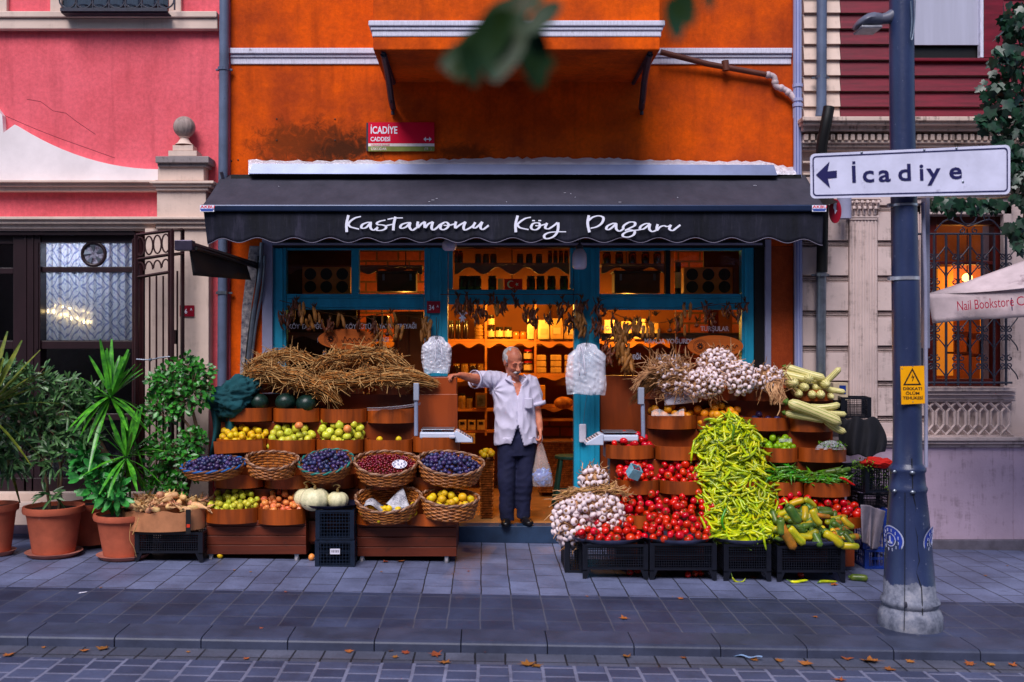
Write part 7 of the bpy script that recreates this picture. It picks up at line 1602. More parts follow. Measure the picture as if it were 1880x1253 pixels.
garland('long hanging string of dried chillies in the left of the right window', [(1127, 600), (1135, 620), (1150, 650), (1160, 675)],
    [(1133, 600, 'k', 16, .12), (1138, 622, 'k', 22, .12), (1146, 645, 'k', 24, .12), (1154, 660, 'k', 16, .08), (1116, 630, 'p', 18, .16)], .1)
b = MB(); o = thing('silver_ribbon', 'small silver ribbon bow hanging at the upper left of the doorway', 'ribbon', W(849, 600, .1))
for dx, dz in ((-9, -6), (9, -6), (-6, 4), (6, 4), (-3, 10), (4, 10), (0, -9)): b.tube(crom([W(849, 582, .1), W(849 + dx * .6, 582 + dz * .9 - 2, .11), W(849 + dx, 582 + dz, .1)], 3), [.004, .007, .008, .008, .008, .006, .003], 4)
b.build('loops', M('silver_foil', srgb(206, 210, 230), .3, .2, 20, metal=.5), o)
# ---------------- inside the shop ----------------
m_jar_d = M('dark_jar', srgb(40, 18, 10), .2, .5, 9, bump=0, spec=.8); m_lidb = M('black_lid', srgb(24, 18, 16), .35, .2, 9); m_lidr = M('red_lid', srgb(190, 16, 10), .35, .2, 9); m_lab = M('cream_label', srgb(226, 196, 140), .6, .1, 9)
m_honey = M('honey_jar', srgb(206, 110, 30), .2, .3, 6, bump=0, spec=.8); m_clearj = M('pickle_jar', srgb(176, 130, 70), .15, .5, 14, bump=0, spec=.8); m_lidg = M('gold_lid', srgb(206, 150, 60), .3, .2, 9, metal=.5); m_kraft = M('kraft_bag', srgb(206, 160, 92), .7, .3, 12, bump=.4, bscale=20); m_whiteb = M('flour_bag', srgb(236, 214, 160), .6, .15, 9, bump=.4, bscale=18)
SD_ = -2.15
def shelf(label, px0, px1, py, d, depth=.3, th=.03, val=None, mat=None, name='wall_shelf'):
    o = thing(name, label, 'shelf', W((px0 + px1) / 2, py, d)); z = wz(py, d); x0, x1 = wx(px0, d), wx(px1, d)
    b = MB(); b.box(x0, x1, -d, -d + depth, z - th, z); b.build('board', mat or m_shelf, o, bevel=.003)
    if val:
        n = max(2, int((x1 - x0) / .22)); q = [(x0, z - th)] + [(x0 + (x1 - x0) * i / (n * 10), z - th - val * (.62 + .38 * cos(2 * pi * i / 10))) for i in range(n * 10 + 1)] + [(x1, z - th)]
        b = MB()
        for i in range(1, len(q) - 2): b.add([(q[i][0], -d + .002, q[i][1]), (q[i + 1][0], -d + .002, q[i + 1][1]), (q[i + 1][0], -d + .002, z - th - .001), (q[i][0], -d + .002, z - th - .001)], [(0, 1, 2, 3)])
        b.build('scalloped_edge', mat or m_shelf, o, solid=.012)
    return o
def jar(label, px, y0, y1, w, d, body, lid, lab=True, n=1, group=None, name='jar', lidh=.18):
    H = (y1 - y0) * (D0 - d) / F; r = w / 2 * (D0 - d) / F; h = H / n
    for k in range(n):
        c = W(px, y1, d); c.y += r; c.z += h * k + .001; o = thing(name, label if n == 1 else label + (', lower one' if k == 0 else ', upper one'), 'jar', c, group)
        b = MB(); b.lathe([(0, 0), (r * .92, 0), (r, h * .06), (r, h * (.9 - lidh)), (r * .85, h * (1 - lidh))], c, 16); b.build('glass_body', body, o, smooth=50)
        b = MB(); b.lathe([(r * .88, h * (1 - lidh)), (r * .9, h * .97), (0, h * .98)], c, 16); b.build('lid', lid, o, smooth=50)
        if lab: b = MB(); b.lathe([(r * 1.01, h * .18), (r * 1.01, h * .66)], c, 16); b.build('label', m_lab, o, smooth=50)
def sack(label, px, y0, y1, w, d, mat, group=None):
    c = W(px, y1, d); H = (y1 - y0) * (D0 - d) / F; hw = w / 2 * (D0 - d) / F; o = thing('paper_bag', label, 'bag', c, group)
    b = MB(); rings = ((0, 1, .5), (.06, 1.05, .6), (.5, 1.08, .62), (.8, .95, .3), (.92, .9, .06), (1, .95, .05)); vs = []
    for t, a, e in rings:
        for k in range(16): q = 2 * pi * k / 16; sx = abs(cos(q)) ** .5 * (1 if cos(q) > 0 else -1); sy = abs(sin(q)) ** .5 * (1 if sin(q) > 0 else -1); vs.append(c + Vector((sx * hw * a * (1 + .04 * noise.noise(Vector((k, t * 5, px)))), sy * hw * e, H * t)))
    b.add(vs, [(i * 16 + k, i * 16 + (k + 1) % 16, (i + 1) * 16 + (k + 1) % 16, (i + 1) * 16 + k) for i in range(5) for k in range(16)]); b.build('body', mat, o, smooth=60)
    b = MB(); b.obox(c + Vector((0, -hw * .64, H * .4)), (hw * 1.2, .004, H * .3)); b.build('label', m_lab, o)
shelf('long pine shelf at head height on the back wall of the shop', 640, 1230, 623, SD_, val=.07)
shelf('pine shelf behind the man at shoulder height left part', 800, 930, 689, SD_, val=.05); shelf('pine shelf of paper packets right of the man', 935, 1100, 686, SD_, val=.05)
shelf('dark lower shelf left of the man with glass jars', 800, 930, 751, SD_, val=.0); shelf('lowest left shelf with small cartons', 800, 930, 790, SD_); shelf('shelf at waist height right of the man', 935, 1100, 744, SD_, val=.05); shelf('short shelf just above the bare bricks', 985, 1100, 769, SD_)
for px in (892, 983): b = MB(); b.pbox(px - 2, px + 2, 545, 800, SD_ - .1, SD_ + .01); b.build('shelf_post', m_shelf, label='slim pine upright between the shelves, ' + ('left' if px < 900 else 'right') + ' of the man', cat='post')
S = SD_
for k, px in enumerate((828, 841, 855)): jar('tall dark bottle at the left end of the bright shelf', px, 588, 623, 11, S, m_jar_d, m_lidb, False, 1, 'tall dark bottles at the left end of the bright shelf')
for k in range(4): jar('round cheese tub in the stack beside the upright', 880, 616 - 6.6 * k, 623 - 6.6 * k, 18, S, m_clearj, m_lidg, False, 1, 'stack of round cheese tubs', 'cheese_tub', .3)
jar('black-lidded labelled jar stacked tall beside the upright', 901, 578, 623, 14, S, m_jar_d, m_lidb, n=2); jar('squat black jar with cream label at the left of a pair', 917, 600, 623, 15, S, m_jar_d, m_lidb); jar('squat black jar with cream label at the right of a pair', 933, 600, 623, 15, S, m_jar_d, m_lidb)
jar('small honey jar at left beside the white packets', 948, 609, 623, 12, S, m_honey, m_lidg, False); jar('small honey jar at right beside the white packets', 961, 609, 623, 12, S, m_honey, m_lidg, False)
for px, y0, w, mt, lb in ((974, 586, 12, m_whiteb, 'narrow cream bag beside the honey jars'), (998, 588, 20, m_whiteb, 'bright flour bag on the bright shelf'), (1022, 585, 22, m_kraft, 'kraft bag with round window on the bright shelf'), (1047, 590, 22, m_kraft, 'kraft bag at the right end of the bright shelf')): sack(lb, px, y0, 623, w, S, mt)
for px, y0, w, mt in ((1120, 588, 22, m_whiteb), (1150, 590, 20, m_kraft), (1175, 586, 22, m_whiteb), (1200, 592, 20, m_kraft)): sack('pale bag seen through the right window', px, y0, 623, w, S, mt, 'pale bags seen through the right window')
for k, px in enumerate((838, 853, 868, 883)): jar('squat pickle jar behind the outstretched arm', px, 668, 689, 13, S, m_clearj if k % 2 else m_jar_d, m_lidg, False, 1, 'pickle jars behind the outstretched arm')
jar('red-lidded jar beside the mans head', 970, 642, 684, 16, S, m_jar_d, m_lidr, n=2)
for px in (993, 1021, 1047):
    for k in range(3): c = W(px, 686 - 11.5 * k, S); b = MB(); b.box(c.x - .06, c.x + .06, c.y, c.y + .12, c.z + .001, c.z + .068); b.build('packet', m_kraft, bevel=.012, label='kraft packet stacked on the shelf right of the mans head', cat='packet', group='kraft packets right of the mans head')
for px, y0, w in ((848, 722, 14), (862, 728, 12)): jar('clear glass jar on the dark shelf below the arm', px, y0, 751, w, S, m_clearj, m_lidb, False, 1, 'glass jars below the arm')
b = MB(); b.pbox(873, 894, 722, 750, S - .02, S + .04); o = b.build('picture_frame', M('frame_wood', srgb(120, 76, 40), .5), bevel=.004, label='small framed picture on the dark shelf below the arm', cat='picture frame'); b = MB(); b.pbox(876, 891, 726, 746, S + .04, S + .043); b.build('picture', M('old_photo', srgb(90, 80, 84), .5, .8, 14), o)
for px in (833, 849, 866, 883): b = MB(); b.pbox(px - 7, px + 7, 772, 790, S - .1, S + .02); o = b.build('carton', m_kraft, bevel=.004, label='small kraft carton with dark window on the lowest left shelf', cat='box', group='small kraft cartons on the lowest left shelf'); b = MB(); b.pbox(px - 4, px + 4, 775, 780, S + .02, S + .023); b.build('window', m_lidb, o)
b = MB(); b.pbox(846, 872, 797, 815, S - .05, S + .05); o = b.build('sign_board', m_lab, bevel=.003, label='small board with dark figures below the lowest left shelf', cat='board'); b = MB()
for i in range(6): b.pbox(850 + i * 3.4, 851.6 + i * 3.4, 801 + (i % 3), 811, S + .05, S + .053)
b.build('figures', m_lidb, o)
b = MB(); b.pbox(985, 1001, 708, 743, S - .02, S + .08); b.build('carton', emis('amber_carton', (1, .5, .1), .0) if 0 else M('amber_card', srgb(236, 160, 60), .5), bevel=.004, label='upright amber carton on the shelf right of the man', cat='box')
b = MB(); b.ell(W(1035, 740, S + .1), (.11, .07, .07), seg=20, ring=12); b.build('wicker_bread', m_wick, smooth=60, label='rounded wicker dome on the shelf right of the man', cat='basket')
# wicker chest, tall wicker basket, stool
def wbox(name, label, px0, px1, py0, py1, d, dep, taper=1.0):
    o = thing(name, label, 'basket', W((px0 + px1) / 2, py1, d)); x0, x1 = wx(px0, d), wx(px1, d); z0, z1 = max(wz(py1, d), zi0 + .005), wz(py0, d); rows = int((z1 - z0) / .022); b = MB(); cx = (x0 + x1) / 2; hw = (x1 - x0) / 2
    for j in range(rows):
        z = z0 + (j + .5) * (z1 - z0) / rows; P = []; k = taper + (1 - taper) * j / rows
        for i in range(49):
            t = i / 48; x = cx + hw * k * (2 * t - 1); P.append(Vector((x, -d + .006 * (1 if (i + j) % 2 else -1), z)))
        P += [Vector((cx + hw * k, -d + dep * .5, z)), Vector((cx + hw * k, -d + dep, z))]; P = [Vector((cx - hw * k, -d + dep, z)), Vector((cx - hw * k, -d + dep * .5, z))] + P
        b.tube(P, .011, 5)
    b.build('weave', m_wick, o, smooth=60); b = MB(); b.tube([Vector((x0, -d, z1)), Vector((x1, -d, z1))], .016, 6); b.build('rim', m_wickd, o)
    b = MB(); b.box(x0 + .01, x1 - .01, -d + .02, -d + dep, z0, z1 - .01); b.build('lining', m_wickd, o)
wbox('wicker_chest', 'woven wicker chest behind the green stool', 992, 1056, 812, 905, -1.7, .5)
wbox('wicker_basket', 'tall narrow wicker basket standing just inside the doorway', 881, 906, 842, 955, -.3, .25, .75)
for i in range(14): inst('walnut', P_quin[0], W(884 + R.uniform(0, 20), 838 - R.uniform(0, 10), -.35 + R.uniform(-.1, .1)), rrot(), 'round nut in the tall narrow basket inside the doorway', 'nut', 'nuts in the tall narrow basket', scale=.03)
st = thing('stool', 'round green wooden stool just inside the doorway on the right', 'stool', Vector((wx(1046, -.9), .9, zi0))); c = Vector((wx(1046, -.9), .9, wz(842, -.9)))
m_gst = M('green_stool_paint', srgb(24, 76, 66), .5, .3, 9)
b = MB(); b.lathe([(0, 0), (.15, 0), (.155, .012), (.15, .03), (0, .032)], c, 24); b.build('seat', m_gst, st, smooth=40)
for sx, sy in ((-1, -1), (1, -1), (1, 1), (-1, 1)): b = MB(); b.tube([c + Vector((sx * .09, sy * .09, 0)), Vector((c.x + sx * .16, c.y + sy * .16, zi0))], .019, 8); b.build('leg', m_gst, st)
b = MB(); z = zi0 + .18
for a, e in (((-.14, -.14), (.14, -.14)), ((.14, -.14), (.14, .14)), ((.14, .14), (-.14, .14)), ((-.14, .14), (-.14, -.14))): b.tube([Vector((c.x + a[0], c.y + a[1], z)), Vector((c.x + e[0], c.y + e[1], z))], .01, 6)
b.build('stretcher', m_gst, st)
# window shelves with scalloped edges and the things on them
m_gshelf = M('grey_shelf', srgb(96, 84, 84), .6, .3, 5)
W1 = -.42
shelf('grey scalloped shelf high in the left window', 528, 775, 487, W1, .25, .02, .07, m_gshelf); shelf('grey scalloped shelf above the doorway', 835, 1045, 483, W1, .25, .02, .09, m_gshelf); shelf('grey scalloped shelf high in the right window', 1104, 1224, 484, W1, .25, .02, .08, m_gshelf)
shelf('wide ledge above the left shop window', 528, 778, 541, W1 + .1, .3, .02, None, m_gshelf); shelf('wide ledge above the shop doorway', 832, 1048, 533, W1 + .1, .3, .02, None, m_gshelf); shelf('wide ledge above the right shop window', 1103, 1360, 541, W1 + .1, .3, .02, None, m_gshelf)
shelf('grey shelf crossing the left window behind the lettering', 528, 640, 611, W1, .22, .02, .06, m_gshelf); shelf('grey shelf crossing the right window behind the lettering', 1104, 1358, 612, W1, .22, .02, .06, m_gshelf)
def rack(label, px0, px1, py0, py1, d):
    o = thing('bottle_rack', label, 'rack', W((px0 + px1) / 2, py1, d)); b = MB(); b.pbox(px0, px1, py0, py1, d - .2, d); b.build('board', M('rack_wood', srgb(190, 120, 56), .5, .3, 6), o, bevel=.004)
    b = MB(); w = (px1 - px0) / 3
    for i in range(3):
        for j in range(2): c = W(px0 + w * (i + .5), py0 + (py1 - py0) * (.27 + .47 * j), d + .0015); r = w * .37 * (D0 - d) / F; b.add([c + Vector((r * cos(t), 0, r * sin(t))) for t in [q * pi / 12 for q in range(24)]], [tuple(range(24))])
    b.build('hole', M('rack_hole', srgb(26, 18, 14), .6), o)
rack('wooden six-hole bottle rack in the upper left window', 555, 643, 490, 540, -.3); rack('wooden six-hole bottle rack in the upper right window', 1256, 1345, 491, 540, -.3)
def chest(label, px0, px1, py0, py1, d):
    o = thing('wooden_chest', label, 'chest', W((px0 + px1) / 2, py1, d)); b = MB(); b.pbox(px0, px1, py0 + 5, py1, d - .2, d); b.build('body', M('chest_wood', srgb(86, 48, 26), .5, .4, 6), o, bevel=.006)
    b = MB(); b.pbox(px0 - 2, px1 + 2, py0, py0 + 4.6, d - .21, d + .01); b.build('lid', M('chest_lid', srgb(60, 34, 22), .5), o, bevel=.006)
    for px in (px0 + 10, px1 - 12): b = MB(); b.pbox(px, px + 4, py0 + 6, py0 + 18, d, d + .012); b.build('clasp', m_steel, o)
chest('dark wooden chest with two clasps in the upper left window', 692, 764, 497, 535, -.33); chest('dark wooden chest with two clasps in the upper right window', 1128, 1212, 497, 538, -.33)
for i, px in enumerate((850, 864, 876, 904, 975, 993, 1013, 1036)): jar('dark jar standing in the window above the doorway', px, 506, 533, 16, -.34, m_jar_d, m_lidb, False, 1, 'dark jars above the doorway')
for i, px in enumerate((838, 846, 1010, 1020, 1030, 1040)): jar('slim dark bottle on the scalloped shelf above the doorway', px, 460, 483, 8, -.42, m_jar_d, m_lidb, False, 1, 'slim bottles on the scalloped shelf above the doorway', 'bottle')
for i, px in enumerate((878, 892, 906, 955, 972, 990)): jar('squat dark tin on the scalloped shelf above the doorway', px, 466, 483, 12, -.42, M('tin_green', srgb(24, 44, 40), .4), m_lidb, False, 1, 'squat tins on the scalloped shelf above the doorway', 'tin')
for i, px in enumerate((1115, 1138, 1162, 1186, 1208)): jar('dark jar on the scalloped shelf in the right window', px, 462, 484, 15, -.42, m_jar_d, m_lidb, False, 1, 'dark jars on the scalloped shelf in the right window')
jar('tall dark wine bottle beside the right bottle rack', 1246, 480, 540, 12, -.3, m_jar_d, m_lidb, True, 1, None, 'bottle', .35)
b = MB(); b.pbox(914, 925, 512, 533, -.4, -.33); b.build('carton', m_lab, bevel=.003, label='small pale carton beside the little red flag', cat='box')
fl = thing('flag', 'small red flag with white crescent and star above the doorway', 'flag', W(942, 533, -.3)); b = MB(); b.pbox(926, 959, 512.5, 532.5, -.312, -.306); b.build('cloth', M('flag_red', srgb(214, 16, 24), .6, .1, 6, bump=0), fl)
b = MB(); c = W(938, 522.5, -.304); k_ = (D0 + .3) / F; q = [(7 * cos(t), 7 * sin(t)) for t in [pi * .28 + i * (2 * pi * .72 + .0) / 20 for i in range(21)]]; q2 = [(1.8 + 5.6 * cos(t), 5.6 * sin(t)) for t in [pi * .33 + i * (2 * pi * .67) / 20 for i in range(21)]]
b.add([c + Vector((x * k_, 0, z * k_)) for x, z in q + q2], [(i, i + 1, 22 + i, 21 + i) for i in range(20)]); c2 = W(949, 522.5, -.304); s5 = [((3.6 if i % 2 == 0 else 1.5) * cos(pi + i * pi / 5), (3.6 if i % 2 == 0 else 1.5) * sin(pi + i * pi / 5)) for i in range(10)]
b.add([c2] + [c2 + Vector((x * k_, 0, z * k_)) for x, z in s5], [(0, 1 + i, 1 + (i + 1) % 10) for i in range(10)]); b.build('crescent_and_star', mt_white, fl)
b = MB(); b.pbox(723, 778, 572, 700, -.6, -.5); o = b.build('wooden_cupboard', M('cupboard_wood', srgb(150, 76, 30), .45, .35, 4, stretch=(2, 2, .3)), bevel=.006, label='warm wooden cupboard door seen through the left window', cat='cupboard'); 
b = MB(); b.pbox(728, 749, 578, 695, -.5, -.485); b.pbox(752, 774, 578, 695, -.5, -.485); b.build('panel', MATS['cupboard_wood'], o, bevel=.006)
b = MB(); b.pbox(672, 712, 580, 604, -.6, -.45); o = b.build('appliance', m_lidb, bevel=.008, label='dark appliance with a red indicator behind the left window', cat='appliance'); b = MB(); b.ell(W(702, 584, -.445), .006, seg=8, ring=5); b.build('indicator', emis('red_led', (1, .05, .02), 6), o)
# ceiling lamps of the shop (lit)
def lamp(px, py, d, power, label):
    c = W(px, py, d); o = thing('pendant_lamp', label, 'lamp', c); b = MB(); b.ell(c, .045, seg=14, ring=9); b.build('bulb', emis('lit_bulb', (1, .48, .10), 5), o, smooth=180); b = MB(); b.tube([c + Vector((0, 0, .04)), Vector((c.x, c.y, zi1 + .2))], .006, 5); b.build('cord', mt_black, o)
    b = MB(); b.lathe([(.03, .06), (.12, .05), (.15, -.01)], c, 18); b.build('shade', m_iron, o, solid=.003)
    L = bpy.data.lights.new('shop_light', 'POINT'); L.energy = power; L.color = (1, .43, .06); L.shadow_soft_size = .05; lo = bpy.data.objects.new('shop_light', L); COL.objects.link(lo); lo.parent = o; lo.location = (0, -.02, -.09)
lamp(940, 549, -1.75, 32, 'lit warm pendant lamp above the middle of the shop'); lamp(1150, 556, -1.8, 28, 'lit warm pendant lamp seen behind the right window'); lamp(745, 556, -1.7, 16, 'lit warm pendant lamp seen behind the left window')
lamp(1010, 655, -2.0 + .35, 0, 'x') if 0 else None
L = bpy.data.lights.new('cafe_light', 'POINT'); L.energy = 4; L.color = (1, .42, .08); L.shadow_soft_size = .15; lo = bpy.data.objects.new('cafe_light', L); COL.objects.link(lo); lo.location = (4.9, 1.0, 2.4)
c = Vector((4.9, 1.0, 2.47)); o = thing('pendant_lamp', 'lit warm lamp in the room behind the iron grille', 'lamp', c); b = MB(); b.ell(c, .05, seg=12, ring=8); b.build('bulb', bpy.data.materials['lit_bulb'], o, smooth=180); b = MB(); b.tube([c, c + Vector((0, 0, .5))], .006, 5); b.build('cord', mt_black, o)
# ---------------- the man in the doorway ----------------
def fused(parts_mb, name, voxel, mats, parent, smooth_it=4, edit=None, sm=.5):
    """one continuous skin grown over overlapping volumes"""
    me = parts_mb.mesh('tmp', mats, (0, 0, 0)); bm = bmesh.new(); bm.from_mesh(me); bmesh.ops.recalc_face_normals(bm, faces=bm.faces); bm.to_mesh(me); bm.free()
    o = bpy.data.objects.new('tmp', me); COL.objects.link(o)
    r = o.modifiers.new('r', 'REMESH'); r.mode = 'VOXEL'; r.voxel_size = voxel; r.adaptivity = 0
    s = o.modifiers.new('s', 'SMOOTH'); s.iterations = smooth_it; s.factor = sm
    bpy.context.view_layer.update(); m2 = bpy.data.meshes.new_from_object(o.evaluated_get(bpy.context.evaluated_depsgraph_get())); bpy.data.objects.remove(o)
    if edit:
        nr = [v.normal.copy() for v in m2.vertices]
        for v, nn_ in zip(m2.vertices, nr): v.co = edit(v.co.copy(), nn_)
    m2.transform(Matrix.Translation(-ORG[parent])); m2.shade_smooth(); m2.name = name; m2.materials.clear()
    for m_ in (mats if isinstance(mats, list) else [mats]): m2.materials.append(m_)
    q = bpy.data.objects.new(name, m2); COL.objects.link(q); q.parent = parent; ORG[q] = ORG[parent]; return q
m_skin = M('weathered_skin', srgb(212, 136, 106), .5, .3, 14, col2=srgb(180, 96, 72), bump=.15, bscale=90, sss=.08)
m_shirt = M('lilac_white_shirt', srgb(206, 200, 224), .85, .1, 5, bump=.35, bscale=160)
m_trou = M('navy_trousers', srgb(24, 28, 62), .85, .3, 6, bump=.3, bscale=140)
m_shoe = M('black_shoes', srgb(18, 16, 20), .35, .3, 9); m_hair = M('grey_hair', srgb(196, 190, 192), .8, .3, 50, bump=.8, bscale=120, stretch=(1, 1, .3)); m_dark = M('dark_detail', srgb(48, 24, 22), .7)
man = thing('person', 'older man in pale short-sleeved shirt and navy trousers looking down in the doorway', 'person', Vector((wx(945, 0), 0, zi0)))
Hc = W(942.5, 664, .07); HM = Matrix.Translation(Hc) @ mathutils.Euler((0, 0, radians(24))).to_matrix().to_4x4() @ mathutils.Euler((radians(24), radians(-5), 0)).to_matrix().to_4x4()
def hl(x, y, z): return HM @ Vector((x, y, z))
b = MB(); hr = HM.to_euler()
for c, r in (((0, .012, .038), (.077, .096, .092)), ((0, -.035, -.02), (.062, .064, .085)), ((0, -.05, -.085), (.045, .045, .036)), ((0, -.083, -.108), (.022, .018, .016)),
             ((.034, -.072, -.03), (.026, .026, .026)), ((-.034, -.072, -.03), (.026, .026, .026)), ((.03, -.088, .022), (.028, .012, .010)), ((-.03, -.088, .022), (.028, .012, .010)), ((.03, -.085, .0), (.017, .013, .012)), ((-.03, -.085, .0), (.017, .013, .012)),
             ((0, -.122, -.034), (.016, .016, .013)), ((.012, -.112, -.036), (.010, .012, .009)), ((-.012, -.112, -.036), (.010, .012, .009)), ((0, -.098, -.082), (.026, .012, .008)), ((0, -.100, -.066), (.026, .012, .006)), ((.077, .015, -.01), (.010, .022, .034)), ((-.077, .015, -.01), (.010, .022, .034))):
    b.ell(hl(*c), r, rot=hr, seg=16, ring=10)
b.tube([hl(0, -.09, .02), hl(0, -.106, -.01), hl(0, -.122, -.032)], [.010, .011, .014], 8)
b.tube([hl(0, .03, -.05), W(942, 694, .0), W(941, 712, -.01)], [.058, .058, .075], 12)
# torso, arms, legs under the clothes, all one surface
b.ell(W(943, 735, .01), (.17, .09, .2), seg=20, ring=12); b.ell(W(946, 785, .0), (.15, .07, .16), seg=20, ring=12)
b.tube([W(920, 702, .0), W(900, 699, .04), W(868, 695, .21), W(852, 691, .30), W(843, 689, .36)], [.06, .055, .044, .035, .026], 12)
b.tube([W(966, 702, .0), W(977, 706, .0), W(985, 752, .0), W(990, 778, .03), W(992, 792, .05)], [.06, .055, .041, .034, .025], 12)
b.tube([W(932, 800, 0), W(929, 880, .03), W(931, 955, .0)], [.08, .06, .045], 10); b.tube([W(965, 800, 0), W(963, 880, .0), W(962, 948, -.04)], [.08, .06, .045], 10)
def hand(b, wrist, fwd, up, side, curl, s=1.0):
    """palm with four separate curled fingers and a thumb leaving the side of the palm"""
    fwd, up, side = fwd.normalized(), up.normalized(), side.normalized(); pc = wrist + fwd * .045 * s
    for k in (-1, 0, 1): b.tube([wrist + side * k * .012, pc + side * k * .022 + fwd * .035 * s], [.016, .0135], 8)
    for i, (o, L) in enumerate(((-.033, .066), (-.011, .078), (.011, .074), (.032, .058))):
        p = pc + side * o + fwd * .032 * s; P = [p]; a = .15
        for j, f in enumerate((.42, .32, .26)): a += curl[min(j, len(curl) - 1)]; p = p + (fwd * cos(a) - up * sin(a)) * L * f * s; P.append(p)
        b.tube(P, [.0098, .0092, .0085, .0062], 8); b.ell(P[-1], .0065, seg=8, ring=5)
    t0 = pc - side * .034 - fwd * .012; b.tube([t0, t0 - side * .022 + fwd * .022 - up * .008, t0 - side * .026 + fwd * .045 - up * .022], [.013, .011, .008], 8)
hand(b, W(843, 689, .36), Vector((-.8, -.55, -.02)), Vector((-.05, -.1, 1)), Vector((.4, -.85, 0)), (.35, .75, .6))
hand(b, W(992, 790, .05), Vector((.02, -.15, -1)), Vector((.9, .1, 0)), Vector((0, -1, .1)), (.6, 1.0, .9))
fused(b, 'body', .0052, m_skin, man, 3)
b = MB()                                                        # hair, brows, moustache
for c, r in (((0, .048, .040), (.082, .086, .080)), ((0, .065, .0), (.075, .055, .07)), ((.066, .015, .03), (.018, .04, .045)), ((-.066, .015, .03), (.018, .04, .045)), ((0, .02, .108), (.05, .05, .018))): b.ell(hl(*c), r, rot=hr, seg=20, ring=12)
fused(b, 'hair', .006, m_hair, man, 2, edit=lambda p, n_: p + n_ * .004 * noise.noise(p * 60))
b = MB()
for s_ in (-1, 1): b.tube([hl(s_ * .004, -.113, -.056), hl(s_ * .02, -.108, -.059), hl(s_ * .036, -.094, -.068)], [.009, .010, .004], 8)
b.build('moustache', m_hair, man, smooth=180)
for s_ in (-1, 1):
    b = MB(); b.tube([hl(s_ * .014, -.099, .026), hl(s_ * .032, -.098, .031), hl(s_ * .05, -.085, .024)], [.002, .003, .0015], 6); b.build('eyebrow', MATS.setdefault('m_brow', M('grey_brow', srgb(96, 84, 84), .8)), man, smooth=180)
    b = MB(); b.tube([hl(s_ * .016, -.0955, -.004), hl(s_ * .03, -.0985, -.008), hl(s_ * .044, -.09, -.004)], [.001, .0018, .001], 6); b.build('eye', m_dark, man, smooth=180)
b = MB(); b.tube([hl(-.018, -.106, -.073), hl(0, -.111, -.075), hl(.018, -.106, -.073)], [.0025, .0055, .0025], 6); b.build('mouth', m_dark, man, smooth=180)
# shirt
def ring_loft(b, rows, n=28):
    vs = []
    for (py, cx, hw, dc, dr) in rows:
        c = W(cx, py, dc); r = hw * D0 / F
        for k in range(n): a = 2 * pi * k / n; vs.append(c + Vector((r * abs(cos(a)) ** .85 * (1 if cos(a) > 0 else -1), dr * abs(sin(a)) ** .9 * (1 if sin(a) > 0 else -1), 0)))
    m_ = len(rows); b.add(vs, [(i * n + k, i * n + (k + 1) % n, (i + 1) * n + (k + 1) % n, (i + 1) * n + k) for i in range(m_ - 1) for k in range(n)] + [tuple(range(n)), tuple((m_ - 1) * n + k for k in range(n))])
b = MB(); ring_loft(b, [(688, 944, 15, .0, .07), (692, 942, 24, -.01, .085), (698, 938, 40, .0, .1), (710, 938, 43, .01, .115), (728, 942, 41, .02, .12), (752, 945, 40, .03, .125), (782, 947, 40, .035, .13), (802, 948, 40.5, .03, .13), (816, 948, 41, .02, .127)])
b.tube([W(925, 700, .0), W(905, 698, .03), W(886, 697, .10), W(872, 697, .165)], [.082, .084, .088, .080], 16)
b.tube([W(962, 700, .0), W(974, 703, .0), W(982, 724, .01), W(986.5, 742, .01)], [.08, .078, .074, .072], 16)
def shirt_edit(p, nn_):
    px, py = VX + p.x * F / (D0 + p.y), VY - (p.z - HC) * F / (D0 + p.y); q = Vector((p.x * 7, p.y * 6, p.z * 3.2)); g = noise.noise(q) * .014 - abs(noise.noise(q * 2.1 + Vector((3, 0, 0)))) * .024
    r_ = sqrt((px - 905) ** 2 + (py - 716) ** 2); an = atan2(py - 716, px - 905)
    if px < 935: g += .010 * sin(an * 9) * math.exp(-r_ / 26)
    p = p + nn_ * g
    if nn_.y < 0:
        e = abs(px - 951 - (py - 780) * -.02)
        if py > 780 and e < (py - 780) * .30: p.y += .075                      # the hem opens over the fly
        if py < 732 and abs(px - 951) < (732 - py) * .30 and px > 925: p.y += .05 * min(1, (732 - py) / 8)       # open neck
        if py > 728 and 1.0 < (px - 949) < 2.6 and py < 784: p.y += .006       # placket edge
    if py > 806 : p.z += .012 * sin(px * .13)
    return p
fused(b, 'shirt', .0085, m_shirt, man, 3, edit=shirt_edit)
b = MB()
for pts in (((930, 686), (929, 694), (937, 699), (946, 703)), ((962, 688), (968, 694), (964, 700), (957, 706))):
    P = [W(pts[0][0], pts[0][1], .06), W(pts[1][0], pts[1][1], .105), W(pts[2][0], pts[2][1], .125), W(pts[3][0], pts[3][1], .135)]; b.tube(crom(P, 4), [.010] * 4 + [.013] * 5 + [.006] * 4, 6, flat=.5)
b.build('collar', m_shirt, man, smooth=60)
b = MB(); b.grid(lambda u, v: W(963 + 15 * u, 731 + 19 * v + 1.5 * v * (1 - abs(2 * u - 1)), .158 + .004 * sin(u * 3) - .018 * u * u), 8, 8); b.build('pocket', m_shirt, man, solid=.003, smooth=60)
b = MB()
for py in (738, 754, 770): b.ell(W(948.5, py, .172), (.0045, .002, .0045), seg=8, ring=5)
b.build('buttons', m_paper, man)
for (P, r) in (((W(874, 697, .155), W(870.5, 697, .172)), .083), ((W(986, 738, .01), W(987.5, 745, .01)), .075)):
    b = MB(); b.tube(P, r, 18, cap=False); b.build('cuff', m_shirt, man, solid=.005, smooth=60)
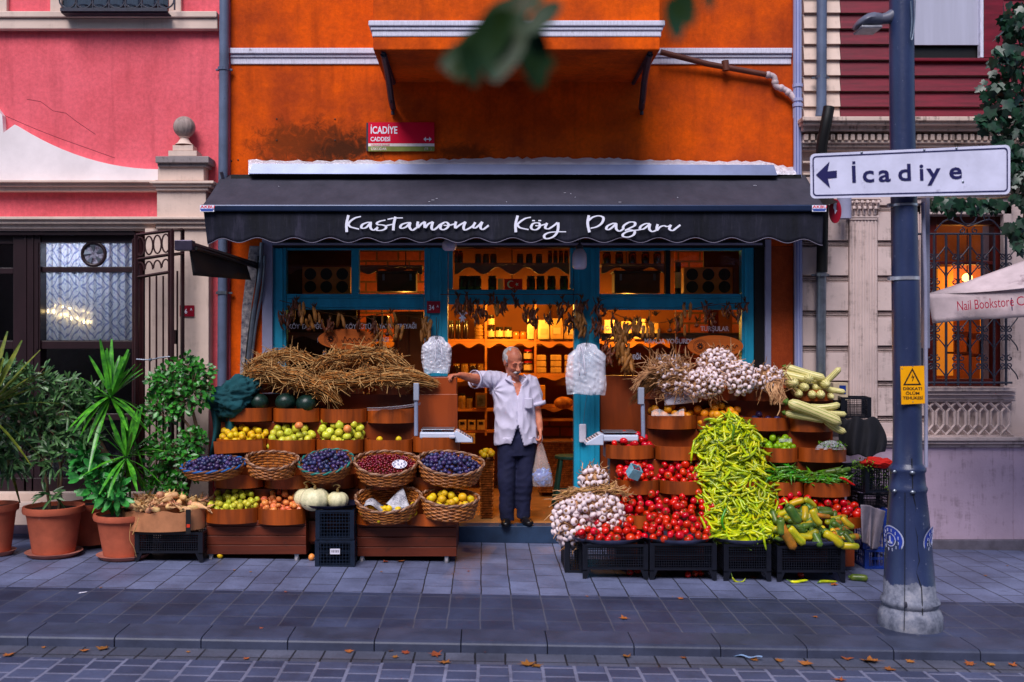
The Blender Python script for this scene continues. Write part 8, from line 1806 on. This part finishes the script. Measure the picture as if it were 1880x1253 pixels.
# trousers and shoes
b = MB(); ring_loft(b, [(786, 948, 33, .0, .105), (802, 948, 36, .01, .115), (822, 948, 37, .0, .115), (836, 948, 36, .0, .11)])
b.tube([W(931, 815, .01), W(930, 850, .02), W(929.5, 885, .035), W(931, 925, .015), W(931.5, 956, .0)], [.10, .088, .08, .072, .070], 16)
b.tube([W(966, 815, .0), W(966, 850, .0), W(963, 885, .0), W(961, 925, -.03), W(961, 950, -.05)], [.10, .092, .082, .074, .068], 16)
fused(b, 'trousers', .009, m_trou, man, 3, edit=lambda p, n_: p + n_ * (noise.noise(Vector((p.x * 6, p.y * 6, p.z * 5))) * .012 - abs(noise.noise(Vector((p.x * 12, p.y * 9, p.z * 16 + (2 if p.z < .5 else 0))))) * .010))
for (px, dx, dd2, zo) in ((930, -.01, .05, 0), (963, .035, .0, 0)):
    c = Vector((wx(px, dd2), -dd2, zi0)); b = MB(); b.ell(c + Vector((0, .03, .045)), (.042, .06, .045), seg=14, ring=8); b.ell(c + Vector((dx * .6, -.05, .035)), (.046, .08, .036), seg=14, ring=8); b.ell(c + Vector((dx, -.10, .03)), (.044, .05, .03), seg=14, ring=8)
    def sh(p, n_): p.z = max(p.z, zi0 + .002); return p
    fused(b, 'shoe', .006, m_shoe, man, 2, edit=sh)
# carrier bag in his hand
cbg = thing('carrier_bag', 'translucent carrier bag with blue contents held in the mans lowered hand', 'bag', W(997, 893, .06)); b = MB()
def cbf(u, v):
    a = 2 * pi * u; w = (2.5 + 17.5 * min(1, v * 1.15) ** .8) * (1 - .08 * max(0, v - .85) / .15); j = noise.noise(Vector((cos(a) * 2, sin(a) * 2, v * 4)))
    return W(992 + 4.5 * v + w * cos(a) * (1 + .1 * j), 812 + 81 * v, .06) + Vector((0, (.02 + .05 * v) * sin(a) * (1 - .5 * max(0, v - .8) / .2) + .012 * j, 0))
b.grid(cbf, 36, 30); b.build('film', film('carrier_film', (.80, .62, .56), .32, wr=26), cbg, smooth=180)
b = MB(); b.ell((0, 0, 0), 1, seg=40, ring=26); c = W(996, 876, .06); b.v = [tuple(c + Vector((x * .078, y * .045, z * .075)) * (1 + .35 * noise.noise(Vector((x * 3, y * 3, z * 3))) + .1 * noise.noise(Vector((x * 9, y * 9, z * 9))))) for x, y, z in b.v]
b.build('contents', M('blue_wrap', srgb(24, 96, 190), .3, .6, 20, col2=srgb(90, 150, 220), bump=.8, bscale=40, spec=.8), cbg, smooth=60)
b = MB(); b.tube(crom([W(990, 800, .07), W(988, 806, .075), W(991, 814, .06)], 3), .003, 4); b.tube(crom([W(995, 799, .03), W(996, 806, .04), W(993, 814, .06)], 3), .003, 4); b.build('handle', m_bag, cbg)
# ---------------- potted plants ----------------
m_terra = M('terracotta', srgb(186, 92, 64), .8, .25, 5, bump=.25, dirt=(srgb(200, 140, 118), 6, .64))
m_soil = M('soil', srgb(44, 30, 24), .95, .4, 30, bump=.8)
m_bark = M('plant_bark', srgb(120, 92, 70), .85, .4, 20, bump=.5)
def leafm(name, c1, c2): return M(name, c1, .38, .4, 16, col2=c2, bump=.15, spec=.5)
m_olea = leafm('oleander_leaf', srgb(86, 124, 70), srgb(30, 66, 34)); m_yuc = leafm('yucca_leaf', srgb(84, 166, 36), srgb(24, 92, 24)); m_fic = leafm('ficus_leaf', srgb(54, 140, 34), srgb(10, 50, 18)); m_yucy = leafm('pale_yucca_leaf', srgb(120, 124, 40), srgb(60, 90, 30)); m_vine = leafm('vine_leaf', srgb(26, 62, 40), srgb(10, 32, 24)); m_tree = leafm('blurred_leaf', srgb(30, 56, 44), srgb(34, 52, 10))
def pot(label, cx, y0, y1, rt, rb, d, saucer=True, group=None):
    c = W(cx, y1, d); c.z = gz(c.x) + .002; k = (D0 - d) / F; H = (y1 - y0) * k; R0, R1 = rb * k, rt * k; o = thing('flower_pot', label, 'flower pot', c)
    b = MB(); b.lathe([(0, .03), (R0, .03), (R0 + (R1 - R0) * .4, H * .45), (R0 + (R1 - R0) * .75, H * .8), (R1 * .97, H * .86), (R1 * 1.06, H * .87), (R1 * 1.09, H * .93), (R1 * 1.07, H), (R1 * .98, H * 1.0), (R1 * .93, H * .9)], c, 40); b.build('body', m_terra, o, smooth=50)
    b = MB(); b.lathe([(0, H * .93), (R1 * .94, H * .92)], c, 24); b.build('soil', m_soil, o)
    if saucer: b = MB(); b.lathe([(0, 0), (R0 * 1.12, 0), (R0 * 1.32, .035), (R0 * 1.36, .036), (R0 * 1.3, .028), (0, .026)], c, 40); b.build('saucer', M('lime_saucer', srgb(190, 120, 104), .8, .25, 8), o, smooth=50)
    return Vector((c.x, c.y, c.z + H * .92))
def leaf(b, p, d_, up, L, w, bend=.3, mi=0, seg=3, fold=.25):
    d_ = d_.normalized(); s = d_.cross(up); s = s.normalized() if s.length > .01 else Vector((1, 0, 0)); n_ = s.cross(d_); vs = []
    for i in range(seg + 1):
        t = i / seg; wd = w * sin(pi * min(1, (t * .86 + .07))) ** .8; q = p + d_ * L * t - Vector((0, 0, 1)) * bend * L * t * t; vs += [q - s * wd, q - n_ * wd * fold, q + s * wd]
    b.add(vs, [f for i in range(seg) for f in ((i * 3, i * 3 + 1, i * 3 + 4, i * 3 + 3), (i * 3 + 1, i * 3 + 2, i * 3 + 5, i * 3 + 4))], mi)
def bush(name, label, base, blobs, n, L, w, mat, trunk, whorl=1, cat='plant', up=.3):
    o = thing(name, label, cat, base); b = MB()
    for P, r0, r1 in trunk: b.tube(crom(P, 4), [r0 + (r1 - r0) * i / ((len(P) - 1) * 4) for i in range((len(P) - 1) * 4 + 1)], 7)
    b.build('trunk', m_bark, o, smooth=60); b = MB(); tot = sum(q[1] ** 2 for q in blobs)
    for c, r in blobs:
        for i in range(int(n * r * r / tot)):
            v = Vector((R.gauss(0, 1), R.gauss(0, 1), R.gauss(0, 1))).normalized() * (R.random() ** .45); p = c + Vector((v.x * r, v.y * r * .8, v.z * r)); out = (v + Vector((0, -.2, up))).normalized()
            b.tube([c.lerp(p, .55), p], .002, 3, cap=False, mi=1)
            for k in range(whorl):
                d_ = (out + Vector((R.gauss(0, 1), R.gauss(0, 1), R.gauss(0, 1))) * .75).normalized(); leaf(b, p, d_, Vector((R.gauss(0, .4), -1, .6)), L * R.uniform(.6, 1.2), w * R.uniform(.8, 1.2), R.uniform(0, .4), seg=3 if L > .06 else 2)
    b.build('crown', [mat, m_bark], o, smooth=60); return o
def rosette(name, label, base, heads, mat, trunk, n=46, L=.42, w=.018):
    o = thing(name, label, 'plant', base); b = MB()
    for P, r0, r1 in trunk: b.tube(crom(P, 4), [r0 + (r1 - r0) * i / ((len(P) - 1) * 4) for i in range((len(P) - 1) * 4 + 1)], 8)
    if trunk: b.build('trunk', m_bark, o, smooth=60)
    for c, s in heads:
        b = MB()
        for i in range(n):
            el = R.uniform(-.9, 1.45); a = R.uniform(0, 6.28); d_ = Vector((cos(a) * cos(el), sin(a) * cos(el) * .9, sin(el))); leaf(b, c + d_ * .02 + Vector((0, 0, .04 * R.random())), d_, Vector((0, 0, 1)) if abs(d_.z) < .9 else Vector((0, -1, 0)), L * s * R.uniform(.65, 1.1), w * s, .55 * (1 - max(0, sin(el))) * R.uniform(.3, 1.2), seg=7, fold=.35)
        b.build('leaf_rosette', mat, o, smooth=60)
    return o
s1 = pot('large ridged terracotta pot with saucer holding the oleander', 99, 915, 1006, 50, 37, .95)
s2 = pot('terracotta pot with pale saucer behind the corn crate', 228, 928, 1010, 50, 36, 1.0)
s3 = pot('terracotta pot cut by the left edge of the photo', -8, 908, 1001, 37, 26, .95)
s4 = pot('shadowed terracotta pot against the wall between the two planted pots', 165, 905, 985, 40, 36, .55, False)
b = MB(); b.pbox(-40, 52, 930, 965, .15, .45); b.build('stone_bench', m_cream, bevel=.008, label='low pale stone step behind the left flower pots', cat='step')
P = lambda x, y, d: W(x, y, d)
bush('oleander', 'grey-green oleander bush in the large terracotta pot', s1, [(P(70, 770, .95), .22), (P(115, 745, .9), .24), (P(60, 700, .9), .17), (P(150, 800, .95), .18), (P(30, 740, .95), .18), (P(100, 830, 1.0), .17), (P(165, 740, .85), .15), (P(90, 905, 1.05), .07)], 330, .12, .011, m_olea,
     [([s1 + Vector((-.03, 0, -.02)), P(80, 850, .95), P(72, 790, .95), P(60, 720, .92)], .014, .006), ([s1 + Vector((.04, 0, -.02)), P(112, 860, .95), P(95, 810, .95), P(120, 740, .92)], .013, .006), ([s1 + Vector((.05, .01, -.02)), P(108, 870, .92), P(135, 800, .9)], .012, .005)], whorl=4, up=.5)
rosette('yucca', 'tall yucca with two spiky heads behind the pale saucer pot', s2, [(P(203, 735, .85), 1.0), (P(232, 845, 1.0), .85)], m_yuc, [([s2 + Vector((0, 0, -.03)), P(218, 870, .95), P(190, 830, .9), P(175, 780, .88), P(203, 745, .85)], .042, .022), ([P(216, 870, .95), P(228, 850, 1.0)], .03, .02)], n=52, w=.021, L=.46)
bush('shrub', 'soft broad-leaved shrub at the foot of the yucca', s2 + Vector((-.05, -.05, 0)), [(P(175, 880, 1.1), .13), (P(205, 905, 1.15), .11), (P(160, 835, 1.05), .10)], 110, .11, .024, leafm('broad_leaf', srgb(60, 150, 60), srgb(30, 100, 40)), [([s2, P(195, 915, 1.1), P(175, 880, 1.1)], .008, .004)], whorl=2)
gl = pot('low dark pot hidden behind the corn crate under the ficus', 330, 930, 990, 38, 30, .6, False)
bush('ficus', 'dense glossy green ficus shrub beside the folding gate', gl, [(P(318, 700, .6), .17), (P(350, 720, .65), .19), (P(300, 750, .65), .17), (P(368, 690, .6), .13), (P(340, 668, .6), .10), (P(290, 700, .6), .1)], 900, .056, .018, m_fic,
     [([gl, P(350, 870, .6), P(362, 800, .6), P(350, 740, .6)], .028, .012), ([P(362, 800, .6), P(330, 760, .6), P(310, 710, .6)], .014, .007)], whorl=1)
bush('ficus', 'lower dense green ficus shrub above the corn crate', gl + Vector((.01, 0, 0)), [(P(300, 830, .75), .16), (P(340, 850, .75), .15), (P(290, 880, .78), .13), (P(350, 810, .7), .13), (P(320, 895, .8), .10)], 760, .056, .018, m_fic, [([gl, P(320, 880, .7), P(305, 830, .72)], .018, .008)], whorl=1)
rosette('yucca', 'pale yellow-green spiky plant at the left edge', s3, [(P(-30, 760, 1.3), 1.5)], m_yucy, [([s3, P(-12, 860, 1.1), P(-30, 770, 1.3)], .035, .02)], n=60, L=.42, w=.014)
bush('oleander', 'second oleander bush cut by the left edge', s3 + Vector((0, 0, .01)), [(P(-10, 700, .9), .2), (P(10, 830, 1.0), .2)], 160, .12, .012, m_olea, [([s3, P(-5, 850, .95), P(0, 760, .95)], .012, .006)], whorl=4)
# vine at the upper right, hanging in front of the stone building
def vleaf(b, p, s, R_=R):
    rot = mathutils.Euler((R_.gauss(0, .5), R_.gauss(0, .5), R_.gauss(0, .6))).to_matrix(); pts = [(0, -.1), (.3, -.2), (.55, .05), (.42, .3), (.6, .62), (.25, .6), (0, 1.0), (-.25, .6), (-.6, .62), (-.42, .3), (-.55, .05), (-.3, -.2)]
    vs = [p + rot @ Vector((x * s, -.12 * s * (1 - abs(x)) , -z * s)) for x, z in [(0, .3)] + pts]; b.add(vs, [(0, 1 + i, 1 + (i + 1) % 12) for i in range(12)])
vn = thing('vine', 'leafy dark green vine hanging along the right edge of the photo', 'vine', P(1900, 520, 1.3)); b = MB()
VB = [(1862, 30, 30), (1858, 80, 34), (1852, 130, 36), (1838, 170, 36), (1845, 215, 45), (1815, 225, 20), (1870, 260, 40), (1880, 300, 40), (1885, 340, 36), (1750, 375, 22), (1790, 377, 26), (1722, 372, 16), (1830, 374, 20), (1872, 420, 22), (1878, 450, 16), (1930, 200, 90), (1930, 60, 80), (1930, 330, 80)]
for cx, cy, r in VB:
    for i in range(int(r * 1.1)): a, q = R.uniform(0, 6.28), sqrt(R.random()); vleaf(b, P(cx + r * q * cos(a), cy + r * q * sin(a) * (.5 if 340 < cy < 380 and cx < 1860 else 1), 1.3 + R.uniform(-.12, .12)), R.uniform(.045, .10))
b.build('leaves', m_vine, vn, smooth=60); b = MB()
for P_ in ([(1960, -80), (1900, 60), (1865, 150), (1830, 225)], [(1940, 0), (1895, 200), (1885, 330), (1876, 440)], [(1900, 350), (1850, 362), (1790, 366), (1715, 362)], [(1960, 200), (1890, 300), (1900, 420)]): b.tube(crom([P(x, y, 1.28) for x, y in P_], 5), .007, 5)
b.build('stems', m_bark, vn)
# out-of-focus branch close to the camera
setspec(m_tree.node_tree.nodes['Principled BSDF'], .1)
br = thing('tree_branch', 'out-of-focus leafy branch hanging at the top of the view', 'branch', Vector((.02, -D0 + 1.3, 2.2))); bd = D0 - 1.15
def near(px, py, e=0): return W(px, py, bd + e)
b = MB(); RB = random.Random(4)
for (px, py, s, ang) in ((975, -20, .045, 2.4), (930, 25, .06, 2.5), (905, 55, .05, 2.3), (868, 80, .045, 2.2), (840, 95, .03, 2.0), (860, 105, .03, 1.2), (885, 75, .034, 1.8), (975, 75, .05, 1.3), (930, 60, .055, 2.0), (1005, 20, .035, 2.6), (1238, 20, .034, 1.5), (1255, -5, .03, 1.2), (1012, 110, .010, 1.4), (830, 100, .02, 2.6), (1300, -8, .015, 1.3)):
    p = near(px, py, RB.uniform(-.08, .08)); d_ = Vector((cos(ang), RB.uniform(-.3, .3), -sin(ang))); leaf(b, p - d_ * s * .5, d_, Vector((RB.uniform(-.4, .4), -1, .3)), s * 1.25, s * .42, .25, seg=6)
b.build('leaves', m_tree, br, smooth=60); b = MB(); b.tube(crom([near(1060, -90), near(1000, -30), near(930, 30), near(870, 70)], 5), .0022, 5); b.tube(crom([near(1060, -90), near(1180, -60), near(1250, -20)], 5), .002, 5); b.build('twig', m_bark, br)
# ---------------- litter ----------------
m_dead = M('dead_leaf', srgb(186, 104, 40), .8, .4, 20, col2=srgb(90, 46, 20), bump=.4, rnd=.6, hue=.04)
def dead(name):
    b = MB(); pts = [(0, -.9), (.08, -.35), (.5, -.3), (.35, 0), (.75, .3), (.3, .35), (0, .8), (-.3, .35), (-.75, .3), (-.35, 0), (-.5, -.3), (-.08, -.35)]; c = R.uniform(.1, .5)
    b.add([(0, 0, .02)] + [(x, y, .06 + c * (x * x + .4 * y * y) + .12 * noise.noise(Vector((x * 3, y * 3, c * 9)))) for x, y in pts], [(0, 1 + i, 1 + (i + 1) % 12) for i in range(12)]); return b.mesh(name, m_dead, smooth=60)
PD_ = [dead('leaf') for _ in range(5)]
def yof(py, z=0): return -D0 + F * (HC - z) / (py - VY)
def drop(px, py, s, road, label, group=None, me=None, name='dead_leaf'):
    z0 = -.062 if road else 0; x = 0
    for _ in range(3): y = -D0 + F * (HC - gz(x) - z0) / (py - VY); x = (px - VX) * (D0 + y) / F
    inst(name, me or R.choice(PD_), (x, y, gz(x) + z0 + .003), (R.uniform(-.1, .1), R.uniform(-.1, .1), R.uniform(0, 6.3)), label, 'leaf', group, scale=s)
for px, py, s in ((18, 1181, .05), (190, 1192, .055), (155, 1196, .04), (80, 1190, .02), (15, 1205, .05), (452, 1211, .03), (967, 1222, .07), (985, 1224, .05), (815, 1218, .055), (800, 1204, .06), (745, 1200, .04), (890, 1198, .04), (1150, 1207, .05), (718, 1196, .03), (1255, 1209, .03), (1385, 1213, .04), (1430, 1214, .04), (1480, 1220, .06), (1600, 1216, .085), (1632, 1231, .05), (1672, 1216, .04), (1780, 1221, .05), (1820, 1222, .04), (1860, 1223, .04), (1540, 1250, .05), (1555, 1210, .05), (345, 1198, .02), (640, 1197, .04), (1330, 1205, .03), (725, 1208, .03)):
    drop(px, py, s * 1.1, True, 'brown dead leaf lying on the road setts near the kerb', 'dead leaves on the road')
for px, py, s in ((1146, 1137, .05), (1250, 1100, .035), (1496, 1134, .03), (1530, 1075, .05), (1382, 1062, .05), (430, 1048, .02), (460, 1051, .02), (185, 1080, .02), (700, 1051, .02), (735, 1032, .05), (708, 1033, .05), (620, 1040, .02), (1078, 1096, .018), (1210, 1058, .03), (90, 1025, .015), (525, 1088, .02), (1810, 1058, .02), (860, 1050, .02), (480, 1155, .02), (1850, 1040, .02)):
    drop(px, py, s, False, 'small brown leaf lying on the pavement', 'dead leaves on the pavement')
for (px, py, s, lb) in ((1466, 1066, 1, 'yellow-green pepper dropped left of centre under the cucumber crate'), (1518, 1063, 1, 'yellow pepper dropped under the right of the cucumber crate'), (1355, 1068, .8, 'green pepper dropped in front of the narrow crate')):
    x = wx(px, 1.5); inst('pepper', R.choice(P_pep), (x, -1.52, gz(x) + .014), orient(Vector((1, .15, 0)), Vector((0, 0, 1))), lb, 'pepper', None, scale=s)
x = wx(1575, 1.4); inst('cucumber', P_cuc['g'][0], (x, -1.42, gz(x) + .025), orient(Vector((1, -.35, 0)), Vector((0, 0, 1))), 'green cucumber lying on the paving right of the crates', 'cucumber', None, scale=.9)
b = MB(); me_ = None; drop(152, 1089, .03, False, 'small white scrap of litter on the pavement at left', None, (lambda bb: (bb.add([(-1, -.4, .02), (.9, -.5, .05), (1, .3, .02), (-.8, .5, .06)], [(0, 1, 2, 3)]), bb.mesh('scrap', m_paper))[1])(MB()), 'paper_scrap')
drop(1350, 1207, .16, True, 'long pale blue strip of plastic litter lying along the kerb', None, (lambda bb: (bb.grid(lambda u, v: (2 * u - 1, .12 * (v - .5) + .05 * sin(u * 9), .05 + .03 * sin(u * 21)), 20, 2), bb.mesh('strip', M('blue_plastic', srgb(140, 170, 210), .4, .1, 9)))[1])(MB()), 'plastic_strip')
inst('apple', P_appr[0], Vector((wx(572, 1.0), -1.0, gz(-1.4) + .03)), rrot(), 'red and yellow apple dropped beside the lower navy crate', 'apple', None, scale=.03); inst('quince', P_quin[0], Vector((wx(404, .98), -.98, gz(-2.2) + .025)), rrot(), 'yellow quince dropped by the wheel of the left cart', 'quince', None, scale=.024)
